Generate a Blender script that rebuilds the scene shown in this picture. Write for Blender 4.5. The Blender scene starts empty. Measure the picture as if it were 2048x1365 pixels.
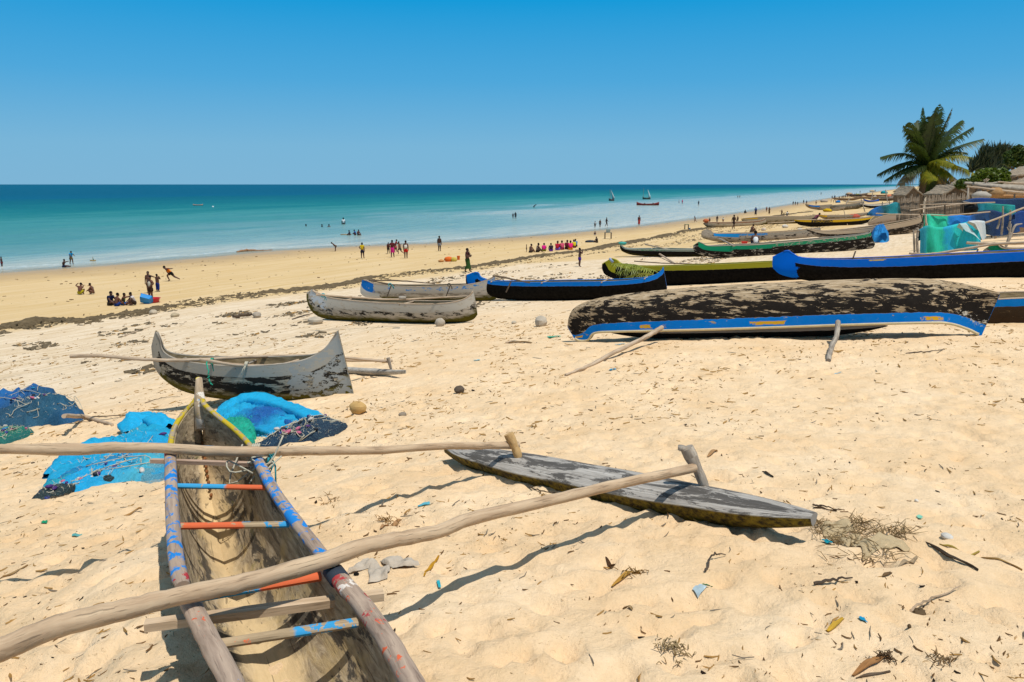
import bpy, bmesh, math, random
import numpy as np
from mathutils import Vector, Matrix

random.seed(7)
RNG = np.random.default_rng(11)
S = bpy.context.scene
COL = S.collection

# ------------------------------------------------------------------ camera, sky, sun, exposure
FOC, SENS = 28.0, 36.0
PITCH = math.radians(11.13)
CAMZ = 6.0
cam_d = bpy.data.cameras.new('camera')
cam_d.lens = FOC; cam_d.sensor_width = SENS
cam_d.clip_start = 0.1; cam_d.clip_end = 60000
cam = bpy.data.objects.new('camera', cam_d)
COL.objects.link(cam)
cam.location = (0, 0, CAMZ)
cam.rotation_euler = (math.radians(90) - PITCH, 0, 0)
S.camera = cam

SUN_EL = math.radians(70)
SUN_AZ = math.radians(-45)         # angle from +X towards +Y
sun_dir = Vector((math.cos(SUN_EL) * math.cos(SUN_AZ), math.cos(SUN_EL) * math.sin(SUN_AZ), math.sin(SUN_EL)))
w = bpy.data.worlds.new('World')
S.world = w
w.use_nodes = True
nt = w.node_tree
nt.nodes.clear()
sky = nt.nodes.new('ShaderNodeTexSky')
sky.sky_type = 'NISHITA'
sky.sun_disc = False
sky.sun_elevation = SUN_EL
sky.sun_rotation = math.radians(90) - SUN_AZ
sky.altitude = 0
sky.air_density = 1.0
sky.dust_density = 0.25
sky.ozone_density = 2.0
# clear tropical air: the sky texture is blended towards a blue that pales at the horizon, greyed overhead to neutralise shadow colour
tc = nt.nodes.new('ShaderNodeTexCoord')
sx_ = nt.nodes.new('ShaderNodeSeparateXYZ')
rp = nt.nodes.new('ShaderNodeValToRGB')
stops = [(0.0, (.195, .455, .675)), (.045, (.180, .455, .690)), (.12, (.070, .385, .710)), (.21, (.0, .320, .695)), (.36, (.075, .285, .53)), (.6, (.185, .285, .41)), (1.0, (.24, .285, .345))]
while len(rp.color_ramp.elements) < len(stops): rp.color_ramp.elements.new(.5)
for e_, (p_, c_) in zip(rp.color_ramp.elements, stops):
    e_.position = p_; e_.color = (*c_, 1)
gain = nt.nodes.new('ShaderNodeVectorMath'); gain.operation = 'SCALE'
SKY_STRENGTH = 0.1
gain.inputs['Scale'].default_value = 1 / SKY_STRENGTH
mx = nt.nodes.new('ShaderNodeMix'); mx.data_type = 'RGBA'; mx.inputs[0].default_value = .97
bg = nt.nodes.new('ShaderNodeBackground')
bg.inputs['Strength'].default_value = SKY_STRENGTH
wo = nt.nodes.new('ShaderNodeOutputWorld')
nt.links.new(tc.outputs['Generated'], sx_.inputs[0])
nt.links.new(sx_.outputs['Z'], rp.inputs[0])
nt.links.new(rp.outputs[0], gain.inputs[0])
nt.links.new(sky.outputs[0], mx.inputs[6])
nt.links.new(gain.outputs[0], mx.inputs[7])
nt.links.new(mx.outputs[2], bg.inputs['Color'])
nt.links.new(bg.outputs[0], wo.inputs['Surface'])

sl = bpy.data.lights.new('sun', 'SUN')
sl.energy = 4.1
sl.angle = math.radians(0.55)
sl.color = (1.0, 0.955, 0.88)
so = bpy.data.objects.new('sun', sl)
COL.objects.link(so)
so.rotation_euler = sun_dir.to_track_quat('Z', 'Y').to_euler()
so.location = (20, 5, 40)

S.view_settings.view_transform = 'Standard'
S.view_settings.look = 'None'
S.view_settings.exposure = 0.0
S.view_settings.gamma = 1.0
S.view_settings.use_curve_mapping = False

# ------------------------------------------------------------------ pixel rays (photograph is 2048 x 1365)
FPX = FOC / SENS * 2048
CP, SP = math.cos(PITCH), math.sin(PITCH)

def ray(px, py):
    a = (px - 1024) / FPX; b = (682.5 - py) / FPX
    return Vector((a, CP + b * SP, -SP + b * CP))

def PZ(px, py, z):
    r = ray(px, py); t = (z - CAMZ) / r.z
    return Vector((r.x * t, r.y * t, z))

def PY(px, py, Y):
    r = ray(px, py); t = Y / r.y
    return Vector((r.x * t, Y, CAMZ + r.z * t))

def VP(px, py, A, B):
    """pixel ray meets the vertical plane through ground points A and B"""
    n = Vector((B.y - A.y, A.x - B.x, 0))
    r = ray(px, py)
    t = (n.x * A.x + n.y * A.y) / (n.x * r.x + n.y * r.y)
    return Vector((r.x * t, r.y * t, CAMZ + r.z * t))

# ------------------------------------------------------------------ noise and terrain height
_perm = np.random.default_rng(5).random((256, 256))
def vnoise(x, y):
    x = np.asarray(x, float); y = np.asarray(y, float)
    xi = np.floor(x).astype(int); yi = np.floor(y).astype(int)
    fx = x - xi; fy = y - yi
    fx = fx * fx * (3 - 2 * fx); fy = fy * fy * (3 - 2 * fy)
    a = _perm[xi & 255, yi & 255]; b = _perm[(xi + 1) & 255, yi & 255]
    c = _perm[xi & 255, (yi + 1) & 255]; d = _perm[(xi + 1) & 255, (yi + 1) & 255]
    return (a * (1 - fx) + b * fx) * (1 - fy) + (c * (1 - fx) + d * fx) * fy

def fbm(x, y, o=4):
    s = 0; a = .5; t = 0
    for i in range(o):
        s = s + a * vnoise(x * 2 ** i + 17 * i, y * 2 ** i + 5 * i); t += a; a *= .5
    return s / t

COAST_PX = [(-300, 571), (0, 547), (200, 533), (400, 517), (560, 502), (700, 494), (860, 488), (1000, 478), (1130, 468), (1280, 454), (1400, 438), (1500, 424), (1600, 407), (1680, 394), (1740, 385.5), (1790, 379)]
_c = [PZ(a, b, 0) for a, b in COAST_PX]
d0 = (_c[0] - _c[1]).normalized(); d1 = (_c[-1] - _c[-2]).normalized()
COAST = [_c[0] + d0 * 400] + _c + [_c[-1] + d1 * 9000]
CO = np.array([(p.x, p.y) for p in COAST])

def shore(x, y):
    """signed distance to the waterline, positive inland"""
    x = np.asarray(x, float); y = np.asarray(y, float)
    best = np.full(x.shape, 1e18); sg = np.ones(x.shape)
    for i in range(len(CO) - 1):
        ax, ay = CO[i]; bx, by = CO[i + 1]
        ex, ey = bx - ax, by - ay
        t = np.clip(((x - ax) * ex + (y - ay) * ey) / (ex * ex + ey * ey), 0, 1)
        dx = x - (ax + t * ex); dy = y - (ay + t * ey)
        dd = dx * dx + dy * dy
        s = np.sign(ey * (x - ax) - ex * (y - ay))
        m = dd < best
        best = np.where(m, dd, best); sg = np.where(m, s, sg)
    return np.sqrt(best) * np.where(sg == 0, 1, sg)

_gx = np.array([-400, -120, -40, -10, 0, 10, 20, 29, 33, 37, 41, 45, 49, 54, 60, 75, 110, 200, 9000.])
_gz = np.array([-5, -2.2, -.8, -.2, 0, .16, .36, .62, .78, 1.02, 1.25, 1.5, 1.95, 2.45, 2.85, 3.2, 3.6, 4.2, 4.2])
def base_h(x, y, d=None):
    if d is None: d = shore(x, y)
    z = (np.interp(d - 1.2, _gx, _gz) + np.interp(d, _gx, _gz) + np.interp(d + 1.2, _gx, _gz)) / 3
    z = z + 1.03 * np.exp(-((x + .5) ** 2 + (y - 2) ** 2) / 60)
    z = z + .45 * np.exp(-((x - 6) ** 2 / 120 + (y - 15) ** 2 / 110))
    z = z + np.clip((d - 25) / 25, 0, 1) * (fbm(x * .12 + 3, y * .12, 3) - .5) * .35
    z = z + np.clip((d - 90) / 120, 0, 1) * np.clip((y - 250) / 400, 0, 1) * 1.3
    return z

def H(x, y):
    return float(base_h(np.array([x]), np.array([y]))[0])

def G(px, py, sea=True, off=0.0):
    """pixel ray meets the ground (or the sea surface)"""
    r = ray(px, py)
    ts = np.geomspace(1.5, 9000, 900)
    x = r.x * ts; y = r.y * ts; z = CAMZ + r.z * ts
    h = base_h(x, y) + off
    if sea: h = np.maximum(h, 0)
    below = np.nonzero(z < h)[0]
    if len(below) == 0: return PY(px, py, 1500)
    i = below[0]; lo, hi = ts[max(i - 1, 0)], ts[i]
    for _ in range(3):
        tt = np.linspace(lo, hi, 24)
        hh = base_h(r.x * tt, r.y * tt) + off
        if sea: hh = np.maximum(hh, 0)
        k = np.nonzero(CAMZ + r.z * tt < hh)[0]
        k = k[0] if len(k) else 23
        lo, hi = tt[max(k - 1, 0)], tt[k]
    t = (lo + hi) / 2
    return Vector((r.x * t, r.y * t, CAMZ + r.z * t))

def mpp(p):
    """metres per photograph pixel at world point p"""
    return (p.y * CP + (CAMZ - p.z) * SP) / FPX

# ------------------------------------------------------------------ node helper
def C(h):
    """#rrggbb of a surface base colour -> linear rgba"""
    h = h.lstrip('#'); v = [int(h[i:i + 2], 16) / 255 for i in (0, 2, 4)]
    return tuple((c / 12.92 if c <= .04045 else ((c + .055) / 1.055) ** 2.4) for c in v) + (1,)

class NT:
    def __init__(s, name, rough=.8, spec=.3):
        s.m = bpy.data.materials.new(name); s.m.use_nodes = True
        s.t = s.m.node_tree; s.t.nodes.clear()
        s.out = s.t.nodes.new('ShaderNodeOutputMaterial')
        s.b = s.t.nodes.new('ShaderNodeBsdfPrincipled')
        s.b.inputs['Roughness'].default_value = rough
        s.b.inputs['Specular IOR Level'].default_value = spec
        s.t.links.new(s.b.outputs[0], s.out.inputs[0])
    def put(s, sock, v):
        if isinstance(v, (int, float)):
            sock.default_value = v if sock.type == 'VALUE' else ((v,) * 3 if sock.type == 'VECTOR' else (v, v, v, 1))
        elif isinstance(v, (tuple, list)): sock.default_value = v if sock.type != 'VECTOR' else v[:3]
        elif v is not None: s.t.links.new(v, sock)
    def math(s, op, a, b=None, clamp=False):
        n = s.t.nodes.new('ShaderNodeMath'); n.operation = op; n.use_clamp = clamp
        s.put(n.inputs[0], a)
        if b is not None: s.put(n.inputs[1], b)
        return n.outputs[0]
    def mix(s, f, a, b, mode='MIX'):
        n = s.t.nodes.new('ShaderNodeMix'); n.data_type = 'RGBA'; n.blend_type = mode
        s.put(n.inputs[0], f); s.put(n.inputs[6], a); s.put(n.inputs[7], b)
        return n.outputs[2]
    def coord(s, k='Object'):
        return s.t.nodes.new('ShaderNodeTexCoord').outputs[k]
    def pos(s):
        return s.t.nodes.new('ShaderNodeNewGeometry').outputs['Position']
    def attr(s, name, out='Fac'):
        n = s.t.nodes.new('ShaderNodeAttribute'); n.attribute_name = name; return n.outputs[out]
    def scale(s, v, sc, loc=(0, 0, 0), rot=(0, 0, 0)):
        n = s.t.nodes.new('ShaderNodeMapping'); s.put(n.inputs[0], v)
        n.inputs['Scale'].default_value = sc; n.inputs['Location'].default_value = loc; n.inputs['Rotation'].default_value = rot
        return n.outputs[0]
    def noise(s, v, sc=5, det=4, rough=.55, dist=0, out='Fac'):
        n = s.t.nodes.new('ShaderNodeTexNoise'); s.put(n.inputs['Vector'], v)
        n.inputs['Scale'].default_value = sc; n.inputs['Detail'].default_value = det
        n.inputs['Roughness'].default_value = rough; n.inputs['Distortion'].default_value = dist
        return n.outputs[out]
    def voro(s, v, sc=5, feat='F1', out='Distance', rnd=1):
        n = s.t.nodes.new('ShaderNodeTexVoronoi'); n.feature = feat; s.put(n.inputs['Vector'], v)
        n.inputs['Scale'].default_value = sc; n.inputs['Randomness'].default_value = rnd
        return n.outputs[out]
    def sep(s, v):
        n = s.t.nodes.new('ShaderNodeSeparateXYZ'); s.put(n.inputs[0], v); return n.outputs
    def step(s, v, lo, hi):
        n = s.t.nodes.new('ShaderNodeMapRange'); n.clamp = True
        s.put(n.inputs[0], v); s.put(n.inputs[1], lo); s.put(n.inputs[2], hi)
        return n.outputs[0]
    def ramp(s, f, stops, interp='LINEAR'):
        n = s.t.nodes.new('ShaderNodeValToRGB'); s.put(n.inputs[0], f); r = n.color_ramp; r.interpolation = interp
        while len(r.elements) < len(stops): r.elements.new(.5)
        for e, (p, c) in zip(r.elements, stops):
            e.position = p; e.color = c if len(c) == 4 else (*c, 1)
        return n.outputs[0]
    def bump(s, h, st=.3, dist=.01, prev=None):
        n = s.t.nodes.new('ShaderNodeBump'); s.put(n.inputs['Height'], h)
        n.inputs['Strength'].default_value = st; n.inputs['Distance'].default_value = dist
        if prev is not None: s.t.links.new(prev, n.inputs['Normal'])
        s.t.links.new(n.outputs[0], s.b.inputs['Normal'])
        return n.outputs[0]
    def color(s, c): s.put(s.b.inputs['Base Color'], c); return s

# ------------------------------------------------------------------ mesh helper
XF = {}     # object name -> world matrix (before the depsgraph knows it)

def rootm(name, loc, yaw=0.0, label=None, cat=None, group=None):
    o = bpy.data.objects.new(name, None); COL.objects.link(o)
    o.empty_display_size = .2
    o.location = loc; o.rotation_euler = (0, 0, yaw)
    XF[o.name] = Matrix.Translation(Vector(loc)) @ Matrix.Rotation(yaw, 4, 'Z')
    tag(o, label, cat, group)
    return o

def tag(o, label=None, cat=None, group=None, kind=None):
    if label: o['label'] = label
    if cat: o['category'] = cat
    if group: o['group'] = group
    if kind: o['kind'] = kind
    return o

def link_mesh(name, me, mats, parent=None, loc=None, yaw=0.0):
    """mesh given in world coordinates; moved into the frame of its parent (or of its own origin)"""
    o = bpy.data.objects.new(name, me); COL.objects.link(o)
    for m in (mats if isinstance(mats, (list, tuple)) else [mats]):
        me.materials.append(m)
    if parent is not None:
        M = XF[parent.name]; o.parent = parent
        me.transform(M.inverted()); XF[o.name] = M
    elif loc is not None:
        M = Matrix.Translation(Vector(loc)) @ Matrix.Rotation(yaw, 4, 'Z')
        me.transform(M.inverted()); o.location = loc; o.rotation_euler = (0, 0, yaw); XF[o.name] = M
    else:
        XF[o.name] = Matrix.Identity(4)
    return o

class MB:
    def __init__(s):
        s.v = []; s.f = []; s.uv = []; s.mi = []
    def add(s, vs, fs, uvs=None, mi=0):
        b = len(s.v); s.v.extend([tuple(p) for p in vs])
        for k, f in enumerate(fs):
            s.f.append([b + i for i in f]); s.mi.append(mi)
            s.uv.append(uvs[k] if uvs else [(0, 0)] * len(f))
        return s
    def box(s, c, size, M=None, mi=0):
        x, y, z = [q / 2 for q in size]
        vs = [Vector((sx * x, sy * y, sz * z)) for sz in (-1, 1) for sy in (-1, 1) for sx in (-1, 1)]
        if M is not None: vs = [M @ p for p in vs]
        vs = [p + Vector(c) for p in vs]
        fs = [(0, 2, 3, 1), (4, 5, 7, 6), (0, 1, 5, 4), (2, 6, 7, 3), (0, 4, 6, 2), (1, 3, 7, 5)]
        L = max(size)
        return s.add(vs, fs, [[(0, 0), (L, 0), (L, .1), (0, .1)]] * 6, mi)
    def tube(s, path, rad, seg=8, cap=True, flat=1.0, up=Vector((0, 0, 1)), jit=0.0, mi=0, square=False):
        """path of points, radius per point; flat squashes along the frame's second axis"""
        path = [Vector(p) for p in path]; n = len(path)
        if not hasattr(rad, '__len__'): rad = [rad] * n
        vs = []; us = []; L = 0
        for i, p in enumerate(path):
            t = (path[min(i + 1, n - 1)] - path[max(i - 1, 0)])
            if t.length < 1e-9: t = Vector((1, 0, 0))
            t.normalize()
            a = t.cross(up)
            if a.length < 1e-3: a = t.cross(Vector((0, 1, 0)))
            a.normalize(); b = a.cross(t).normalized()
            if i: L += (p - path[i - 1]).length
            us.append(L)
            for k in range(seg):
                th = 2 * math.pi * k / seg + (math.pi / 4 if square else 0)
                r = rad[i] * (1 + jit * (random.random() - .5))
                vs.append(p + a * math.cos(th) * r + b * math.sin(th) * r * flat)
        fs = []; uv = []
        for i in range(n - 1):
            for k in range(seg):
                k2 = (k + 1) % seg
                fs.append((i * seg + k, i * seg + k2, (i + 1) * seg + k2, (i + 1) * seg + k))
                c = 2 * math.pi * rad[i] / seg
                uv.append([(us[i], k * c), (us[i], (k + 1) * c), (us[i + 1], (k + 1) * c), (us[i + 1], k * c)])
        if cap:
            fs.append(tuple(range(seg))[::-1]); uv.append([(0, 0)] * seg)
            fs.append(tuple((n - 1) * seg + k for k in range(seg))); uv.append([(L, 0)] * seg)
        return s.add(vs, fs, uv, mi)
    def ell(s, c, r, seg=10, rings=6, M=None, mi=0, jit=0):
        c = Vector(c); r = r if hasattr(r, '__len__') else (r, r, r)
        vs = []
        for i in range(rings + 1):
            ph = math.pi * i / rings
            for k in range(seg):
                th = 2 * math.pi * k / seg
                q = 1 + jit * (random.random() - .5)
                p = Vector((r[0] * math.sin(ph) * math.cos(th), r[1] * math.sin(ph) * math.sin(th), r[2] * math.cos(ph))) * q
                vs.append((M @ p if M is not None else p) + c)
        fs = []
        for i in range(rings):
            for k in range(seg):
                k2 = (k + 1) % seg
                fs.append((i * seg + k, (i + 1) * seg + k, (i + 1) * seg + k2, i * seg + k2))
        return s.add(vs, fs, None, mi)
    def grid(s, P, U=None, mi=0, close=False):
        """P[i][j] points; U[i][j] uvs"""
        n = len(P); m = len(P[0]); vs = [q for row in P for q in row]; fs = []; uv = []
        for i in range(n - 1):
            for j in range(m if close else m - 1):
                j2 = (j + 1) % m
                fs.append((i * m + j, i * m + j2, (i + 1) * m + j2, (i + 1) * m + j))
                uv.append([U[i][j], U[i][j2], U[i + 1][j2], U[i + 1][j]] if U else [(0, 0)] * 4)
        return s.add(vs, fs, uv, mi)
    def mesh(s, name, smooth=True):
        me = bpy.data.meshes.new(name)
        me.from_pydata(s.v, [], s.f)
        u = me.uv_layers.new(name='UVMap')
        flat = [c for f in s.uv for q in f for c in q]
        u.data.foreach_set('uv', flat)
        me.polygons.foreach_set('material_index', s.mi)
        me.polygons.foreach_set('use_smooth', [smooth] * len(s.f))
        me.update(); me.validate()
        return me
    def build(s, name, mats, parent=None, loc=None, yaw=0.0, smooth=True):
        me = s.mesh(name, smooth)
        return link_mesh(name, me, mats, parent, loc, yaw)

def fix_normals(o):
    bm = bmesh.new(); bm.from_mesh(o.data)
    bmesh.ops.remove_doubles(bm, verts=bm.verts, dist=1e-5)
    bmesh.ops.recalc_face_normals(bm, faces=bm.faces); bm.to_mesh(o.data); bm.free()

def sharp(o, ang=40):
    try:
        o.data.set_sharp_from_angle(angle=math.radians(ang))
    except Exception: pass

def catmull(pts, n):
    """resample a list of equal-length tuples to n samples through a Catmull-Rom spline"""
    P = np.array(pts, float); m = len(P)
    E = np.vstack([2 * P[0] - P[1], P, 2 * P[-1] - P[-2]])
    out = []
    for k in range(n):
        t = k / (n - 1) * (m - 1); i = min(int(t), m - 2); f = t - i
        a, b, c, d = E[i], E[i + 1], E[i + 2], E[i + 3]
        out.append(.5 * ((2 * b) + (c - a) * f + (2 * a - 5 * b + 4 * c - d) * f * f + (3 * b - a - 3 * c + d) * f ** 3))
    return out

def copy_tree(o, parent=None):
    c = o.copy(); COL.objects.link(c); c.parent = parent
    for ch in list(o.children): copy_tree(ch, c)
    return c

# ------------------------------------------------------------------ materials
def wood(name, cols=('#8f7d68', '#b8a78f', '#5d5146'), streak=18, rough=.8, paints=(), moss=0, coord='UV', bumpd=.004, crack=.5, knots=0.0):
    """weathered wood; grain runs along U. paints: (colour, coverage, noise scale, axis range or None)"""
    n = NT(name, rough, .25)
    uv = n.coord(coord); ob = n.coord('Object')
    v = n.scale(uv, (1.3, streak, streak))
    g = n.noise(v, 2.0, 6, .65, .6)
    col = n.ramp(g, [(.28, C(cols[2])), (.45, C(cols[0])), (.68, C(cols[1]))])
    kn = n.voro(n.scale(uv, (2.1, 9, 9)), 1.0)
    km = n.math('MULTIPLY', n.step(kn, .13, .07), knots)
    col = n.mix(km, col, C('#3c2c1e'))
    hal = n.math('MULTIPLY', n.math('MULTIPLY', n.step(kn, .30, .12), knots), .35)
    col = n.mix(hal, col, C(cols[2]))
    dirt = n.step(n.noise(n.scale(uv, (1.1, 3, 3), (3, 1, 0)), 2.2, 5, .7), .52, .72)
    col = n.mix(n.math('MULTIPLY', dirt, .35), col, C(cols[2]))
    big = n.noise(ob, 3.5, 3, .5)
    col = n.mix(n.math('MULTIPLY', n.step(big, .45, .7), .5), col, C(cols[1]))
    v2 = n.scale(uv, (2.2, streak * 3.2, streak * 3))
    cr = n.noise(v2, 2.4, 3, .6, .3)
    crm = n.math('MULTIPLY', n.step(cr, .40, .33), crack)
    col = n.mix(crm, col, C('#2c241c'))
    for p in paints:
        c, cov, sc = p[:3]; rng = p[3] if len(p) > 3 else None
        pn = n.noise(n.scale(ob, (1, 1, 1), (p[4] if len(p) > 4 else 0, 0, 0)), sc, 6, .68, .4)
        m = n.step(pn, .5 + (0.5 - cov) * .55, .5 + (0.5 - cov) * .55 + .02)
        if rng:
            u = n.sep(uv)[0]
            e = n.math('ADD', u, n.math('MULTIPLY', n.math('SUBTRACT', n.noise(ob, 25, 3), .5), .06))
            m = n.math('MULTIPLY', m, n.math('MULTIPLY', n.step(e, rng[0] - .01, rng[0] + .01), n.step(e, rng[1] + .01, rng[1] - .01)))
        col = n.mix(m, col, C(c))
    n.color(col)
    h = n.math('SUBTRACT', n.math('MULTIPLY', g, .6), n.math('MULTIPLY', crm, .8))
    n.bump(h, .6, bumpd)
    return n.m

def hull_mat(name, lower='#1b1815', upper='#0a52b8', split=.74, lower_cov=.8, upper_cov=.92, raw=('#8c7c6a', '#b9ab98', '#4a4038'),
             moss=0.0, extra=(), nsc=1.0, pale=None, keel=.10):
    """painted dugout side: UV u = metres along, v = 0 keel .. 1 gunwale. Paint peels to raw wood."""
    n = NT(name, .8, .06)
    uv = n.coord('UV'); ob = n.coord('Object')
    s = n.sep(uv); u, v = s[0], s[1]
    st = n.scale(ob, (.7 * nsc, 3.2 * nsc, 3.2 * nsc))
    g = n.noise(n.scale(ob, (1.6, 28, 28)), 1.5, 6, .65, .5)
    col = n.ramp(g, [(.3, C(raw[2])), (.46, C(raw[0])), (.66, C(raw[1]))])
    if pale:
        col = n.mix(n.step(n.noise(st, 2.1, 5, .6), .35, .5), col, C(pale))
    e = n.math('ADD', v, n.math('MULTIPLY', n.math('SUBTRACT', n.noise(ob, 7 * nsc, 3), .5), .05))
    pn = n.noise(st, 3.2, 8, .72, .5)
    # lower paint, thinner towards the keel where it drags on sand
    thr = .5 + (.5 - lower_cov) * .62
    kee = n.math('MULTIPLY', n.step(v, .42, 0.0), keel)
    m = n.step(n.math('SUBTRACT', pn, kee), thr, thr + .03)
    lowc = n.mix(n.step(n.noise(ob, 9, 5, .6), .35, .7), C(lower), n.mix(.05, C(lower), C('#6b635a')))
    col = n.mix(n.math('MULTIPLY', m, n.step(e, split + .012, split - .012)), col, lowc)
    if moss:
        mm = n.math('MULTIPLY', n.step(n.math('ADD', v, n.math('MULTIPLY', n.math('SUBTRACT', n.noise(st, 3, 5), .5), .5)), .36, .18), n.step(n.noise(st, 5, 6, .7), .62 - moss * .45, .72 - moss * .45))
        col = n.mix(mm, col, n.mix(n.noise(ob, 30, 4), C('#2c2a10'), C('#6a6220')))
    thr = .5 + (.5 - upper_cov) * .62
    pn2 = n.noise(n.scale(ob, (1.1, 2.4, 2.4), (5, 2, 1)), 4.2, 8, .7, .5)
    m = n.step(pn2, thr, thr + .025)
    upc = n.mix(n.step(n.noise(ob, 6, 4), .3, .75), C(upper), n.mix(.02, C(upper), (.5, .52, .5, 1)))
    col = n.mix(n.math('MULTIPLY', m, n.step(e, split - .004, split + .004)), col, upc)
    for (c, u0, u1, v0, v1, cov) in extra:      # local patches of another paint: ranges in u (m) and v
        mu = n.math('MULTIPLY', n.step(n.math('ADD', u, n.math('MULTIPLY', n.math('SUBTRACT', n.noise(ob, 5, 5, .65), .5), .7)), u0 - .02, u0 + .02), n.step(n.math('ADD', u, n.math('MULTIPLY', n.math('SUBTRACT', n.noise(n.scale(ob, (1, 1, 1), (7, 3, 1)), 5, 5, .65), .5), .7)), u1 + .02, u1 - .02))
        mv = n.math('MULTIPLY', n.step(e, v0 - .01, v0 + .01), n.step(e, v1 + .01, v1 - .01))
        pm = n.step(n.noise(n.scale(ob, (1.1, 2.2, 2.2), (int(c[1:4], 16) % 13, 1, 4)), 4.5, 7, .7), .5 + (.5 - cov) * .6, .53 + (.5 - cov) * .6)
        col = n.mix(n.math('MULTIPLY', n.math('MULTIPLY', mu, mv), pm), col, C(c))
    n.color(col)
    n.bump(n.math('ADD', n.math('MULTIPLY', g, .5), n.math('MULTIPLY', n.noise(ob, 14, 5, .6), .8)), .55, .006)
    return n.m

def plain(name, col, rough=.7, spec=.3, var=.15, sc=8, bumpd=0.0, bsc=30):
    n = NT(name, rough, spec)
    c = C(col) if isinstance(col, str) else col
    ob = n.coord('Object')
    nz = n.noise(ob, sc, 4, .6)
    dk = tuple(x * (1 - var * 1.6) for x in c[:3]) + (1,)
    lt = tuple(min(1, x * (1 + var)) for x in c[:3]) + (1,)
    n.color(n.mix(nz, dk, lt))
    if bumpd: n.bump(n.noise(ob, bsc, 4, .6), .6, bumpd)
    return n.m

def net_mat(name, stops, sc=60, alpha=1.0, fine=.5):
    """dyed netting: colour bands run along U; tangled fibre relief"""
    n = NT(name, .75, .25)
    uv = n.coord('UV'); ob = n.coord('Object')
    u = n.sep(uv)[0]
    uu = n.math('ADD', u, n.math('MULTIPLY', n.math('SUBTRACT', n.noise(ob, 3, 4), .5), .16))
    col = n.ramp(uu, [(p, C(c)) for p, c in stops])
    f = n.noise(n.scale(uv, (sc, 5, 1)), 1.0, 6, .7, .8)
    f2 = n.noise(ob, 90, 4, .7)
    col = n.mix(n.math('MULTIPLY', n.step(f, .62, .35), fine), col, n.mix(.6, col, C('#06283c')))
    col = n.mix(n.math('MULTIPLY', n.step(f2, .5, .75), .25), col, C('#9fd8dc'))
    n.color(col)
    n.bump(n.math('ADD', f, n.math('MULTIPLY', f2, .5)), .9, .02)
    if alpha < 1:
        hol = n.step(n.noise(ob, 120, 3, .6), .5 - .0, .5 + .06)
        n.put(n.b.inputs['Alpha'], n.math('ADD', n.math('MULTIPLY', hol, 1 - alpha), alpha))
    return n.m
# ------------------------------------------------------------------ ground
def axis(fine, step, reach, grow, start=0.0):
    a = [start]
    st = step
    while a[-1] < fine: a.append(a[-1] + st)
    while a[-1] < reach:
        st *= grow; a.append(a[-1] + st)
    return np.array(a)
ax = axis(7.5, .05, 9000, 1.028)
XS = np.concatenate([-ax[::-1][:-1], ax])
ay = axis(13.5, .05, 9000, 1.018, 1.6)
YS = np.concatenate([-axis(0, 1, 160, 1.35)[::-1][:-1] + 1.0, ay])
XX, YY = np.meshgrid(XS, YS)
DD = shore(XX, YY)
ZZ = base_h(XX, YY, DD)
near = np.exp(-np.clip(np.hypot(XX, YY) - 10, 0, None) / 22.)
dry = np.clip((DD - 29) / 12, 0, 1)
ZZ += dry * near * ((fbm(XX * .9, YY * .9, 4) - .5) * .055 + (fbm(XX * 3.6 + 9, YY * 3.6, 4) - .5) * .050)
ZZ += np.clip((DD - 2) / 20, 0, 1) * (1 - dry) * (fbm(XX * .25, YY * .4, 3) - .5) * .10
# footprints and scuffs trodden into the dry sand
def stamp(cx, cy, rx, ry, ang, depth, rim):
    R = max(rx, ry) * 2.6
    i0, i1 = np.searchsorted(XS, [cx - R, cx + R]); j0, j1 = np.searchsorted(YS, [cy - R, cy + R])
    if i1 - i0 < 3 or j1 - j0 < 3: return
    x = XX[j0:j1, i0:i1] - cx; y = YY[j0:j1, i0:i1] - cy
    ca, sa = math.cos(ang), math.sin(ang)
    u = (x * ca + y * sa) / rx; v = (-x * sa + y * ca) / ry
    q = u * u + v * v
    ZZ[j0:j1, i0:i1] += -depth * np.exp(-q * q * .9) + rim * np.exp(-((np.sqrt(q) - 1.45) ** 2) * 5)
for k in range(5200):
    y = 1.8 + 24 * random.random() ** 1.25
    x = (random.random() * 2 - 1) * (y * .75 + 1.5)
    dd = float(shore(np.array([x]), np.array([y]))[0])
    if dd < 38: continue
    f = random.random()
    stamp(x, y, random.uniform(.07, .17), random.uniform(.045, .095), random.uniform(0, 3.14), random.uniform(.010, .036) * (1.2 if f > .6 else .7), random.uniform(.003, .014))
for tr in range(16):        # trails of feet crossing the sand
    a_ = random.uniform(-.5, 3.3); tx = random.uniform(-3, 7); ty = random.uniform(3, 13)
    for q in range(26):
        u_ = (q - 13) * .36; sd = .09 if q % 2 else -.09
        fx_ = tx + math.cos(a_) * u_ - math.sin(a_) * sd + random.uniform(-.03, .03); fy_ = ty + math.sin(a_) * u_ + math.cos(a_) * sd + .15 * math.sin(u_ * .5)
        if fy_ > 1.8: stamp(fx_, fy_, .125, .052, a_ + random.uniform(-.2, .2), random.uniform(.022, .036), .012)
for k in range(160):
    y = 2 + 14 * random.random(); x = (random.random() * 2 - 1) * (y * .8 + 1)
    stamp(x, y, random.uniform(.2, .5), random.uniform(.12, .3), random.uniform(0, 3.14), random.uniform(-.02, .022), 0)
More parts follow.
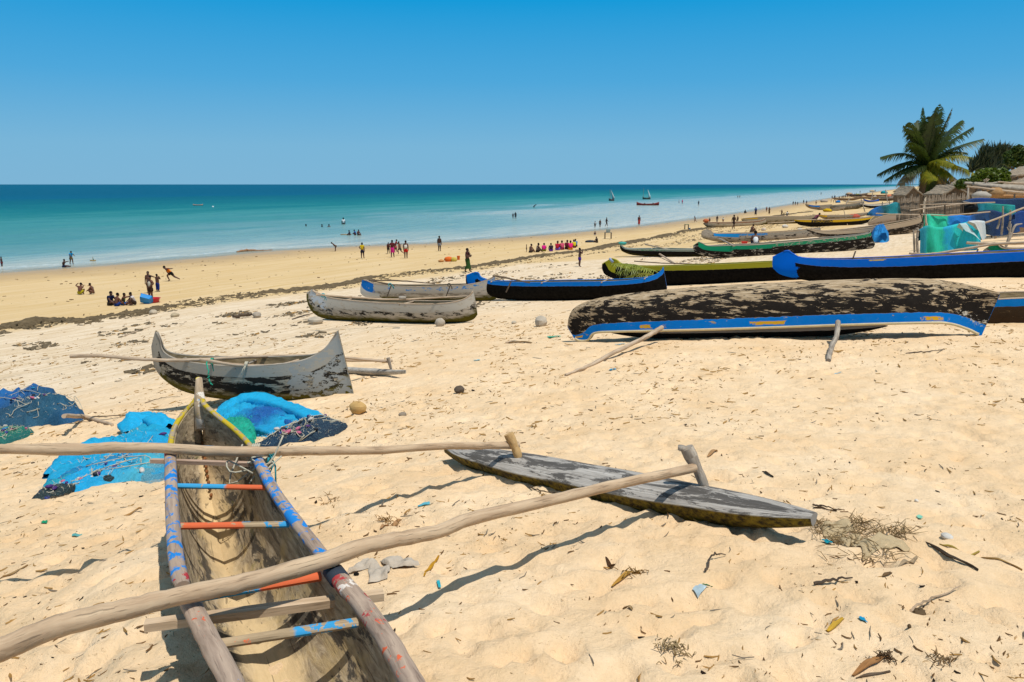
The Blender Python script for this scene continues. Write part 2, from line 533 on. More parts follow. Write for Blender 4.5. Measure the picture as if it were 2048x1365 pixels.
# sand bank added seaward of the near canoe to narrow its hull shadow
for (bx, by) in [(-1.15 - .30 * k * .5, 2.4 + .30 * k) for k in range(10)]:
    ZZ += .055 * np.exp(-((XX - bx) ** 2 + (YY - by) ** 2) / (2 * .30 ** 2))
nx, ny = len(XS), len(YS)
gv = np.stack([XX.ravel(), YY.ravel(), ZZ.ravel()], 1)
idx = np.arange(nx * ny).reshape(ny, nx)
quads = np.stack([idx[:-1, :-1], idx[:-1, 1:], idx[1:, 1:], idx[1:, :-1]], -1).reshape(-1, 4)

def np_mesh(name, v, q, attrs):
    me = bpy.data.meshes.new(name)
    me.vertices.add(len(v)); me.vertices.foreach_set('co', v.ravel().astype(np.float32))
    me.loops.add(q.size); me.loops.foreach_set('vertex_index', q.ravel().astype(np.int32))
    me.polygons.add(len(q)); me.polygons.foreach_set('loop_start', np.arange(0, q.size, q.shape[1], dtype=np.int32))
    me.polygons.foreach_set('use_smooth', np.ones(len(q), bool))
    for k, a in attrs.items():
        t = me.attributes.new(k, 'FLOAT', 'POINT'); t.data.foreach_set('value', a.ravel().astype(np.float32))
    me.update(calc_edges=True); me.validate()
    return me

# sand: dry foreground, pale shelly upper beach, smooth ochre flat below the wrack line, wet edge
n = NT('sand', .9, .15)
p = n.pos(); d = n.attr('shore')
big = n.noise(p, .12, 4, .55); med = n.noise(p, 1.1, 5, .6); fin = n.noise(p, 14, 5, .65); gr = n.noise(p, 160, 2, .6)
along = n.scale(p, (1, 1, 1), rot=(0, 0, math.radians(-62)))     # x axis turned to follow the shore
strk = n.noise(n.scale(along, (.06, .9, 1)), 2.2, 6, .66, .8)
strk2 = n.noise(n.scale(along, (.35, 2.2, 1)), 2.0, 6, .7, .6)
warm = n.mix(n.step(med, .3, .7), C('#dfbd92'), C('#efd5b2'))
warm = n.mix(n.math('MULTIPLY', n.step(fin, .3, .7), .45), warm, C('#cfb38a'))
pale = n.mix(n.step(strk2, .35, .6), C('#c9b08c'), C('#e2cfb4'))
pale = n.mix(n.math('MULTIPLY', n.step(fin, .45, .75), .35), pale, C('#b89d76'))
dn = n.math('ADD', d, n.math('MULTIPLY', n.math('SUBTRACT', n.noise(p, .35, 4), .5), 7))
dry_c = n.mix(n.step(dn, 47, 41), warm, pale)
litter = n.math('MULTIPLY', n.step(strk, .56, .68), n.step(strk2, .42, .6))
litter = n.math('MULTIPLY', litter, n.math('MULTIPLY', n.step(dn, 29, 31), n.step(dn, 52, 42)))
litter = n.math('MULTIPLY', litter, n.step(n.noise(p, 9, 6, .75), .38, .55))
dry_c = n.mix(n.math('MULTIPLY', litter, .75), dry_c, C('#7a6444'))
# tiny fragments too small to model
frag = n.step(n.noise(n.scale(p, (1, 1.6, 1)), 20, 4, .85), .60, .66)
frag = n.math('MULTIPLY', frag, n.step(n.noise(p, .9, 3), .40, .62))
dry_c = n.mix(n.math('MULTIPLY', frag, .6), dry_c, C('#8a6c44'))
flat = n.mix(n.step(strk, .35, .65), C('#c6a874'), C('#d4ba90'))
flat = n.mix(n.math('MULTIPLY', n.step(big, .45, .65), .5), flat, C('#c9ac7d'))
flat = n.mix(n.step(dn, 9, 2), flat, C('#b3966a'))
flat = n.mix(n.math('MULTIPLY', n.step(n.noise(p, 3.2, 3, .8), .72, .76), .6), flat, C('#6e5a3c'))
dl = n.math('ADD', d, n.math('MULTIPLY', n.math('SUBTRACT', n.noise(p, .8, 3), .5), 1.2))
col = n.mix(n.step(dl, 27.5, 29), flat, dry_c)
under = n.mix(n.step(d, -3, 0), C('#8f9a86'), flat)
n.color(n.mix(n.step(d, 0, .5), under, col))
n.put(n.b.inputs['Roughness'], n.math('ADD', n.math('MULTIPLY', n.step(dn, 1, 8), .55), .38))
hb = n.math('ADD', n.math('ADD', n.math('MULTIPLY', n.noise(p, 26, 6, .68), .8), n.math('MULTIPLY', n.noise(p, 9, 3, .5), 1.1)), n.math('MULTIPLY', gr, .16))
n.bump(hb, .8, .03)
sand_m = n.m
me = np_mesh('sand', gv, quads, {'shore': DD})
ground = link_mesh('sand_beach', me, sand_m)
tag(ground, kind='structure')

def gz(x, y):
    """height of the finished ground mesh, bilinear"""
    i = int(np.clip(np.searchsorted(XS, x) - 1, 0, nx - 2)); j = int(np.clip(np.searchsorted(YS, y) - 1, 0, ny - 2))
    fx = (x - XS[i]) / (XS[i + 1] - XS[i]); fy = (y - YS[j]) / (YS[j + 1] - YS[j])
    return float((ZZ[j, i] * (1 - fx) + ZZ[j, i + 1] * fx) * (1 - fy) + (ZZ[j + 1, i] * (1 - fx) + ZZ[j + 1, i + 1] * fx) * fy)

def onground(p, off=0.0):
    return Vector((p.x, p.y, gz(p.x, p.y) + off))

# ------------------------------------------------------------------ sea
sx = axis(60, 1.2, 30000, 1.05)
SX = np.concatenate([-sx[::-1][:-1], sx]); SY = axis(330, 1.2, 45000, 1.05, 5.0)
sxx, syy = np.meshgrid(SX, SY)
sd = -shore(sxx, syy)
i2 = np.arange(sxx.size).reshape(sxx.shape)
q2 = np.stack([i2[:-1, :-1], i2[:-1, 1:], i2[1:, 1:], i2[1:, :-1]], -1).reshape(-1, 4)
keep = (sd.ravel()[q2].max(1) > -4)
q2 = q2[keep]
used = np.unique(q2); remap = np.full(sxx.size, -1); remap[used] = np.arange(len(used))
sv = np.stack([sxx.ravel(), syy.ravel(), np.zeros(sxx.size)], 1)[used]
me = np_mesh('sea', sv, remap[q2], {'off': sd.ravel()[used]})
n = NT('sea_water', .32, .22)
p = n.pos(); o = n.attr('off')
alg = n.scale(p, (1, 1, 1), rot=(0, 0, math.radians(-62)))
wob = n.math('SUBTRACT', n.noise(n.scale(alg, (.012, .05, 1)), 1.6, 5, .6, .4), .5)
on = n.math('ADD', o, n.math('MULTIPLY', n.math('MULTIPLY', wob, n.step(o, 4, 200)), 170))
on = n.math('ADD', on, n.math('MULTIPLY', wob, 22))
yy_ = n.sep(p)[1]
on = n.math('SUBTRACT', on, n.math('MULTIPLY', n.math('MULTIPLY', n.step(yy_, 50, 170), 42), n.step(on, 0, 50)))
t = n.math('DIVIDE', on, 400)
col = n.ramp(t, [(0.0, C('#cbc5b0')), (.03, C('#7f9f99')), (.06, C('#4c8886')), (.11, C('#3c8688')), (.22, C('#1a7178')), (.40, C('#0a6170')), (.58, C('#04586c')), (.66, C('#005474')), (1.0, C('#00506e'))])
# darker and paler ripple streaks put into the water colour
rip = n.noise(n.scale(alg, (.10, .55, 1)), 1.7, 6, .65, .4)
col = n.mix(n.math('MULTIPLY', n.step(rip, .46, .60), .55), col, n.mix(.5, col, C('#0a5f7c')))
fineR = n.noise(n.scale(p, (.5, 1.3, 1)), 1.3, 5, .7)
col = n.mix(n.math('MULTIPLY', n.step(fineR, .52, .72), .30), col, n.mix(.5, col, C('#8cc8c4')))
# thin foam lace at the very edge
foam = n.math('MULTIPLY', n.step(n.math('ABSOLUTE', n.math('SUBTRACT', n.math('ADD', o, n.math('MULTIPLY', n.math('SUBTRACT', n.noise(p, .25, 4), .5), 5)), 4.0)), .5, .1), n.step(n.noise(p, 2.2, 5, .7), .48, .62))
col = n.mix(n.math('MULTIPLY', foam, .8), col, C('#e8ece6'))
n.color(col)
n.put(n.b.inputs['Roughness'], n.math('ADD', n.math('MULTIPLY', n.step(on, 0, 40), .3), .16))
n.put(n.b.inputs['Specular IOR Level'], n.math('SUBTRACT', .30, n.math('MULTIPLY', n.step(on, 0, 60), .29)))
n.put(n.b.inputs['Alpha'], n.step(n.math('ADD', o, n.math('MULTIPLY', n.math('SUBTRACT', n.noise(p, .5, 4), .5), 3)), -1.4, 3))
wh = n.math('ADD', n.noise(n.scale(p, (.6, 1.2, 1)), 1.4, 5, .6), n.math('MULTIPLY', n.noise(n.scale(alg, (.15, .8, 1)), 1.0, 3), 1.0))
wh = n.math('ADD', wh, n.math('MULTIPLY', n.noise(n.scale(p, (1.5, 3.4, 1)), 1.6, 4, .6), .5))
bn = n.bump(wh, .9, .30)
sea = link_mesh('sea', me, n.m); sea.location.z = 0.0
tag(sea, kind='structure')
# ------------------------------------------------------------------ shared materials
M_pole = wood('weathered_pole', ('#a8927a', '#c4b098', '#77654f'), 14, crack=.35)
M_pole_grey = wood('grey_pole', ('#8b8074', '#b3a898', '#5e554b'), 14, crack=.5)
M_wood_in = wood('hull_interior', ('#94815f', '#bda986', '#5a4d3c'), 10, coord='Object', crack=.5)
M_wood_grey = wood('driftwood', ('#8d8375', '#bcb2a3', '#544b40'), 16, crack=.8)
M_wood_dark = wood('dark_wood', ('#4d4034', '#6f6050', '#2c241c'), 14, crack=.6)
M_rope_w = plain('white_rope', '#b9b3a0', .9, .1, .3, 60)
M_rope_g = plain('green_cord', '#2f9a7c', .8, .2, .3, 60)
M_rope_t = plain('teal_cord', '#3b9fa8', .8, .2, .35, 60)

# ------------------------------------------------------------------ traced dugouts
def ssec(v):
    return (1 - (1 - v) ** 3.0) ** .52

def hull(name, st, A, B, beam, parent_yaw_from=True, n=40, mv=9, th=.035, mats=None, label=None, cat='canoe', group=None, lean=0.0, rail=.022, railm=None, rim=True, flip=False):
    """st: stations (gunwale px, py, keel px, py, half width fraction). Everything is built in world space on the
    vertical plane A-B, then stored in the frame of an Empty placed under the boat."""
    dirv = (B - A); dirv.z = 0; dirv.normalize()
    nor = Vector((-dirv.y, dirv.x, 0))
    pts = []
    for (gx, gy, kx, ky, wf) in st:
        g_ = VP(gx, gy, A, B); k_ = VP(kx, ky, A, B)
        pts.append(((g_ - A).dot(dirv), g_.z, (k_ - A).dot(dirv), k_.z, wf))
    sm = catmull(pts, n)
    mid = (A + B) / 2
    root = rootm(name, (mid.x, mid.y, (A.z + B.z) / 2), math.atan2(dirv.y, dirv.x), label, cat, group)
    P = []; U = []
    topN = []; topF = []
    hw0 = beam / 2
    for i, (gs, gz_, ks, kz, wf) in enumerate(sm):
        wd = max(hw0 * max(wf, 0), .022)
        ti = min(th, wd * .45)
        row = []; ur = []
        def pt(v, side, ww, inner=0.0):
            s_ = ks + (gs - ks) * v; z_ = kz + (gz_ - kz) * v
            y_ = side * ww * ssec(v)
            if inner:
                z_ += (1 - v) * inner * (1 if gz_ > kz else -1)
            return A + dirv * s_ + nor * (y_ + lean * (z_ - kz)) + Vector((0, 0, z_ - A.z))
        for k in range(mv, 0, -1):
            v = k / mv; row.append(pt(v, -1, wd)); ur.append((gs * 0 + ks + (gs - ks) * v, v))
        for k in range(0, mv + 1):
            v = k / mv; row.append(pt(v, 1, wd)); ur.append((ks + (gs - ks) * v, v))
        no = len(row)
        for k in range(mv, 0, -1):
            v = k / mv; row.append(pt(v, 1, wd - ti, .05)); ur.append((ks, 2 + v))
        for k in range(0, mv + 1):
            v = k / mv; row.append(pt(v, -1, wd - ti, .05)); ur.append((ks, 2 + v))
        P.append(row); U.append(ur)
        topN.append(pt(1, -1, wd - ti * .5)); topF.append(pt(1, 1, wd - ti * .5))
    mb = MB()
    m = len(P[0])
    vs = [q for r in P for q in r]; fs = []; uv = []; mi = []
    for i in range(n - 1):
        for j in range(m):
            j2 = (j + 1) % m
            fs.append((i * m + j, i * m + j2, (i + 1) * m + j2, (i + 1) * m + j))
            uv.append([U[i][j], U[i][j2], U[i + 1][j2], U[i + 1][j]])
            inn = (U[i][j][1] >= 2 or U[i][j2][1] >= 2)
            mi.append(1 if inn else 0)
    fs.append(tuple(range(m))[::-1]); uv.append([U[0][j] for j in range(m)][::-1]); mi.append(0)
    fs.append(tuple((n - 1) * m + j for j in range(m))); uv.append([U[-1][j] for j in range(m)]); mi.append(0)
    mb.v = [tuple(q) for q in vs]; mb.f = fs; mb.uv = uv; mb.mi = mi
    h = mb.build('hull', mats, root)
    fix_normals(h); sharp(h, 50)
    if rail:
        rm = railm or M_pole
        for tp in (topN, topF):
            t = MB(); t.tube([q + Vector((0, 0, rail * .3)) for q in tp[1:-1]], [rail] * (len(tp) - 2), 6)
            t.build('gunwale', rm, root)
    root['_len'] = (B - A).length
    return root, topN, topF, sm, dirv, nor, A

def thwarts(root, topN, topF, fr, mat=M_pole, r=.025, drop=.06, over=0.02):
    n = len(topN)
    for f in fr:
        i = int(f * (n - 1)); a = topN[i] - Vector((0, 0, drop)); b = topF[i] - Vector((0, 0, drop)); e = (b - a).normalized() * over
        MB().tube([a - e, (a + b) / 2, b + e], r, 6).build('thwart', mat, root)

def pxpole(name, pts, r, mat, parent=None, seg=8, n=None, wob=0.0, label=None, cat=None, group=None):
    """pts world points; smoothed round pole"""
    n = n or max(8, 5 * len(pts))
    q = catmull([tuple(p) for p in pts], n) if len(pts) > 2 else [tuple(Vector(pts[0]).lerp(Vector(pts[1]), k / (n - 1))) for k in range(n)]
    q = [Vector(p) + Vector((random.gauss(0, wob), random.gauss(0, wob), random.gauss(0, wob))) for p in q]
    if hasattr(r, '__len__'):
        rr = [np.interp(k / (n - 1), np.linspace(0, 1, len(r)), r) for k in range(n)]
    else: rr = [r] * n
    rr = [x * (1 + random.uniform(-.05, .05)) for x in rr]
    mb = MB().tube(q, rr, seg)
    if parent is not None:
        o = mb.build(name, mat, parent)
    else:
        c = q[n // 2]; o = mb.build(name, mat, None, (c.x, c.y, min(q[0].z, q[-1].z)))
    sharp(o, 55)
    if label: tag(o, label, cat, group)
    return o

def float_log(parent, a, b, wd, hg, mat, name='float', pinch=.12, n=26, jitter=.01):
    """outrigger float: long pointed log, flat-topped"""
    a = Vector(a); b = Vector(b); d = (b - a); L = d.length; d.normalize()
    sidev = Vector((-d.y, d.x, 0)).normalized(); up = sidev.cross(d) * -1
    if up.z < 0: up = -up
    P = []; U = []
    for i in range(n):
        t = i / (n - 1)
        w = wd / 2 * min(1, ((1 - abs(2 * t - 1)) / (1 - pinch * 0 + .0) / .55)) ** .75 if 0 < t < 1 else 0
        w = max(w, wd * .07); h = hg * (.55 + .45 * min(1, (1 - abs(2 * t - 1)) * 2.2))
        rise = .05 * abs(2 * t - 1) ** 3
        c = a + d * (L * t) + up * rise
        row = []; ur = []
        for k in range(12):
            th = 2 * math.pi * k / 12
            yy = math.cos(th); zz = math.sin(th)
            zz = zz * (.55 if zz > 0 else 1.0)
            q = 1 + random.uniform(-jitter, jitter) * 3
            row.append(c + sidev * (yy * w * q) + up * (h * .5 * zz * q + h * .15)); ur.append((L * t, k / 12))
        P.append(row); U.append(ur)
    mb = MB(); mb.grid(P, U, close=True)
    m = 12; nn = n
    mb.f.append(list(range(m))[::-1]); mb.uv.append([(0, 0)] * m); mb.mi.append(0)
    mb.f.append([(nn - 1) * m + k for k in range(m)]); mb.uv.append([(0, 0)] * m); mb.mi.append(0)
    o = mb.build(name, mat, parent); fix_normals(o); sharp(o, 50)
    return o

def lashing(parent, c, r, mat, axis=Vector((1, 0, 0)), turns=4, name='lashing', rr=.008, spread=.05):
    pts = []
    axis = axis.normalized(); s1 = axis.cross(Vector((0, 0, 1))).normalized(); s2 = axis.cross(s1)
    for k in range(turns * 10 + 1):
        th = k / 10 * 2 * math.pi
        pts.append(Vector(c) + axis * (spread * (k / (turns * 10) - .5)) + s1 * math.cos(th) * r + s2 * math.sin(th) * r)
    mb = MB(); mb.tube(pts, rr, 5)
    # two loose ends
    for q in range(2):
        e = [Vector(c) + s1 * r, Vector(c) + s1 * r * 1.6 + Vector((random.uniform(-.05, .05), 0, -.06)), Vector(c) + s1 * r * 1.4 + Vector((random.uniform(-.08, .08), random.uniform(-.05, .05), -.16))]
        mb.tube(e, rr * .8, 4)
    return mb.build(name, mat, parent)

# ================================================================== FOREGROUND CANOE
def foreground_canoe():
    zr = CAMZ - 1.75
    # rails traced at gunwale height; each entry left px,py | right px,py | height above sea
    rows = [
        (470, 1400, 845, 1400, zr), (462, 1365, 822, 1365, zr), (420, 1287, 779, 1290, zr), (384, 1215, 728, 1217, zr),
        (361, 1160, 683, 1165, zr), (351, 1108, 640, 1108, zr), (346, 1048, 594, 1048, zr), (343, 985, 549, 985, zr),
        (341, 925, 517, 925, zr + .005), (342, 885, 500, 893, zr + .02), (350, 855, 470, 862, zr + .045),
        (368, 828, 440, 838, zr + .09), (388, 806, 410, 812, zr + .16), (396, 792, 403, 795, zr + .20)]
    Lp = [PZ(a, b, z) for a, b, c, d, z in rows]; Rp = [PZ(c, d, z) for a, b, c, d, z in rows]
    ext = (Lp[0] - Lp[4]) * .55
    n = 60
    tl = catmull([tuple(p) for p in Lp], n); tr = catmull([tuple(p) for p in Rp], n)
    # continue towards and under the camera, closing to a stern behind it
    q0l, q0r = Vector(tl[0]), Vector(tr[0])
    dl = (q0l - Vector(tl[6])).normalized(); dr = (q0r - Vector(tr[6])).normalized(); dm = ((dl + dr) / 2).normalized()
    pre = []
    for k in range(10, 0, -1):
        f = k / 10
        cL = q0l + dm * 1.9 * f; cR = q0r + dm * 1.9 * f
        mid = (cL + cR) / 2; sc = (1 - f ** 2.2) * .97 + .03
        pre.append((mid + (cL - mid) * sc + Vector((0, 0, .16 * f ** 3)), mid + (cR - mid) * sc + Vector((0, 0, .16 * f ** 3))))
    TL = [p[0] for p in pre] + [Vector(p) for p in tl]; TR = [p[1] for p in pre] + [Vector(p) for p in tr]
    N = len(TL)
    mid0 = (TL[30] + TR[30]) / 2
    ax_ = ((TL[-1] + TR[-1]) / 2 - (TL[20] + TR[20]) / 2); ax_.z = 0; ax_.normalize()
    gz0 = gz(mid0.x, mid0.y)
    root = rootm('outrigger_canoe', (mid0.x, mid0.y, gz0), math.atan2(ax_.y, ax_.x),
                 'open dugout canoe in the foreground with flaked red, blue and orange paint, seen lengthwise', 'canoe')
    mv = 14; th = .028; P = []; U = []
    Ls = [0]
    for i in range(1, N): Ls.append(Ls[-1] + ((TL[i] + TR[i]) / 2 - (TL[i - 1] + TR[i - 1]) / 2).length)
    for i in range(N):
        c = (TL[i] + TR[i]) / 2; h = (TR[i] - TL[i]); w_ = max(h.length / 2, .02); sd = h.normalized()
        f = i / (N - 1)
        g0 = gz(c.x, c.y)
        depth = min(.66, zr - g0 - .0)
        # keel rises into the bow
        fb = np.clip((Ls[i] - (Ls[-1] - 1.05)) / 1.05, 0, 1); fs_ = np.clip((1.0 - Ls[i]) / 1.0, 0, 1)
        kz = min(max(zr - .64, g0 - .015), zr - .45) + .44 * fb ** 2.0 + .30 * fs_ ** 2
        if i > N - 3: kz += .06
        row = []; ur = []
        def pt(v, s, ww, lift=0):
            z = kz + (c.z - kz) * v + (1 - v) * lift
            return Vector((c.x, c.y, z)) + sd * (s * ww * (1 - (1 - v) ** 2.0) ** .58)
        ti = min(th, w_ * .5)
        for k in range(mv, 0, -1): row.append(pt(k / mv, -1, w_)); ur.append((Ls[i], k / mv))
        for k in range(0, mv + 1): row.append(pt(k / mv, 1, w_)); ur.append((Ls[i], k / mv))
        for k in range(mv, 0, -1): row.append(pt(k / mv, 1, w_ - ti, .045)); ur.append((Ls[i], 2 + k / mv))
        for k in range(0, mv + 1): row.append(pt(k / mv, -1, w_ - ti, .045)); ur.append((Ls[i], 2 + k / mv))
        P.append(row); U.append(ur)
    mb = MB(); m = len(P[0])
    for i in range(N - 1):
        for j in range(m):
            j2 = (j + 1) % m
            mb.f.append((i * m + j, i * m + j2, (i + 1) * m + j2, (i + 1) * m + j)); mb.uv.append([U[i][j], U[i][j2], U[i + 1][j2], U[i + 1][j]])
            mb.mi.append(1 if (U[i][j][1] >= 2 or U[i][j2][1] >= 2) else 0)
    mb.v = [tuple(q) for r in P for q in r]
    mb.f.append(tuple(range(m))[::-1]); mb.uv.append([(0, .5)] * m); mb.mi.append(0)
    mb.f.append(tuple((N - 1) * m + j for j in range(m))); mb.uv.append([(0, .5)] * m); mb.mi.append(0)
    # interior: pale sapwood, black tar patches, sand lying in the bottom
    n_ = NT('canoe_interior', .85, .2)
    ob = n_.coord('Object'); uv = n_.coord('UV'); s_ = n_.sep(uv); v_ = n_.math('SUBTRACT', s_[1], 2)
    g = n_.noise(n_.scale(ob, (3, 16, 16), rot=(0, .5, 0)), 1.6, 7, .7, .8)
    col = n_.ramp(g, [(.28, C('#5d5240')), (.45, C('#94836a')), (.62, C('#b9a88c')), (.8, C('#cfc0a6'))])
    y1 = n_.noise(n_.scale(ob, (1, 2, 2)), 3.1, 5, .6)
    col = n_.mix(n_.math('MULTIPLY', n_.step(y1, .52, .68), .6), col, C('#c6ab74'))
    t1 = n_.noise(n_.scale(ob, (.8, 2.0, 2.0), (3.3, 1, 0)), 2.6, 7, .72, .6)
    tar = n_.step(n_.math('ADD', t1, n_.math('MULTIPLY', n_.step(v_, .75, .1), .05)), .565, .60)
    col = n_.mix(n_.math('MULTIPLY', tar, .9), col, n_.mix(n_.noise(ob, 20, 4), C('#2a2724'), C('#55504a')))
    gr_ = n_.step(n_.noise(n_.scale(ob, (2, 3, 3), (9, 0, 0)), 4, 6, .75), .60, .66)
    col = n_.mix(n_.math('MULTIPLY', gr_, .5), col, C('#7d7a40'))
    snd = n_.step(n_.math('ADD', v_, n_.math('MULTIPLY', n_.math('SUBTRACT', n_.noise(ob, 5, 4), .5), .22)), .15, .06)
    col = n_.mix(n_.math('MULTIPLY', snd, .8), col, C('#d4b98c'))
    ck = n_.step(n_.noise(n_.scale(ob, (1.2, 26, 26), rot=(0, .35, 0)), 1.2, 3, .5, .6), .40, .36)
    col = n_.mix(n_.math('MULTIPLY', ck, .55), col, C('#352b20'))
    n_.color(col); n_.bump(n_.math('ADD', g, n_.math('MULTIPLY', n_.noise(ob, 30, 4), .4)), .7, .008)
    outer = hull_mat('canoe_outside', '#6d6055', '#2f8fc4', .45, .5, .8, raw=('#8f7c66', '#b5a38b', '#5a4b3c'))
    h = mb.build('hull', [outer, n_.m], root); fix_normals(h); sharp(h, 50)

    def rail(Ts, mats_r, a, b, r, sgn, name='gunwale'):
        pts = []
        for p in Ts[a:b]: pts.append(p + Vector((0, 0, .005)))
        rr = [r * (1 + random.uniform(-.04, .04)) for _ in pts]
        rr[0] *= .82; rr[-1] *= .82
        o = MB().tube(pts, rr, 12, flat=.72).build(name, mats_r, root); sharp(o, 50); return o
    # rail paint by position along the rail (metres from the joint)
    def rail_mat(name, seed, P_):
        return wood(name, ('#988474', '#b5a08c', '#705e50'), 16, .75, paints=[(c, cov, sc, rg, seed + k * 3.1) for k, (c, cov, sc, rg) in enumerate(P_)], crack=.35, bumpd=.003)
    # index of joint rows
    def idx_at(y, Ts):
        best = 0; bd = 9e9
        for i, p in enumerate(Ts):
            t = ((p.y) * CP + (CAMZ - p.z) * SP); py = 682.5 + FPX * ((CAMZ - p.z) * CP - p.y * SP) / t
            if abs(py - y) < bd: bd = abs(py - y); best = i
        return best
    jl = idx_at(1190, TL); jl2 = idx_at(903, TL); jr = idx_at(1150, TR); jr2 = idx_at(907, TR)
    def plen(Ts, a, b): return sum((Ts[i + 1] - Ts[i]).length for i in range(a, b - 1))
    eL = plen(TL, 4, jl + 1); eR = plen(TR, 4, jr + 1); eLf = plen(TL, jl + 1, jl2 + 1); eRf = plen(TR, jr + 1, jr2 + 1)
    LmA = rail_mat('rail_left_near', 1, [('#c85a38', .26, 9, (0.3, 3.6)), ('#2f86cf', .16, 11, None)])
    LmB = rail_mat('rail_left_far', 5, [('#1a7cc8', .44, 13, (.05, 2.6)), ('#a8353a', .70, 8, (eLf - .16, 9)), ('#a8353a', .4, 9, (0, .14))])
    RmA = rail_mat('rail_right_near', 9, [('#d0603c', .28, 10, (0, 2.6)), ('#a83a3c', .40, 12, (eR - .50, 9)), ('#d9cfc4', .34, 9, (eR - .30, 9))])
    RmB = rail_mat('rail_right_far', 14, [('#1a7cc8', .46, 12, (.12, 2.0)), ('#a8353a', .80, 9, (eRf - .14, 9)), ('#a8353a', .6, 9, (0, .12))])
    rail(TL, LmA, 4, jl + 1, .044, -1); rail(TL, LmB, jl + 1, jl2 + 1, .036, -1)
    rail(TR, RmA, 4, jr + 1, .044, 1); rail(TR, RmB, jr + 1, jr2 + 1, .036, 1)
    # navy-wrapped joint on the right rail
    q = TR[jr + 1]; q2 = TR[jr - 1]
    MB().tube([q2.lerp(q, .2), q], .048, 12, flat=.78).build('binding_band', plain('navy_wrap', '#2c3440', .8), root)
    # bow cheeks with yellow edge
    My = wood('yellow_edge', ('#9a8a72', '#b8a78c', '#6b5b45'), 14, paints=[('#b8a024', .56, 9, None, 2)], crack=.3)
    for Ts in (TL, TR):
        o = MB().tube([p + Vector((0, 0, .006)) for p in Ts[jl2:N - 2]], [.020] * (N - 2 - jl2), 8, flat=.8).build('bow_edge', My, root)
    # stem post
    b0 = (TL[-3] + TR[-3]) / 2
    tip = PY(398, 757, b0.y + .12)
    Ms = wood('stem_post', ('#a08b70', '#c0ad92', '#6e5c46'), 10, paints=[('#ded6c8', .45, 7, None, 1), ('#2f93cf', .35, 7, None, 5), ('#d8602c', .28, 8, None, 9), ('#d8bc1c', .25, 9, None, 13)], crack=.3)
    pb = b0 - Vector((0, 0, .22)) - ax_ * .05
    o = MB().tube([pb, b0 + Vector((0, 0, -.02)), b0.lerp(tip, .5) + ax_ * .01, tip], [.05, .042, .030, .024], 10, up=ax_).build('stem_post', Ms, root)
    # inner seam of the bow, sewn
    sm_ = MB()
    for k in range(14):
        i = N - 3 - k; c = (TL[i] + TR[i]) / 2
        fb = np.clip((Ls[i] - (Ls[-1] - 1.05)) / 1.05, 0, 1); kz = zr - .62 + .44 * fb ** 2 + .30 * 0
        sm_.ell((c.x, c.y, kz + .06), (.012, .02, .014), 6, 4)
    sm_.build('caulked_seam', plain('caulking', '#8a5a34', .9), root)

    # cross bars: (left px,py, right px,py, radius, material, z offset)
    def bar(x0, y0, x1, y1, r, mat, dz=-.03, name='thwart', square=False, n=9, bow=0.0):
        a = PZ(x0, y0, zr + dz); b = PZ(x1, y1, zr + dz)
        pts = [a.lerp(b, k / (n - 1)) + Vector((0, 0, bow * math.sin(math.pi * k / (n - 1)))) for k in range(n)]
        o = MB().tube(pts, [r * (1 + random.uniform(-.03, .03)) for _ in pts], 4 if square else 10, square=square, flat=.75).build(name, mat, root)
        sharp(o, 40); return o
    def tm(name, spans, sd=0):
        return wood(name, ('#a08a6c', '#bda685', '#77644b'), 16, paints=[(c, cov * .97, 11, rg, sd + i * 2.7) for i, (c, cov, rg) in enumerate(spans)], crack=.3)
    bar(346, 972, 543, 976, .020, tm('thwart_paint_a', [('#3a98c8', .72, (0, .33)), ('#d0643c', .86, (.33, .9))], 1))
    bar(350, 1053, 592, 1049, .023, tm('thwart_paint_b', [('#d0643c', .66, (0, .36)), ('#3592c4', .52, (.34, .9))], 4))
    bar(364, 1200, 668, 1148, .030, tm('thwart_paint_c', [('#3592c4', .62, (0, .34)), ('#d0643c', .88, (.33, .9))], 7), dz=-.07)
    bar(430, 1290, 716, 1245, .026, tm('thwart_paint_d', [('#d0643c', .34, (0, .25)), ('#3592c4', .55, (.3, .9))], 10), dz=-.03)
    raw = wood('raw_plank', ('#b39a7c', '#cdb598', '#86705a'), 14, crack=.5)
    raw2 = wood('pinkish_plank', ('#a98f7c', '#c0a895', '#7c6656'), 14, crack=.5)
    bar(303, 922, 548, 930, .024, raw2, dz=-.055, name='cross_plank', square=True)
    bar(290, 1252, 767, 1190, .036, raw, dz=-.10, name='cross_plank', square=True)
    bar(343, 893, 500, 899, .018, tm('thwart_paint_e', [('#3592c4', .8, (0, .3)), ('#d0643c', .85, (.3, .9))], 13), dz=.03)

    # outrigger booms
    Mp = wood('boom_wood', ('#b09578', '#c9b192', '#836c52'), 12, .75, crack=.45, bumpd=.006, knots=.8)
    boomA = [PZ(-60, 896, zr + .12), PZ(0, 898, zr + .12), PZ(90, 899, zr + .11), PZ(170, 899, zr + .10), PZ(230, 896, zr + .09), PZ(330, 897, zr + .075), PZ(425, 903, zr + .07), PZ(515, 904, zr + .07),
             PY(620, 902, 5.35), PY(760, 901, 5.8), PY(880, 893, 6.25), PY(960, 892, 6.5), PY(1036, 891, 6.76)]
    pxpole('outrigger_boom', boomA, [.034, .032, .04, .036, .034, .035, .034, .032, .031, .031, .034], Mp, root, 12, 70, .0012)
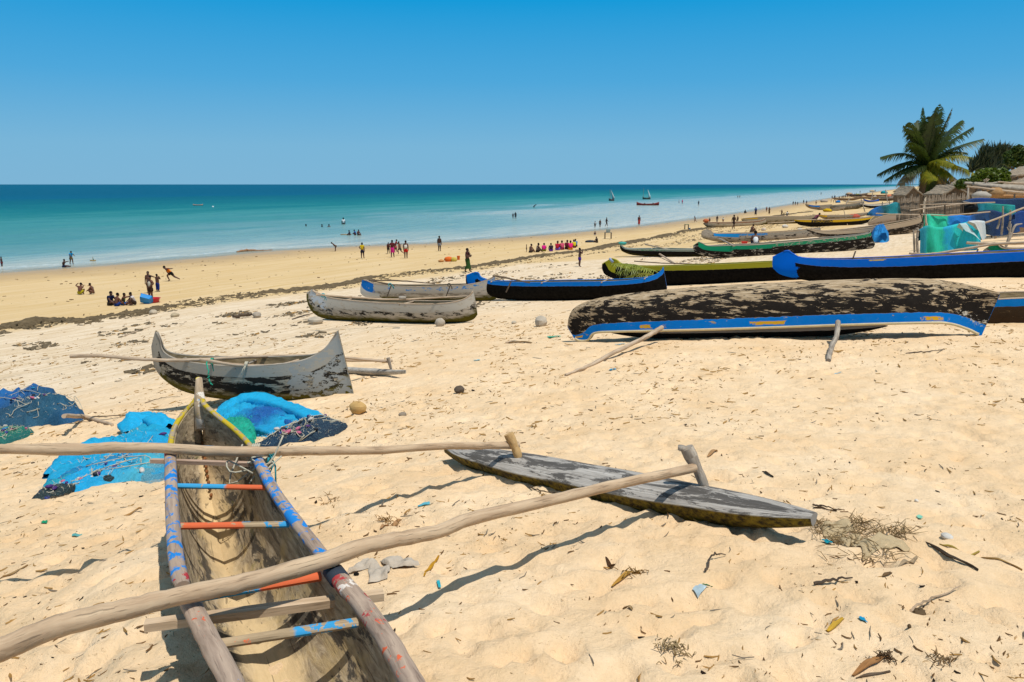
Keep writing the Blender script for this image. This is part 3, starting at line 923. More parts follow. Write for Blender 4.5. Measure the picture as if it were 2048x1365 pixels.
    boomB = [PZ(-70, 1330, zr + .16), PZ(0, 1300, zr + .15), PZ(120, 1252, zr + .13), PZ(250, 1220, zr + .11), PZ(360, 1192, zr + .09), PZ(500, 1162, zr + .08), PZ(640, 1125, zr + .075), PZ(720, 1095, zr + .065),
             PY(800, 1078, 3.68), PY(880, 1062, 3.88), PY(950, 1036, 4.12), PY(1100, 1001, 4.56), PY(1240, 968, 4.98), PY(1388, 936, 5.45)]
    pxpole('outrigger_boom', boomB, [.040, .042, .043, .038, .040, .039, .038, .036, .036, .034, .034], Mp, root, 12, 80, .0012)

    # float on the sand, pointed at both ends
    fa = G(890, 922); fb = G(1624, 1090)
    fa = onground(fa, .07); fb = onground(fb, .11)
    n3 = NT('float_wood', .8, .25)
    ob = n3.coord('Object'); uvv = n3.sep(n3.coord('UV'))
    gg = n3.noise(n3.scale(n3.coord('UV'), (1.2, 26, 1)), 2, 7, .7, .4)
    st_ = n3.scale(n3.coord('UV'), (1.3, 5, 1))
    up_ = n3.ramp(gg, [(.3, C('#77716a')), (.5, C('#a09a92')), (.7, C('#c2bdb5'))])
    blk = n3.step(n3.noise(st_, 1.6, 9, .78, .4), .49, .53)
    up_ = n3.mix(n3.math('MULTIPLY', blk, .85), up_, C('#3a3632'))
    lo_ = n3.mix(n3.step(n3.noise(ob, 18, 5, .7), .4, .62), C('#2a2210'), C('#7a6a1e'))
    vv = uvv[1]
    under = n3.math('MULTIPLY', n3.step(vv, .485, .515), n3.step(vv, 1.0, .985))
    wash = n3.math('MULTIPLY', n3.step(n3.noise(st_, 1.2, 4), .5, .6), .5)
    n3.color(n3.mix(n3.math('MAXIMUM', under, 0), up_, lo_))
    n3.bump(n3.math('ADD', gg, n3.math('MULTIPLY', blk, .4)), .7, .008)
    # build float with sharp chine: top nearly flat, keel V below
    d = (fb - fa); L = d.length; d.normalize(); sd = Vector((-d.y, d.x, 0)).normalized(); up = Vector((0, 0, 1))
    P = []; U = []; nn = 44
    for i in range(nn):
        t = i / (nn - 1); x = abs(2 * t - 1)
        w_ = .235 * (1 - x ** 3.0) ** .8 + .014 + (.035 * (t - .8) / .2 if t > .8 else 0)
        hgt = .17 * (1 - x ** 3) + .075
        c = fa.lerp(fb, t)
        zc = c.z + .05 + .03 * x ** 3
        row = []; ur = []
        prof = [(1, 0), (.82, .16), (.5, .27), (0, .32), (-.5, .27), (-.82, .16), (-1, 0), (-.82, -.38), (-.48, -.8), (0, -1), (.48, -.8), (.82, -.38)]
        for k, (a_, b_) in enumerate(prof):
            q_ = 1 + .03 * math.sin(t * 23 + k)
            row.append(Vector((c.x, c.y, zc)) + sd * (a_ * w_ * q_) + up * (b_ * hgt * (.9 if b_ < 0 else 1)))
            ur.append((L * t, k / 12))
        P.append(row); U.append(ur)
    fm = MB()
    for i in range(nn - 1):
        for j in range(12):
            j2 = (j + 1) % 12; u2 = (j + 1) / 12
            fm.f.append((i * 12 + j, i * 12 + j2, (i + 1) * 12 + j2, (i + 1) * 12 + j))
            fm.uv.append([(U[i][j][0], j / 12), (U[i][j][0], u2), (U[i + 1][j][0], u2), (U[i + 1][j][0], j / 12)]); fm.mi.append(0)
    fm.v = [tuple(q) for r in P for q in r]
    fm.f.append(list(range(12))[::-1]); fm.uv.append([(0, .2)] * 12); fm.mi.append(0)
    fm.f.append([(nn - 1) * 12 + k for k in range(12)]); fm.uv.append([(0, .2)] * 12); fm.mi.append(0)
    fo = fm.build('float', n3.m, root); fix_normals(fo); sharp(fo, 35)

    # pegs driven into the float; the booms are lashed against them
    def peg(bx, by, tx, ty, mat, r0, r1, Yb, hammer):
        b_ = PY(bx, by, Yb); t_ = PY(tx, ty, Yb + .03)
        b_ = b_ - (t_ - b_).normalized() * .04
        k = [0, .08, .2, .38, .5, .6, .72, .85, 1.0]
        rr = [r0, r0, r0 * 1.25, r1 * .95, r1 * 1.0, r1 * .82, r1 * 1.0, r1 * 1.12, r1 * 1.1]
        if hammer: rr = [r0, r0 * 1.05, r0 * 1.15, r1 * .82, r1 * .86, r1 * .8, r1 * .95, r1 * 1.15, r1 * 1.1]
        pts = [b_.lerp(t_, q) + Vector((.012 * math.sin(q * 4), 0, 0)) for q in k]
        o = MB().tube(pts, rr, 12, up=Vector((0, 1, 0))).build('peg', mat, root); sharp(o, 50)
        if hammer:
            tt = pts[-1]
            MB().tube([tt + Vector((-.035, 0, -.02)), tt + Vector((-.030, 0, .012))], [.03, .034], 10, up=Vector((0, 1, 0))).build('peg_head', mat, root)
        return pts
    Mpeg1 = wood('peg_tan', ('#b8925e', '#cfae7c', '#6e5233'), 8, crack=.4)
    Mpeg2 = wood('peg_grey', ('#9c8f80', '#bdb2a2', '#6d6154'), 8, crack=.5)
    peg(1038, 926, 1019, 868, Mpeg1, .024, .040, 6.66, False)
    peg(1416, 1000, 1376, 896, Mpeg2, .022, .044, 5.46, True)
    # lashings and wooden blocks where boom A crosses the right rail
    c1 = PZ(512, 905, zr + .05)
    lashing(root, c1, .052, M_rope_w, Vector((1, .15, 0)), 4, rr=.007)
    lashing(root, c1 + Vector((.05, .02, -.03)), .05, M_rope_t, Vector((.4, 1, 0)), 3, rr=.007)
    mbk = MB()
    for k in range(9):
        p0 = c1 + Vector((random.uniform(-.05, .1), random.uniform(-.05, .05), random.uniform(-.10, .03)))
        pts = [p0 + Vector((random.uniform(-.05, .05), random.uniform(-.05, .05), random.uniform(-.06, .03))) * q for q in range(5)]
        mbk.tube(catmull([tuple(p) for p in pts], 14), .006, 5)
    mbk.build('rope_tangle', M_rope_w, root)
    c2 = PZ(1035, 920, gz(PY(1035, 920, 7.05).x, 7.05) + .22)
    return root
foreground_canoe()

# ================================================================== GREY CANOE WITH POLES
mg = hull_mat('grey_canoe_side', '#26231f', '#9a958a', .74, .60, .72, raw=('#8c8474', '#b3aa98', '#5c5446'), moss=1.0,
              extra=[('#8f9290', 2.8, 9, -.2, 1.2, .56), ('#9b9487', -1, .22, 0, 1.2, .9)])
A, B = PY(306, 800, 13.9), PY(706, 800, 13.3)
st = [(312, 661, 303, 700, .02), (320, 679, 308, 731, .05), (331, 704, 325, 757, .16), (368, 716, 366, 783, .5), (430, 722, 437, 798, .85),
      (500, 724, 515, 804, 1), (562, 722, 590, 806, .95), (616, 716, 640, 806, .7), (650, 700, 674, 802, .36), (667, 678, 694, 798, .13), (676, 661, 708, 794, .02)]
r_, tn, tf, sm, dv, nv, A0 = hull('outrigger_canoe', st, A, B, .78, mats=[mg, M_wood_in], label='grey weathered canoe with tall horned ends and a black-tarred bottom, crossed by thin poles', rail=.016, railm=M_wood_grey, n=46)
thwarts(r_, tn, tf, (.3, .5, .7), M_wood_grey, .022, .05)
zt = VP(430, 731, A, B)
def at_plane(px, py, off=0.0):
    q = VP(px, py, A, B); r2 = (q - Vector((0, 0, CAMZ))).normalized()
    return q + nv * off
pxpole('outrigger_boom', [PY(140, 713, 13.3), PY(200, 712, 13.35), PY(270, 718, 13.4), PY(340, 721, 13.45), PY(420, 719, 13.6), PY(500, 714, 13.8), PY(630, 711, 14.4)], [.035, .032, .03, .03, .028, .025], M_pole, r_, 8, 40, .002)
pxpole('outrigger_boom', [PY(400, 719, 13.2), PY(480, 731, 13.2), PY(560, 730, 13.4), PY(640, 714, 14.2), PY(782, 724, 14.8)], [.028, .028, .026, .026, .026], M_pole, r_, 8, 30, .002)
pxpole('outrigger_boom', [PY(590, 714, 14.3), PY(680, 720, 14.6), PY(785, 722, 14.9)], [.032, .028, .026], M_pole, r_, 8, 20, .002)
fl0, fl1 = G(600, 742), G(812, 756)
mfl = wood('grey_float', ('#9a948a', '#c0bab0', '#5c564c'), 16, coord='Object', crack=.7)
float_log(r_, fl0 + Vector((0, 0, .08)), fl1 + Vector((0, 0, .06)), .2, .17, mfl)
pxpole('peg', [PY(776, 716, 14.7), PY(783, 742, 14.7)], [.035, .022], M_pole_grey, r_, 8)
pxpole('peg', [PY(592, 712, 14.9), PY(602, 738, 14.9)], [.03, .022], M_pole_grey, r_, 8)
lashing(r_, PY(424, 722, 13.3), .045, M_rope_g, Vector((1, 0, 0)), 3, rr=.008)
lashing(r_, PY(493, 730, 13.2), .05, M_rope_w, Vector((1, 0, 0)), 4, rr=.010)
pxpole('cord', [PY(413, 724, 13.0), PY(418, 745, 12.9), PY(416, 755, 12.9), PY(424, 772, 12.9)], .012, M_rope_g, r_, 6, 16, .008)

# ================================================================== WHITE CANOES
mw1 = hull_mat('white_canoe_side', '#2d2924', '#b8b2a6', .60, .46, .64, raw=('#978c7c', '#bdb4a4', '#6a5f50'), moss=1.0, pale='#b4aa9a',
               extra=[('#b9bfc4', -1, .5, .45, 1.2, .55), ('#4a4a48', .35, .75, .0, .75, .45)])
A, B = G(640, 640), G(950, 645)
st = [(624, 579, 613, 590, .02), (632, 586, 614, 603, .08), (648, 592, 624, 624, .25), (680, 597, 650, 638, .5), (730, 601, 710, 643, .8), (790, 604, 780, 645, 1),
      (850, 606, 850, 647, 1), (900, 605, 905, 646, .8), (928, 600, 932, 644, .5), (942, 591, 947, 639, .2), (947, 580, 955, 630, .03)]
r_, tn, tf, sm, dv, nv, A0 = hull('outrigger_canoe', st, A, B, .85, mats=[mw1, M_wood_in], label='whitewashed canoe with a mossy green-brown bottom, nearest of the two pale canoes', rail=.025, railm=M_pole, n=40)
thwarts(r_, tn, tf, (.35, .55), M_pole, .03, .03)
pxpole('boom', [PY(632, 590, 25.6), PY(720, 596, 25.8), PY(800, 599, 26.0), PY(945, 592, 26.2)], [.03, .03, .03, .02], M_pole, r_, 6, 20, .003)
lashing(r_, PY(646, 591, 25.7), .06, M_rope_t, Vector((0, 1, 0)), 3, rr=.014)
MB().box(PY(805, 596, 25.6), (.22, .15, .10)).build('block', M_wood_grey, r_)

mw2 = hull_mat('pale_canoe_side', '#8a8073', '#b4ac9f', .58, .5, .75, raw=('#a39887', '#c9c0b0', '#7a6f60'), moss=.95, pale='#b4aa9a',
               extra=[('#1b6fc0', -1, .6, .30, 1.2, .74), ('#3a7fc0', 1.2, 9, .72, .95, .42), ('#c8c4ba', -1, .9, -1, .42, .9)])
A, B = G(730, 600), G(985, 602)
st = [(725, 560, 721, 577, .02), (735, 562, 722, 588, .1), (752, 568, 736, 596, .3), (790, 571, 775, 600, .7), (840, 572, 830, 602, 1), (890, 571, 885, 603, 1),
      (935, 569, 935, 603, .8), (965, 564, 968, 603, .45), (984, 556, 988, 600, .15), (989, 552, 995, 594, .03)]
r_, tn, tf, sm, dv, nv, A0 = hull('outrigger_canoe', st, A, B, .8, mats=[mw2, M_wood_in], label='pale canoe with a faded blue left prow, just behind the whitewashed canoe', rail=.022, railm=M_pole, n=36)
pxpole('boom', [PY(738, 561, 31.5), PY(800, 562, 32.5), PY(870, 568, 33)], [.03, .03, .02], M_wood_dark, r_, 6, 16, .004)
pxpole('boom', [PY(742, 562, 31.5), PY(790, 571, 31.4)], [.03, .03], M_wood_dark, r_, 6, 8)
for lx in (780, 898):
    lashing(r_, PY(lx, 570, 31.2), .06, M_rope_t if lx == 780 else M_wood_dark, Vector((0, 1, 0)), 3, rr=.016)
    pxpole('lashing_strap', [PY(lx + 3, 570, 30.9), PY(lx - 6, 594, 30.9)], .022, M_wood_dark, r_, 5, 6)

# ================================================================== BLACK CANOE, BLUE STRIP, PALM FROND ON ITS STERN
mk1 = hull_mat('black_blue_side', '#0b0907', '#0070cc', .82, .97, .93, extra=[('#0070cc', -9, .1, .1, 1.4, .99)])
A, B = G(950, 602), G(1330, 590)
st = [(946, 545, 932, 553, .02), (957, 547, 932, 566, .05), (963, 556, 940, 577, .12), (990, 563, 975, 594, .45), (1060, 564, 1050, 602, .85), (1140, 563, 1135, 603, 1), (1220, 562, 1215, 601, 1),
      (1280, 558, 1280, 598, .7), (1310, 551, 1315, 593, .35), (1324, 541, 1330, 586, .12), (1327, 534, 1334, 578, .02)]
r_, tn, tf, sm, dv, nv, A0 = hull('outrigger_canoe', st, A, B, .9, mats=[mk1, M_wood_in], label='black canoe with blue strip and blue horn prow, palm frond over its right end', rail=.022, railm=plain('blue_rail', '#0070c4', .6), n=42)
thwarts(r_, tn, tf, (.3, .45, .6, .75), M_pole, .03, .0, .1)
pxpole('boom', [PY(985, 552, 31), PY(1010, 556, 31), PY(1060, 566, 31)], .03, M_wood_dark, r_, 6, 10)
pxpole('lashing_strap', [PY(1022, 564, 30.3), PY(1012, 585, 30.3)], .03, M_wood_dark, r_, 5, 6)
BLK_DEPTH = A.y

# ================================================================== BIG OVERTURNED CANOE
mo = hull_mat('overturned_side', '#221e1b', '#0078d2', .745, .64, .74, raw=('#a08a6c', '#c4b196', '#6d5c48'), nsc=1.2, keel=.13,
              extra=[('#d9a82a', 1.45, 1.62, .83, .92, .9), ('#d9a82a', 3.6, 4.15, .84, .92, .7), ('#d9a82a', 6.6, 6.95, .84, .93, .7), ('#d9a82a', .02, .2, .80, .86, .9), ('#c9c2b4', 7.2, 8.6, .6, .98, .42), ('#9c8f7e', 8.25, 9, -1, 2, .75)])
A, B = G(1150, 684), G(1958, 672)
st = [(1148, 676, 1135, 650, .02), (1160, 682, 1138, 634, .1), (1178, 679, 1148, 617, .2), (1192, 665, 1175, 603, .32), (1240, 660, 1235, 590, .6),
      (1396, 654, 1395, 574, .92), (1563, 648, 1560, 565, 1), (1702, 643, 1702, 559, 1), (1840, 641, 1835, 557, .8), (1892, 645, 1900, 563, .45), (1930, 657, 1952, 573, .18), (1962, 673, 2000, 586, .02)]
r_, tn, tf, sm, dv, nv, A0 = hull('outrigger_canoe', st, A, B, .88, mats=[mo, M_wood_in], label='large overturned black canoe with a blue strip, peeling keel up, nearest on the right', rail=.03, railm=plain('cream_rim', '#d0c098', .8), n=60, mv=12)
OVT_Y = (A.y + B.y) / 2
# its float lying under the rim and two booms
q0 = G(1215, 668); q1 = G(1775, 660)
mfl2 = hull_mat('overturned_float', '#1a1613', '#a79d92', .5, .9, .8)
fl = MB()
a_, b_ = VP(1208, 659, A, B), VP(1778, 649, A, B); a_.y += .05; b_.y += .05; a_.z -= .09; b_.z -= .09; dd_ = (b_ - a_); L_ = dd_.length; dd_.normalize(); sd_ = Vector((-dd_.y, dd_.x, 0))
P = []; U = []
for i in range(30):
    t = i / 29; x = abs(2 * t - 1); wq = .17 * (1 - x ** 3) + .012; hq = .15 * (1 - x ** 4) + .01; c = a_.lerp(b_, t) + Vector((0, 0, .05 * x ** 4))
    row = []; ur = []
    for k in range(10):
        th = 2 * math.pi * k / 10; row.append(c + sd_ * math.cos(th) * wq + Vector((0, 0, math.sin(th) * hq))); ur.append((L_ * t, .5 + .5 * math.sin(th)))
    P.append(row); U.append(ur)
fl.grid(P, U, close=True); fo = fl.build('float', mfl2, r_); fix_normals(fo)
def slant(pxs, r, mat, parent, up0=.45, name='outrigger_boom', wob=.004, off0=-.55):
    """pole from the boat side (first pixel) down to the sand (last pixel); depth runs evenly between"""
    p0 = VP(pxs[0][0], pxs[0][1], A, B); p1 = onground(G(*pxs[-1]), .02)
    p0 = PY(pxs[0][0], pxs[0][1], p0.y + off0)
    pts = [p0]
    for k, (x, y) in enumerate(pxs[1:-1], 1):
        f = (x - pxs[0][0]) / (pxs[-1][0] - pxs[0][0]) if abs(pxs[-1][0] - pxs[0][0]) > 40 else (y - pxs[0][1]) / (pxs[-1][1] - pxs[0][1])
        pts.append(PY(x, y, p0.y + (p1.y - p0.y) * f))
    return pxpole(name, pts + [p1], r, mat, parent, 8, 26, wob)
slant([(1324, 655), (1290, 676), (1235, 702), (1185, 729), (1130, 755)], [.05, .045, .04, .035, .02], M_pole, r_)
slant([(1676, 645), (1673, 672), (1662, 697), (1656, 726)], [.05, .045, .045, .04], M_pole_grey, r_)

# ================================================================== BOAT BEHIND ITS RIGHT END, PARTLY OUT OF FRAME
mr = hull_mat('brown_side', '#3a2d20', '#0072c0', .80, .75, .85, raw=('#6f5c45', '#94805f', '#463828'), moss=.4)
A, B = G(1815, 660), G(2330, 664)
st = [(1800, 642, 1796, 645, .02), (1850, 620, 1830, 655, .4), (1930, 600, 1920, 661, .8), (2010, 592, 2010, 664, 1), (2120, 590, 2120, 664, 1), (2230, 592, 2230, 660, .7), (2330, 575, 2340, 640, .03)]
r_, tn, tf, sm, dv, nv, A0 = hull('outrigger_canoe', st, A + Vector((0, 1.2, 0)), B + Vector((0, 1.2, 0)), .9, mats=[mr, M_wood_in], label='brown canoe with a faded blue top strip, cut off by the right edge', rail=.02, n=36)

# ================================================================== YELLOW BLACK and BLUE BLACK
my = hull_mat('black_yellow_side', '#090706', '#a8a32a', .80, .98, .95, nsc=.6, extra=[('#a8a32a', -9, .15, .35, 1.3, .97)])
A, B = G(1225, 571), PY(1600, 571, 32.2)
st = [(1222, 517, 1204, 530, .02), (1234, 521, 1205, 541, .06), (1246, 529, 1216, 553, .16), (1290, 533, 1265, 567, .5), (1380, 531, 1375, 574, .9), (1480, 527, 1480, 573, 1), (1540, 524, 1540, 572, .8), (1580, 523, 1580, 570, .4), (1612, 519, 1618, 560, .03)]
r_, tn, tf, sm, dv, nv, A0 = hull('outrigger_canoe', st, A, B, 1.0, mats=[my, M_wood_in], label='black canoe with an olive yellow strip and rounded yellow prow', rail=.022, railm=plain('yellow_rail', '#a8a32a', .6), n=44)
Y_ = A.y
pxpole('outrigger_boom', [PY(1268, 523, Y_ + 1.6), PY(1330, 527, Y_ + 1.4), PY(1420, 529, Y_ + .8), PY(1470, 530, Y_ + .3)], .028, M_wood_dark, r_, 6, 14, .005)
MB().tube([PY(1219, 517, Y_ - .1), PY(1226, 525, Y_ - .1)], [.05, .06], 8).build('prow_cap', plain('white_blue_rag', '#8fa4c8', .8), r_)

mb_ = hull_mat('black_blue_big', '#0b0907', '#0064cc', .72, .97, .985, nsc=.6, extra=[('#0060cc', -9, .02, -.1, 1.4, .99), ('#d8b820', 7.9, 12, .94, 1.1, .95), ('#d8b820', 2.6, 3.1, .95, 1.1, .9)])
A, B = G(1590, 566), G(2300, 556)
st = [(1565, 504, 1545, 516, .02), (1577, 502, 1545, 531, .05), (1586, 508, 1549, 540, .1), (1610, 517, 1572, 553, .3), (1680, 519, 1655, 567, .7), (1780, 516, 1765, 570, .92), (1880, 511, 1875, 568, 1), (1980, 506, 1980, 565, 1), (2080, 501, 2080, 561, 1), (2200, 497, 2200, 553, .6), (2300, 478, 2310, 530, .03)]
r_, tn, tf, sm, dv, nv, A0 = hull('outrigger_canoe', st, A, B, 1.1, mats=[mb_, M_wood_in], label='long black canoe with a vivid royal blue strip and blue prow, reaching the right edge', rail=.02, railm=plain('royal_rail', '#0060cc', .6), n=50)
Yb = A.y
MB().tube([PY(1592, 510, Yb + .1), PY(1600, 518, Yb + .05)], [.06, .03], 8).build('prow_cheek', plain('yellow_cheek', '#c8ac62', .7), r_)
pxpole('outrigger_boom', [PY(1818, 507, Yb + 1.2), PY(1860, 509, Yb + .9), PY(1920, 500, Yb + .5), PY(1985, 489, Yb + .1), PY(2060, 485, Yb - .3)], .05, M_pole, r_, 8, 26, .005)
pxpole('outrigger_boom', [PY(1933, 486, Yb + 1.0), PY(1990, 488, Yb + .7), PY(2080, 486, Yb + .4)], .05, M_pole, r_, 8, 16, .005)
for k, sx_ in enumerate((1715, 1960)):
    pxpole('strap_peg', [PY(sx_ - 4, 503 - k * 4, Yb - .3), PY(sx_ - 10, 520 - k * 4, Yb - .45)], .03, M_wood_dark, r_, 6, 6)

# ================================================================== MID DISTANCE BOATS
mj = hull_mat('black_green_inside', '#15120e', '#8b9587', .80, .85, .7, moss=.4, extra=[('#2f7a4a', .6, 3.0, .84, 1.2, .5)], nsc=.6)
min_ = wood('green_interior', ('#5f6a52', '#8d917c', '#3c3a2c'), 10, coord='Object', paints=[('#2f7a4a', .5, 3, None, 1)])
A, B = G(1262, 514), G(1450, 512)
st = [(1240, 489, 1240, 497, .05), (1252, 497, 1246, 504, .3), (1280, 498, 1268, 511, .7), (1320, 498, 1315, 514, 1), (1370, 499, 1368, 515, 1), (1420, 498, 1420, 514, .7), (1450, 488, 1452, 508, .05)]
r_, tn, tf, sm, dv, nv, A0 = hull('outrigger_canoe', st, A, B, 1.3, mats=[mj, min_], label='tarred canoe with green peeling inside and two slanting outrigger poles resting on sand', rail=.03, railm=plain('pale_rail', '#a9aea4', .8), n=32, cat='canoe')
Yj = A.y
pxpole('outrigger_boom', [PY(1303, 499, Yj - .2), PY(1325, 512, Yj - 2.2), onground(G(1350, 529), .04)], [.08, .06, .05], M_pole, r_, 6, 10)
pxpole('outrigger_boom', [PY(1290, 489, Yj + .8), PY(1340, 500, Yj - 1.2), onground(G(1392, 512), .06)], [.06, .05, .04], M_pole, r_, 6, 12)
MB().ell(PY(1245, 487, Yj), (.35, .2, .12), 8, 5, jit=.3).build('prow_rag', plain('teal_rag', '#3f9d94', .8), r_)

mk = hull_mat('green_black_side', '#191512', '#1f7a55', .80, .66, .62, raw=('#8f877b', '#b8b0a3', '#5c544a'), nsc=.7, extra=[('#167a58', -1, 1.5, .55, 1.3, .95), ('#167a58', 1.5, 4.8, .72, 1.1, .7)])
A, B = G(1420, 518), G(1740, 498)
st = [(1397, 484, 1386, 493, .03), (1404, 487, 1388, 502, .12), (1415, 492, 1402, 510, .35), (1450, 491, 1440, 517, .8), (1510, 489, 1505, 519, 1), (1580, 483, 1578, 516, 1), (1650, 477, 1650, 511, .9), (1710, 471, 1712, 505, .55), (1738, 466, 1744, 497, .2), (1738, 460, 1750, 490, .03)]
r_, tn, tf, sm, dv, nv, A0 = hull('outrigger_canoe', st, A, B, 1.0, mats=[mk, M_wood_in], label='peeling black canoe with a flaked green strip and rounded green prow', rail=.03, railm=plain('grey_rail', '#9f998d', .8), n=40)
Yk = A.y
pxpole('outrigger_boom', [PY(1438, 478, Yk + 2.2), PY(1452, 484, Yk + 1.0), PY(1468, 493, Yk - .3)], [.06, .06, .05], M_pole_grey, r_, 6, 10)

ml = hull_mat('blue_prow_side', '#2a2622', '#8a8478', .76, .45, .6, raw=('#8d8375', '#aea494', '#5c5347'), nsc=.6, moss=.2, pale='#978d80', extra=[('#1c7fc4', -1, 1.9, .62, 1.4, .97), ('#2a78b8', 1.8, 5.5, .78, 1.2, .6)])
A, B = G(1440, 486), G(1640, 474)
st = [(1413, 459, 1403, 464, .05), (1420, 461, 1403, 473, .15), (1428, 467, 1412, 479, .35), (1460, 467, 1450, 486, .8), (1510, 466, 1505, 488, 1), (1560, 464, 1560, 485, 1), (1600, 461, 1602, 480, .7), (1640, 455, 1644, 474, .05)]
r_, tn, tf, sm, dv, nv, A0 = hull('outrigger_canoe', st, A, B, 1.1, mats=[ml, M_wood_in], label='worn grey canoe with a sky blue rounded prow, behind the man in the white shirt', rail=.03, n=34)

def simple_boat(label, top, kee, foot, beam, mat, group='canoes drawn up along the far beach', rail=.04, n=24, inner=None):
    """top / kee: four px points each, left to right"""
    A = G(*foot[0]); B = G(*foot[1])
    ws = (.04, .8, .8, .04) if len(top) == 4 else (.04, .5, 1, 1, .5, .04)
    st = [(a[0], a[1], b[0], b[1], w_) for a, b, w_ in zip(top, kee, ws)]
    r_ = hull('outrigger_canoe', st, A, B, beam, mats=[mat, inner or M_wood_in], label=label, rail=rail, n=n, mv=6, group=group)
    return r_

mm1 = hull_mat('grey_light_rim', '#2a2520', '#b09f88', .62, .62, .8, raw=('#7d746a', '#a2988c', '#4c453e'), nsc=.5)
simple_boat('long grey canoe with a pale plank rim rising towards the hung nets', [(1612, 457), (1650, 462), (1720, 457), (1780, 448), (1830, 438), (1846, 432)], [(1614, 462), (1648, 478), (1720, 478), (1780, 472), (1830, 464), (1848, 452)], [(1640, 480), (1846, 466)], 1.1, mm1)
mm2 = hull_mat('pinkish_side', '#7d6f62', '#a08f7e', .5, .5, .8, raw=('#8f8173', '#b0a192', '#655a4e'), nsc=.5)
simple_boat('bare pinkish brown hull lying behind the long grey canoe', [(1735, 447), (1760, 432), (1800, 430), (1843, 431)], [(1738, 452), (1760, 452), (1800, 447), (1846, 440)], [(1740, 455), (1846, 446)], 1.4, mm2)
mn = hull_mat('brown_white_side', '#6e5f4c', '#7a4f38', .84, .4, .8, raw=('#8f8470', '#b5aa96', '#5e5444'), nsc=.5, moss=.5, pale='#a79c88')
r9 = simple_boat('brown canoe with an orange bundle on its left tip, people sitting along it', [(1406, 447), (1420, 445), (1460, 445), (1500, 443), (1520, 441), (1532, 437)], [(1408, 450), (1418, 455), (1460, 457), (1500, 455), (1520, 452), (1532, 447)], [(1412, 456), (1532, 450)], 1.1, mn)
MB().ell(PY(1412, 442, r9[6].y - .2), (.42, .3, .26), 8, 5, jit=.25).build('bundle', plain('orange_bundle', '#b8633a', .9), r9[0])
mo2 = hull_mat('weathered_tan_side', '#5c4f38', '#9a8d76', .55, .5, .7, raw=('#85785f', '#ab9e86', '#5b4f3d'), nsc=.5, moss=.6, pale='#9d917c', extra=[('#d9a82a', -1, 1.7, .8, 1.3, .75)])
simple_boat('tan weathered canoe with a pale yellow tip, behind the brown one', [(1482, 438), (1500, 436), (1530, 434), (1570, 433), (1610, 433), (1632, 430)], [(1484, 442), (1498, 448), (1530, 450), (1570, 448), (1610, 446), (1634, 440)], [(1490, 450), (1634, 446)], 1.1, mo2)
mp = hull_mat('yellow_end_side', '#191512', '#c9a21e', .66, .92, .9, nsc=.5, extra=[('#3a342c', 1.8, 5.2, .6, 1.2, .6)])
simple_boat('black canoe with yellow painted ends lying across the beach', [(1588, 440), (1605, 440), (1650, 440), (1700, 438), (1735, 435), (1749, 430)], [(1592, 446), (1605, 452), (1650, 454), (1700, 452), (1735, 446), (1750, 436)], [(1595, 455), (1748, 448)], 1.1, mp)
mq = hull_mat('greyish_tip', '#5d564c', '#8e8678', .6, .5, .7, nsc=.5, extra=[('#c9a21e', -1, 1.2, .5, 1.3, .8)])
simple_boat('low grey canoe with faded yellow tip, just beyond the yellow ended canoe', [(1635, 430), (1655, 431), (1700, 430), (1735, 425)], [(1637, 434), (1655, 439), (1700, 438), (1737, 430)], [(1640, 440), (1737, 434)], 1.2, mq)
mq1 = hull_mat('grey_blue_tip', '#5d554b', '#8f887c', .55, .5, .8, nsc=.4, extra=[('#1c6fc0', -1, 2.6, .6, 1.4, .96)])
simple_boat('small grey canoe with a bright blue left tip, leftmost of the far boats', [(1610, 408), (1622, 411), (1645, 411), (1664, 409)], [(1612, 413), (1622, 418), (1645, 420), (1665, 417)], [(1620, 421), (1665, 419)], 1.4, mq1)
simple_boat('grey canoe with a dark rim, right of the small blue tipped one', [(1660, 411), (1680, 410), (1705, 408), (1728, 404)], [(1660, 416), (1676, 422), (1705, 420), (1728, 414)], [(1666, 422), (1728, 417)], 1.5, hull_mat('greenish_dark', '#5a5448', '#74736a', .7, .6, .8, nsc=.4, moss=.6))
simple_boat('white tipped dark canoe left of the dark blue net heap', [(1720, 407), (1735, 409), (1760, 408), (1800, 403)], [(1722, 411), (1735, 416), (1760, 416), (1800, 410)], [(1728, 418), (1798, 413)], 1.3, hull_mat('dark_white_tip', '#1c1815', '#c4c2be', .6, .9, .85, nsc=.4))
simple_boat('narrow white canoe among the farthest boats', [(1684, 401), (1695, 403), (1712, 403), (1735, 400)], [(1686, 403), (1695, 405.5), (1712, 405.5), (1735, 403)], [(1690, 407), (1735, 405)], 1.5, hull_mat('far_white', '#8f8a80', '#d2d0cb', .3, .8, .9, nsc=.3))
simple_boat('far canoe wrapped in vivid blue cloth', [(1726, 398), (1735, 401), (1745, 401), (1757, 399)], [(1728, 402), (1735, 404.5), (1745, 404.5), (1758, 403)], [(1728, 406), (1757, 405)], 1.6, hull_mat('far_blue', '#0c3a8c', '#0c55c0', .3, .9, .95, nsc=.3))
far = [((1665, 1722), 396, '#8c6b4c', 'far brown canoe below the crowd, farther than the white one'), ((1700, 1770), 392.5, '#a98a68', 'far sandy coloured canoe in the middle of the row'),
       ((1722, 1790), 389, '#7a4f38', 'far rusty canoe near the distant water'), ((1735, 1800), 396.5, '#5f4c3c', 'far dark brown canoe behind the blue cloth'), ((1690, 1735), 388, '#4c4238', 'thin dark canoe farthest left in the distance'),
       ((1755, 1800), 393, '#8f8478', 'far pale grey canoe at the foot of the huts'), ((1640, 1690), 415, '#b0a696', 'light grey low canoe behind the small boats')]
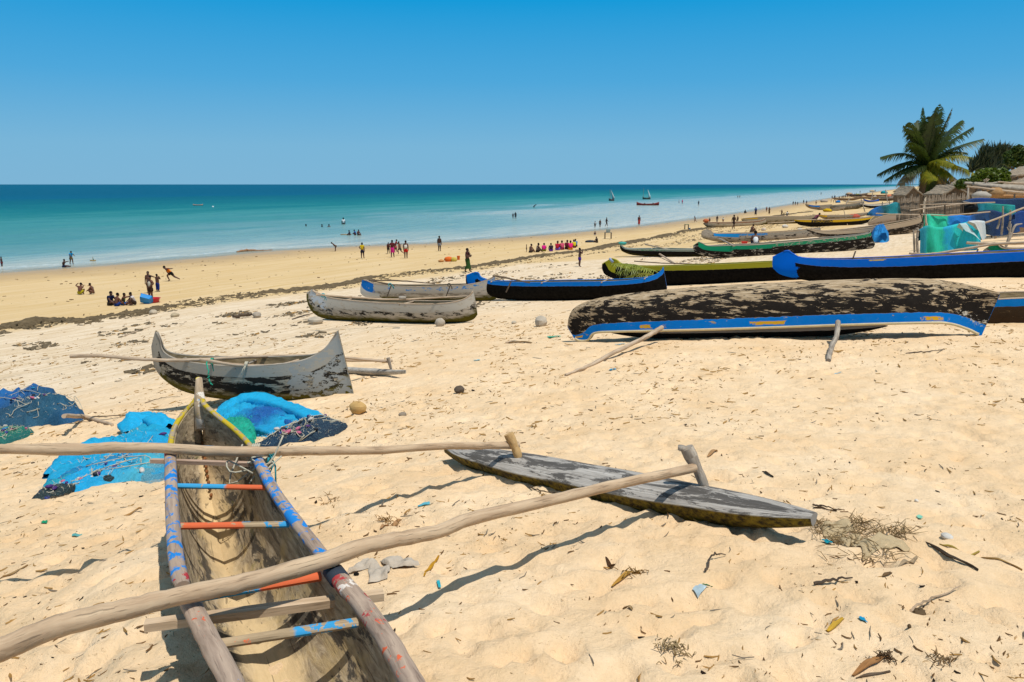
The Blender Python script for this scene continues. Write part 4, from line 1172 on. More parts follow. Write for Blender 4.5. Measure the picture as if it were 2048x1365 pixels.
for k, ((x0, x1), yy, cc, lb) in enumerate(far):
    h_ = 5.5 if k < 5 else 7
    simple_boat(lb, [(x0, yy), (x0 + (x1 - x0) * .3, yy + 1), (x0 + (x1 - x0) * .7, yy + 1), (x1, yy - 1)], [(x0 + 1, yy + 2), (x0 + (x1 - x0) * .3, yy + h_), (x0 + (x1 - x0) * .7, yy + h_), (x1, yy + 2)], [(x0 + 3, yy + h_), (x1, yy + h_)], 1.3, hull_mat('far_side', cc, cc, .5, .6, .8, nsc=.3))
mu = hull_mat('deep_green_side', '#4c4336', '#0e6e48', .5, .5, .98, nsc=.6)
A, B = G(1985, 522), G(2260, 520)
A.y += .6; B.y += .6
st = [(1985, 488, 1966, 503, .05), (1996, 489, 1968, 511, .2), (2012, 497, 1985, 519, .5), (2060, 497, 2045, 526, 1), (2140, 494, 2140, 526, 1), (2220, 492, 2225, 520, .5), (2262, 478, 2270, 505, .03)]
hull('outrigger_canoe', st, A, B, 1.1, mats=[mu, M_wood_in], label='canoe with a deep green rounded prow, right of the hung turquoise net', rail=.03, n=30)
# ================================================================== PEOPLE
SK_CACHE = {}
def skin_mesh(name, verts, edges, radii, root=0, sub=1):
    me = bpy.data.meshes.new(name + '_src'); me.from_pydata([tuple(v) for v in verts], edges, []); me.update()
    o = bpy.data.objects.new(name + '_src', me); COL.objects.link(o)
    md = o.modifiers.new('s', 'SKIN'); md.use_smooth_shade = True
    sv_ = me.skin_vertices[0].data
    for i, r in enumerate(radii):
        sv_[i].radius = r if hasattr(r, '__len__') else (r, r)
        sv_[i].use_root = (i == root)
    if sub:
        sd_ = o.modifiers.new('d', 'SUBSURF'); sd_.levels = sub
    dg = bpy.context.evaluated_depsgraph_get()
    res = bpy.data.meshes.new_from_object(o.evaluated_get(dg))
    bpy.data.objects.remove(o); bpy.data.meshes.remove(me)
    res.name = name
    return res

def V(*a): return Vector(a)
# joints for a figure of height 1, facing -Y (towards the camera), X to its left hand side in the picture's right
BASE = dict(pelvis=V(0, 0, .52), waist=V(0, .005, .60), chest=V(0, 0, .73), neck=V(0, 0, .835), chin=V(0, -.008, .875), head=V(0, -.006, .935),
            shL=V(.105, 0, .80), elL=V(.13, .01, .65), wrL=V(.135, -.03, .51), haL=V(.135, -.045, .455),
            shR=V(-.105, 0, .80), elR=V(-.13, .01, .65), wrR=V(-.135, -.03, .51), haR=V(-.135, -.045, .455),
            hiL=V(.055, 0, .50), knL=V(.06, -.01, .285), anL=V(.06, .012, .045), toL=V(.068, -.085, .018),
            hiR=V(-.055, 0, .50), knR=V(-.06, -.01, .285), anR=V(-.06, .012, .045), toR=V(-.068, -.085, .018))
def pose(**k):
    d = {a: b.copy() for a, b in BASE.items()}
    for a, b in k.items(): d[a] = V(*b)
    return d
def shifted(d, keys, off):
    for k in keys: d[k] = d[k] + V(*off)
    return d
UP = ['waist', 'chest', 'neck', 'chin', 'head', 'shL', 'elL', 'wrL', 'haL', 'shR', 'elR', 'wrR', 'haR']
def lean(d, ang, piv='pelvis', keys=UP, axis='X', drop=(0, 0, 0)):
    M = Matrix.Rotation(math.radians(ang), 3, axis); p = d[piv].copy()
    for k in keys: d[k] = M @ (d[k] - p) + p + V(*drop)
    return d
POSES = {}
POSES['stand'] = pose()
POSES['stand_hip'] = pose(elL=(.19, .03, .68), wrL=(.10, -.05, .58), haL=(.07, -.07, .57), knR=(-.07, -.03, .285), anR=(-.09, -.01, .045), toR=(-.11, -.09, .018))
POSES['walk'] = pose(knL=(.05, -.09, .29), anL=(.05, -.11, .045), toL=(.055, -.20, .03), knR=(-.05, .03, .28), anR=(-.05, .17, .075), toR=(-.05, .12, .018),
                     elL=(.13, .07, .66), wrL=(.13, .07, .53), haL=(.13, .06, .48), elR=(-.13, -.06, .66), wrR=(-.12, -.14, .56), haR=(-.12, -.17, .52))
d = pose(knL=(.05, -.15, .36), anL=(.05, -.07, .14), toL=(.055, -.15, .11), knR=(-.05, .08, .29), anR=(-.05, .27, .20), toR=(-.05, .31, .13),
         elL=(.17, .10, .70), wrL=(.15, .0, .60), haL=(.15, -.03, .58), elR=(-.17, -.06, .70), wrR=(-.13, -.15, .74), haR=(-.13, -.19, .76))
POSES['run'] = lean(d, 12)
d = pose(pelvis=(0, .06, .40), hiL=(.055, .06, .38), hiR=(-.055, .06, .38), knL=(.05, -.13, .30), anL=(.05, -.02, .045), toL=(.05, -.12, .018), knR=(-.05, .18, .22), anR=(-.05, .38, .13), toR=(-.05, .45, .09),
         waist=(0, .0, .46), chest=(0, -.10, .55), neck=(0, -.18, .62), chin=(0, -.22, .645), head=(0, -.25, .68), shL=(.105, -.15, .60), shR=(-.105, -.15, .60),
         elL=(.12, .0, .62), wrL=(.12, .15, .63), haL=(.12, .21, .64), elR=(-.13, -.20, .46), wrR=(-.10, -.14, .40), haR=(-.1, -.12, .37))
POSES['lunge'] = d
POSES['arms_up'] = pose(elL=(.17, -.03, .90), wrL=(.08, -.07, .96), haL=(.05, -.07, .98), elR=(-.17, -.03, .86), wrR=(-.10, -.09, .93), haR=(-.07, -.09, .95))
POSES['arm_out'] = pose(elL=(.22, -.04, .76), wrL=(.32, -.06, .73), haL=(.37, -.06, .73))
POSES['hands_face'] = pose(elL=(.14, -.10, .70), wrL=(.05, -.15, .80), haL=(.02, -.14, .85), elR=(-.14, -.10, .70), wrR=(-.05, -.15, .80), haR=(-.02, -.14, .85))
POSES['reach'] = lean(pose(elL=(.13, -.12, .74), wrL=(.12, -.24, .70), haL=(.12, -.29, .69), elR=(-.13, -.10, .72), wrR=(-.12, -.21, .66), haR=(-.12, -.26, .64), knL=(.06, -.09, .30), anL=(.06, -.10, .045), toL=(.06, -.19, .018), anR=(-.06, .09, .05), toR=(-.06, .0, .018)), 14)
POSES['bend'] = lean(pose(elL=(.13, -.05, .66), wrL=(.12, -.06, .53), haL=(.12, -.07, .48), elR=(-.13, -.05, .66), wrR=(-.12, -.06, .53), haR=(-.12, -.07, .48), pelvis=(0, .06, .50), hiL=(.055, .06, .48), hiR=(-.055, .06, .48)), 48)
def lower(dz, dy=0, **k):
    d = pose(); q = UP + ['pelvis', 'hiL', 'hiR']
    shifted(d, q, (0, dy, -dz))
    for a, b in k.items(): d[a] = V(*b)
    return d
d = lower(.40, .04, knL=(.10, -.18, .27), anL=(.08, -.08, .045), toL=(.085, -.17, .018), knR=(-.10, -.18, .27), anR=(-.08, -.08, .045), toR=(-.085, -.17, .018))
d = lean(d, 20); d['elL'] = V(.14, -.15, .25); d['wrL'] = V(.10, -.24, .20); d['haL'] = V(.08, -.27, .17); d['elR'] = V(-.14, -.15, .25); d['wrR'] = V(-.10, -.24, .20); d['haR'] = V(-.08, -.27, .17)
POSES['squat'] = d
d = {a: b.copy() for a, b in d.items()}
d['elL'] = V(.24, -.03, .44); d['wrL'] = V(.17, -.07, .52); d['haL'] = V(.12, -.08, .54); d['elR'] = V(-.16, -.05, .36); d['wrR'] = V(-.10, -.12, .46); d['haR'] = V(-.07, -.12, .49)
POSES['squat_arms'] = d
d = lower(.45, .06, knL=(.12, -.14, .18), anL=(.04, -.24, .05), toL=(.02, -.32, .03), knR=(-.12, -.14, .18), anR=(-.04, -.24, .05), toR=(-.02, -.32, .03))
d = lean(d, 12); d['elL'] = V(.14, -.08, .22); d['wrL'] = V(.08, -.18, .16); d['haL'] = V(.05, -.21, .14); d['elR'] = V(-.14, -.08, .22); d['wrR'] = V(-.08, -.18, .16); d['haR'] = V(-.05, -.21, .14)
POSES['sit'] = d
d = {a: b.copy() for a, b in d.items()}
d['knL'] = V(.06, -.20, .10); d['anL'] = V(.06, -.40, .05); d['toL'] = V(.06, -.44, .12); d['knR'] = V(-.06, -.20, .10); d['anR'] = V(-.06, -.40, .05); d['toR'] = V(-.06, -.44, .12)
d['elL'] = V(.12, -.12, .36); d['wrL'] = V(.10, -.26, .40); d['haL'] = V(.09, -.31, .41); d['elR'] = V(-.12, -.12, .36); d['wrR'] = V(-.10, -.26, .38); d['haR'] = V(-.09, -.31, .39)
POSES['sit_reach'] = d
POSES['carry'] = pose(elL=(.15, -.04, .66), wrL=(.08, -.15, .70), haL=(.04, -.17, .71), elR=(-.15, -.04, .65), wrR=(-.06, -.14, .66), haR=(-.02, -.16, .66), knL=(.05, -.07, .285), anL=(.05, -.09, .045), toL=(.055, -.18, .02), anR=(-.06, .09, .05), toR=(-.06, .01, .018))

def limb_hand(P, s):
    """five short unequal digits spread from the palm"""
    w_ = P['wr' + s]; h = P['ha' + s]; d_ = (h - w_)
    d_ = d_.normalized() if d_.length > 1e-4 else V(0, 0, -1)
    sd_ = d_.cross(V(0, 1, 0));
    if sd_.length < .1: sd_ = d_.cross(V(1, 0, 0))
    sd_.normalize()
    mb = MB()
    for k, (o_, L) in enumerate(((-.011, .030), (-.0037, .036), (.0037, .034), (.011, .027))):
        a = h + sd_ * o_ * .8 - d_ * .004
        mb.tube([a, a + d_ * L * .5 + V(0, -.002, 0), a + d_ * L + V(0, -.008, 0)], [.0052, .0048, .0036], 5)
    a = h - sd_ * .010 - d_ * .02
    mb.tube([a, a - sd_ * .014 + d_ * .012, a - sd_ * .017 + d_ * .026], [.006, .0055, .004], 5)
    return mb

def CS(l): return [tuple(q * 1.24 for q in v) if hasattr(v, '__len__') else v * 1.28 for v in l]
def make_meshes(pn):
    P = POSES[pn]
    J = ['pelvis', 'waist', 'chest', 'neck', 'chin', 'head', 'shL', 'elL', 'wrL', 'haL', 'shR', 'elR', 'wrR', 'haR', 'hiL', 'knL', 'anL', 'toL', 'hiR', 'knR', 'anR', 'toR']
    R_ = dict(pelvis=(.072, .055), waist=(.066, .048), chest=(.082, .056), neck=(.030, .030), chin=(.036, .042), head=(.052, .060), shL=.036, elL=.025, wrL=.018, haL=(.022, .012),
              shR=.036, elR=.025, wrR=.018, haR=(.022, .012), hiL=.055, knL=.037, anL=.024, toL=(.026, .014), hiR=.055, knR=.037, anR=.024, toR=(.026, .014))
    ix = {j: i for i, j in enumerate(J)}
    E = [('pelvis', 'waist'), ('waist', 'chest'), ('chest', 'neck'), ('neck', 'chin'), ('chin', 'head'), ('chest', 'shL'), ('shL', 'elL'), ('elL', 'wrL'), ('wrL', 'haL'), ('chest', 'shR'), ('shR', 'elR'), ('elR', 'wrR'), ('wrR', 'haR'),
         ('pelvis', 'hiL'), ('hiL', 'knL'), ('knL', 'anL'), ('anL', 'toL'), ('pelvis', 'hiR'), ('hiR', 'knR'), ('knR', 'anR'), ('anR', 'toR')]
    R_ = {k_: tuple(q * 1.22 for q in v_) if hasattr(v_, '__len__') else v_ * 1.26 for k_, v_ in R_.items()}
    body = skin_mesh('body', [P[j] for j in J], [(ix[a], ix[b]) for a, b in E], [R_[j] for j in J], 0, 1)
    hd = P['head']; ch = P['chin']; up = (hd - P['neck']).normalized()
    # face, ears and fingers are merged into the body surface
    bm = bmesh.new(); bm.from_mesh(body)
    mb = MB()
    f = V(0, -1, 0); f = (f - up * f.dot(up)).normalized(); sd_ = up.cross(f)
    mb.ell(hd - up * .008 + f * .004, (.050, .060, .066), 12, 8, Matrix((sd_, f, up)).transposed())
    mb.ell(hd - up * .022 + f * .062, (.011, .013, .016), 6, 4, Matrix((sd_, f, up)).transposed())
    for s_ in (-1, 1): mb.ell(hd - up * .018 + sd_ * s_ * .052, (.008, .013, .018), 6, 4, Matrix((sd_, f, up)).transposed())
    mb.ell(hd - up * .046 + f * .050, (.020, .012, .008), 6, 4, Matrix((sd_, f, up)).transposed())
    for s_ in 'LR':
        q = limb_hand(P, s_); b0 = len(mb.v); mb.v += q.v; mb.f += [[b0 + i for i in fc] for fc in q.f]; mb.uv += q.uv; mb.mi += q.mi
    tm_ = mb.mesh('tmp'); bm.from_mesh(tm_); bm.to_mesh(body); bm.free(); bpy.data.meshes.remove(tm_)
    body.polygons.foreach_set('use_smooth', [True] * len(body.polygons))
    eyes = [MB().ell(hd - up * .008 + f * .058 + sd_ * s_ * .021, (.008, .006, .006), 6, 4).mesh('eye') for s_ in (-1, 1)]
    hm = MB(); hm.ell(hd + up * .016 - f * .012, (.060, .064, .060), 12, 7, Matrix((sd_, f, up)).transposed(), jit=.05)
    hair = hm.mesh('hair')
    # shirt: torso with short sleeves
    sj = ['pelvis', 'waist', 'chest', 'ntop', 'shL', 'slL', 'shR', 'slR']
    pv = P['pelvis'].lerp(P['waist'], .15)
    pos_ = [pv, P['waist'], P['chest'], P['chest'].lerp(P['neck'], .75), P['shL'], P['shL'].lerp(P['elL'], .62), P['shR'], P['shR'].lerp(P['elR'], .62)]
    shirt = skin_mesh('shirt', pos_, [(0, 1), (1, 2), (2, 3), (2, 4), (4, 5), (2, 6), (6, 7)], CS([(.086, .068), (.080, .062), (.094, .068), (.045, .045), .048, .042, .048, .042]), 2, 1)
    vest = skin_mesh('vest', pos_[:4] + [P['chest'].lerp(P['shL'], .7), P['chest'].lerp(P['shR'], .7)], [(0, 1), (1, 2), (2, 3), (2, 4), (2, 5)], CS([(.086, .068), (.080, .062), (.094, .068), (.045, .045), .05, .05]), 2, 1)
    sp = [P['pelvis'].lerp(P['waist'], .45), P['pelvis'], P['hiL'], P['hiL'].lerp(P['knL'], .78), P['hiR'], P['hiR'].lerp(P['knR'], .78)]
    shorts = skin_mesh('shorts', sp, [(0, 1), (1, 2), (2, 3), (1, 4), (4, 5)], CS([(.084, .066), (.086, .070), .066, .062, .066, .062]), 1, 1)
    tr = [P['pelvis'].lerp(P['waist'], .45), P['pelvis'], P['hiL'], P['knL'], P['knL'].lerp(P['anL'], .85), P['hiR'], P['knR'], P['knR'].lerp(P['anR'], .85)]
    trousers = skin_mesh('trousers', tr, [(0, 1), (1, 2), (2, 3), (3, 4), (1, 5), (5, 6), (6, 7)], CS([(.084, .066), (.086, .070), .064, .048, .042, .064, .048, .042]), 1, 1)
    # wrap skirt: rings from the waist around both legs
    rows = []
    def ringpts(c, rx, ry):
        return [c + V(rx * math.cos(t) * (1 + .05 * math.sin(5 * t)), ry * math.sin(t) * (1 + .05 * math.sin(5 * t)), 0) for t in [2 * math.pi * k / 18 for k in range(18)]]
    pl = P['pelvis']; mk_ = (P['knL'] + P['knR']) / 2; ma = (P['anL'] + P['anR']) / 2 + V(0, 0, .04)
    wk = abs(P['knL'].x - P['knR'].x) / 2; wk2 = abs(P['knL'].y - P['knR'].y) / 2; wa = abs(P['anL'].x - P['anR'].x) / 2; wa2 = abs(P['anL'].y - P['anR'].y) / 2
    rows.append(ringpts(pl.lerp(P['waist'], .7), .100, .078)); rows.append(ringpts(pl, .118, .095)); rows.append(ringpts(pl.lerp(mk_, .5) , .08 + wk * .4, .075 + wk2 * .5))
    rows.append(ringpts(mk_, wk + .062, wk2 + .06)); rows.append(ringpts(mk_.lerp(ma, .7), wa + .062, wa2 + .055))
    q = MB(); q.grid(rows, close=True); skirt = q.mesh('skirt')
    q = MB(); q.grid(rows[:4], close=True); kskirt = q.mesh('short_skirt')
    return dict(body=body, hair=hair, eyes=eyes, shirt=shirt, vest=vest, shorts=shorts, trousers=trousers, skirt=skirt, short_skirt=kskirt)
MESHES = {}
CLOTH = {}
def cloth_mat(c):
    if c not in CLOTH: CLOTH[c] = plain('cloth_' + c.strip('#'), c, .85, .15, .18, 14, .004, 40)
    return CLOTH[c]
SKIN = [plain('skin_dark', '#54352a', .55, .35, .1, 6), plain('skin_brown', '#6a4432', .55, .35, .1, 6), plain('skin_deep', '#40281e', .55, .35, .1, 6)]
HAIR = plain('black_hair', '#0d0a09', .9, .2, .2, 60)
EYE = plain('eye_white', '#c9c2b8', .4)

def person(label, pn, px, y0, y1, face, top=None, bottom=None, bk='shorts', tk='shirt', skin=0, sink=0.0, group='people on the beach and in the shallows', g=None, hscale=1.0):
    """face: degrees, 0 looks at the camera, 90 looks to the right of the picture, 180 away"""
    if pn not in MESHES: MESHES[pn] = make_meshes(pn)
    ms = MESHES[pn]
    if g is None: g = G(px, y1)
    if g.z > .02: g = Vector((g.x, g.y, gz(g.x, g.y)))
    zmin = -0.0
    pxh = (y1 - y0) * mpp(g)
    ptop = POSES[pn]['head'].z + .065
    sc = pxh / (ptop - sink) / .985 * hscale
    root = rootm('person', (g.x, g.y, g.z - sink * sc), math.radians(face), label, 'person', group)
    def part(nm, me, mat):
        o = bpy.data.objects.new(nm, me); COL.objects.link(o); o.parent = root; o.scale = (sc, sc, sc)
        if not me.materials: me.materials.append(None)
        o.material_slots[0].link = 'OBJECT'; o.material_slots[0].material = mat
        return o
    bd = part('body', ms['body'], SKIN[skin % 3]); part('hair', ms['hair'], HAIR)
    if y1 - y0 > 24:
        for e_ in ms['eyes']:
            q_ = part('eye', e_, EYE); q_.parent = bd; q_.scale = (1, 1, 1)
    if top: part(tk, ms[tk], cloth_mat(top))
    if bottom: part(bk, ms[bk], cloth_mat(bottom))
    return root, g, sc

PEOPLE = [
 # left shallows and sand
 ('child standing in the water at the left edge of the photo', 'stand', 4, 514, 533, 150, None, '#7a2a2a', 'shorts', 'shirt', 0, .1),
 ('child sitting at the water edge with both arms stretched out', 'sit_reach', 129, 519, 535, 80, None, '#1c2c4a', 'shorts', 'shirt', 0, 0),
 ('child in a turquoise top striding through the water edge', 'reach', 143, 503, 529, 60, '#0f8fc4', '#6a5a3c', 'shorts', 'shirt', 0, .0),
 ('shirtless child crouching with arms raised to the head, yellow shorts', 'squat_arms', 161, 567, 590, 170, None, '#a89a1e', 'shorts', 'shirt', 1, 0),
 ('shirtless child crouching alone, right of the one with raised arms', 'squat', 186, 567, 589, -80, None, None, 'shorts', 'shirt', 1, 0),
 ('child in a navy shirt sitting leftmost of the close group', 'sit', 223, 584, 612, 70, '#141c3c', '#2a2420', 'shorts', 'shirt', 0, 0),
 ('shirtless child sitting second from left with blue shorts, back turned', 'sit', 236, 587, 613, 140, None, '#15306e', 'shorts', 'shirt', 1, 0),
 ('child in a green vest sitting with arms reaching right', 'sit_reach', 249, 587, 611, 85, '#4f5f38', '#0f5fa0', 'shorts', 'vest', 1, 0),
 ('child in a white shirt crouching left of the blue tub', 'squat', 268, 585, 611, -50, '#d8cfd0', '#3a2c24', 'shorts', 'shirt', 0, 0),
 ('boy in a white vest and brown shorts standing by the red basin', 'stand_hip', 303, 553, 601, -30, '#d2cbb8', '#3a261c', 'shorts', 'vest', 1, 0),
 ('shirtless boy standing just behind the one in the white vest', 'arm_out', 299, 543, 586, 10, None, '#5a4030', 'shorts', 'shirt', 0, 0),
 ('small child in blue trousers standing with arms folded', 'hands_face', 316, 548, 583, 160, None, '#1c2f78', 'trousers', 'shirt', 0, 0),
 ('boy in an orange shirt lunging to the left', 'lunge', 341, 533, 563, -88, '#e0741c', '#141414', 'shorts', 'vest', 0, 0),
 # middle sand
 ('shirtless child bending forward near the water, left of the yellow shirt', 'bend', 671, 485, 503, -70, None, '#6a5c44', 'shorts', 'shirt', 0, 0),
 ('child in a yellow shirt and navy shorts standing alone', 'stand_hip', 725, 486, 517, 175, '#c8aa1e', '#1c2036', 'shorts', 'shirt', 0, 0),
 ('thin dark child walking at the left of the ball players', 'walk', 777, 486, 508, 200, '#4a2420', '#2a241c', 'shorts', 'shirt', 2, 0),
 ('woman in a vivid pink skirt and red top standing in the group', 'stand_hip', 785, 481, 515, 190, '#5a2024', '#d02a86', 'short_skirt', 'shirt', 0, 0),
 ('person in red patterned clothes behind the pink skirt', 'reach', 791, 480, 505, 100, '#8a2c34', '#b04050', 'shorts', 'shirt', 0, 0),
 ('shirtless boy with legs apart between pink skirt and white vest', 'run', 800, 484, 511, -120, None, '#3c4438', 'shorts', 'shirt', 1, 0),
 ('boy in a white vest and red shorts standing with back turned', 'stand', 812, 482, 517, 180, '#d8d0c4', '#b8281c', 'shorts', 'vest', 0, 0),
 ('tall shirtless youth standing alone at the water edge', 'stand', 879, 473, 503, 160, None, '#7c8088', 'shorts', 'shirt', 2, 0),
 ('boy in purple shorts walking with hands to his face', 'hands_face', 1159, 497, 534, 100, None, '#3a1f8c', 'shorts', 'shirt', 0, 0),
 # seated row
 ('small shirtless child standing at the left end of the seated row', 'stand', 1053, 490, 505, 90, None, '#3a2c20', 'shorts', 'shirt', 0, 0),
 ('shirtless person seated second in the row', 'sit', 1062, 489, 506, 120, None, '#3a3028', 'shorts', 'shirt', 1, 0),
 ('person in a brown and white top seated third in the row', 'sit', 1076, 487, 505, 110, '#8a7868', '#2c241c', 'shorts', 'vest', 0, 0),
 ('person in a hot pink top and olive cloth seated in the row', 'sit', 1088, 487, 503, 175, '#e02088', '#7a7a28', 'shorts', 'shirt', 0, 0),
 ('person in a dark top and purple wrap seated in the row', 'sit', 1102, 487, 503, 190, '#2a1c2c', '#6a3c9c', 'shorts', 'shirt', 0, 0),
 ('person in a crimson top and lilac wrap seated mid row', 'sit', 1115, 483, 501, 160, '#b81c3c', '#7a50b0', 'shorts', 'shirt', 0, 0),
 ('person in a rose pink top seated right of the crimson one', 'sit', 1124, 482, 500, 200, '#c8506c', '#8c3048', 'shorts', 'shirt', 0, 0),
 ('person in a dark red top half hidden in the row', 'sit', 1134, 481, 499, 150, '#6c1828', '#2c1c1c', 'shorts', 'shirt', 0, 0),
 ('person in a bright pink top and orange wrap seated in the row', 'sit', 1141, 482, 500, 185, '#e82878', '#e08018', 'shorts', 'shirt', 0, 0),
 ('person in a yellow top seated near the right end of the row', 'sit', 1148, 480, 496, 210, '#d0b820', '#6c1c2c', 'shorts', 'shirt', 0, 0),
 ('person in a pale blue top seated last in the row', 'sit', 1151, 479, 494, 200, '#3c78a8', '#4c3c34', 'shorts', 'shirt', 0, 0),
 ('dark clad woman sitting beside a cloth right of the row', 'sit', 1193, 474, 486, 230, '#241a18', '#3c3028', 'shorts', 'shirt', 0, 0),
 ('small child sitting on the wet sand left of the bucket table', 'sit', 1190, 463, 471, 180, None, '#c8c0b0', 'shorts', 'shirt', 0, 0),
 ('small child in a pale top, left of three near the shore', 'stand', 1190, 443, 456, 180, '#b0b4b8', '#4a3c34', 'shorts', 'shirt', 0, 0),
 ('thin child in the middle of three near the shore', 'stand', 1200, 440, 455, 170, None, '#4c4440', 'shorts', 'shirt', 0, 0),
 ('taller person walking, right of three near the shore', 'walk', 1213, 436, 453, 100, '#4c3c38', '#38302c', 'shorts', 'shirt', 0, 0),
 ('person in a red wrap standing alone at the water edge', 'stand', 1278, 432, 451, 150, '#6c4034', '#c02c20', 'skirt', 'shirt', 0, 0),
 ('child running along the wet sand, left of the green chair', 'run', 1390, 433, 446, -90, None, '#8a5a44', 'shorts', 'shirt', 1, 0),
 ('man in a white sleeveless shirt sitting behind the green canoe', 'sit', 1510, 463, 492, 175, '#d8dcde', '#3a3a44', 'shorts', 'vest', 0, 0),
 ('child in a dark blue shirt sitting by the blue prowed canoe', 'sit', 1443, 470, 485, 200, '#142038', '#241c1c', 'shorts', 'shirt', 0, 0),
 ('shirtless person squatting behind the man in white', 'squat', 1503, 449, 466, 100, None, '#4a3c30', 'shorts', 'shirt', 1, 0),
 ('person in a faded pink top leaning by the yellow ended canoe', 'bend', 1628, 427, 453, 100, '#7c4050', '#4c2c34', 'skirt', 'shirt', 0, 0),
 ('tiny child standing at the left tip of the brown canoe', 'stand', 1419, 436, 447, 180, None, '#5c3c2c', 'shorts', 'shirt', 0, 0),
 ('person sitting on the brown canoe, first from the left', 'stand', 1434, 432, 446, 180, '#3c3028', '#8c7c6c', 'skirt', 'shirt', 0, 0),
 ('child in a white top beside the brown canoe', 'stand', 1446, 435, 446, 180, '#d8d4cc', '#6c2c3c', 'shorts', 'shirt', 0, 0),
 ('shirtless figure standing in front of the brown canoe', 'walk', 1467, 431, 458, 120, '#4c3a30', '#3a2c24', 'shorts', 'shirt', 0, 0),
 ('thin person standing behind the right end of the brown canoe', 'stand', 1475, 433, 446, 180, None, '#5c4438', 'shorts', 'shirt', 0, 0),
 ('dark figure sitting alone on the sand beyond the canoes', 'sit', 1490, 420, 427, 120, '#1c1614', '#1c1614', 'shorts', 'shirt', 2, 0),
 ('person in a blue top walking beyond the brown canoe', 'stand_hip', 1511, 415, 431, 180, '#1c3c7c', '#2c2c38', 'skirt', 'shirt', 0, 0),
 ('thin orange brown figure, left of a pair on the far sand', 'stand', 1533, 414, 424, 180, '#8c5438', '#6c442c', 'shorts', 'shirt', 1, 0),
 ('brown clad figure leaning, right of a pair on the far sand', 'carry', 1538, 415, 429, 120, '#5c3c24', '#4c3420', 'skirt', 'shirt', 0, 0),
 ('child with arms out beside the low table on the far sand', 'arm_out', 1563, 420, 432, 180, None, '#3c302c', 'shorts', 'shirt', 0, 0),
 ('child in white sitting on the low table on the far sand', 'squat', 1574, 423, 432, 150, '#d8d4cc', '#5c4c44', 'shorts', 'shirt', 0, 0),
 ('first of three thin figures standing in line on the far sand', 'stand', 1586, 403, 411, 180, '#4c3c38', None, 'shorts', 'shirt', 0, 0),
 ('middle of three thin figures standing in line on the far sand', 'stand', 1590.5, 403.5, 411, 180, '#5c4438', None, 'shorts', 'shirt', 0, 0),
 ('last of three thin figures standing in line on the far sand', 'stand', 1595, 404, 411, 180, '#3c3430', None, 'shorts', 'shirt', 0, 0),
 ('green clad figure left of the small blue tipped canoe', 'stand', 1607, 400, 408, 180, '#34442c', None, 'shorts', 'shirt', 0, 0),
 ('figure in pale blue just behind the small blue tipped canoe', 'stand', 1613, 401, 409, 180, '#4c6c8c', '#5c2c34', 'shorts', 'shirt', 0, 0),
 ('thin pale figure behind the small blue tipped canoe', 'stand', 1632, 401, 410, 180, '#b0a498', None, 'shorts', 'shirt', 0, 0),
 ('figure with one arm out near the farthest boats', 'arm_out', 1664, 392, 399, 180, None, '#4c3430', 'shorts', 'shirt', 0, 0),
 ('tall grey blue figure standing near the farthest boats', 'stand', 1669, 391, 401, 180, '#4c5468', '#3c4458', 'skirt', 'shirt', 0, 0),
 ('thin figure walking left of the far crowd', 'walk', 1678, 393, 401, 90, '#4c4038', None, 'shorts', 'shirt', 0, 0),
 ('tiny figure standing far off in the shallows', 'stand', 1642, 385, 390, 180, '#5c5c5c', None, 'shorts', 'shirt', 0, 0),
 ('tiny figure on the distant sand spit, left', 'stand', 1720, 382, 387, 180, '#5c4c44', None, 'shorts', 'shirt', 0, 0),
 ('tiny figure on the distant sand spit, right', 'stand', 1750, 380, 385, 180, '#4c4440', None, 'shorts', 'shirt', 0, 0),
 # in the water
 ('man in a white shirt standing waist deep in the sea', 'stand', 687, 436, 449, 200, '#d8dcdc', '#2c3438', 'shorts', 'shirt', 0, .45),
 ('lone swimmer with only the head showing, leftmost of three', 'stand', 612, 449, 453, 180, None, None, 'shorts', 'shirt', 0, .84),
 ('swimmer with raised shoulders in the middle of three', 'stand', 644, 449, 454, 120, '#1c2c38', None, 'shorts', 'shirt', 0, .76),
 ('swimmer with head out of the water, right of three', 'stand', 658, 449, 454, 180, None, None, 'shorts', 'shirt', 0, .78),
 ('child sitting in thin water beside a floating plank', 'sit', 699, 461, 471, -90, '#3c4858', None, 'shorts', 'shirt', 0, .05),
 ('child in blue crouching over a tub in the shallows', 'squat', 711, 460, 471, -70, '#1a5cac', None, 'shorts', 'shirt', 0, .05),
 ('child leaning back at the right of the shallows group', 'sit', 717, 460, 471, 60, '#6c3c34', None, 'shorts', 'shirt', 0, .05),
 ('slim figure wading, left of a pair in the shallows', 'stand', 1026, 427, 437, 180, '#5c5048', None, 'shorts', 'shirt', 0, .08),
 ('darker broader figure wading, right of a pair in the shallows', 'stand_hip', 1031, 425, 438, 180, '#1c2428', '#2c3034', 'shorts', 'shirt', 0, .05),
 ('dark figure leaning in the water between the pair and the sailing boats', 'bend', 1068, 409, 416, 90, '#24282c', '#24282c', 'shorts', 'shirt', 2, .25),
 ('white clad figure wading far right of the sailing canoe', 'stand', 1358, 401, 407, 180, '#ccd0d4', '#b8c0c8', 'shorts', 'shirt', 0, .1),
 ('figure in hot pink wading beside the white clad one', 'stand', 1364.5, 400, 408, 180, '#e03c80', '#a8607c', 'short_skirt', 'shirt', 0, .05),
 ('thin dark figure wading alone right of the pink one', 'stand', 1397, 402, 411, 180, '#3c4c5c', '#3c4850', 'shorts', 'shirt', 0, .05),
 ('first of two faint figures wading far out on the right', 'stand', 1475.5, 391, 396, 180, '#8c8478', None, 'shorts', 'shirt', 1, .1),
 ('second of two faint figures wading far out on the right', 'stand', 1479.5, 391, 396, 180, '#7c7468', None, 'shorts', 'shirt', 1, .1),
]
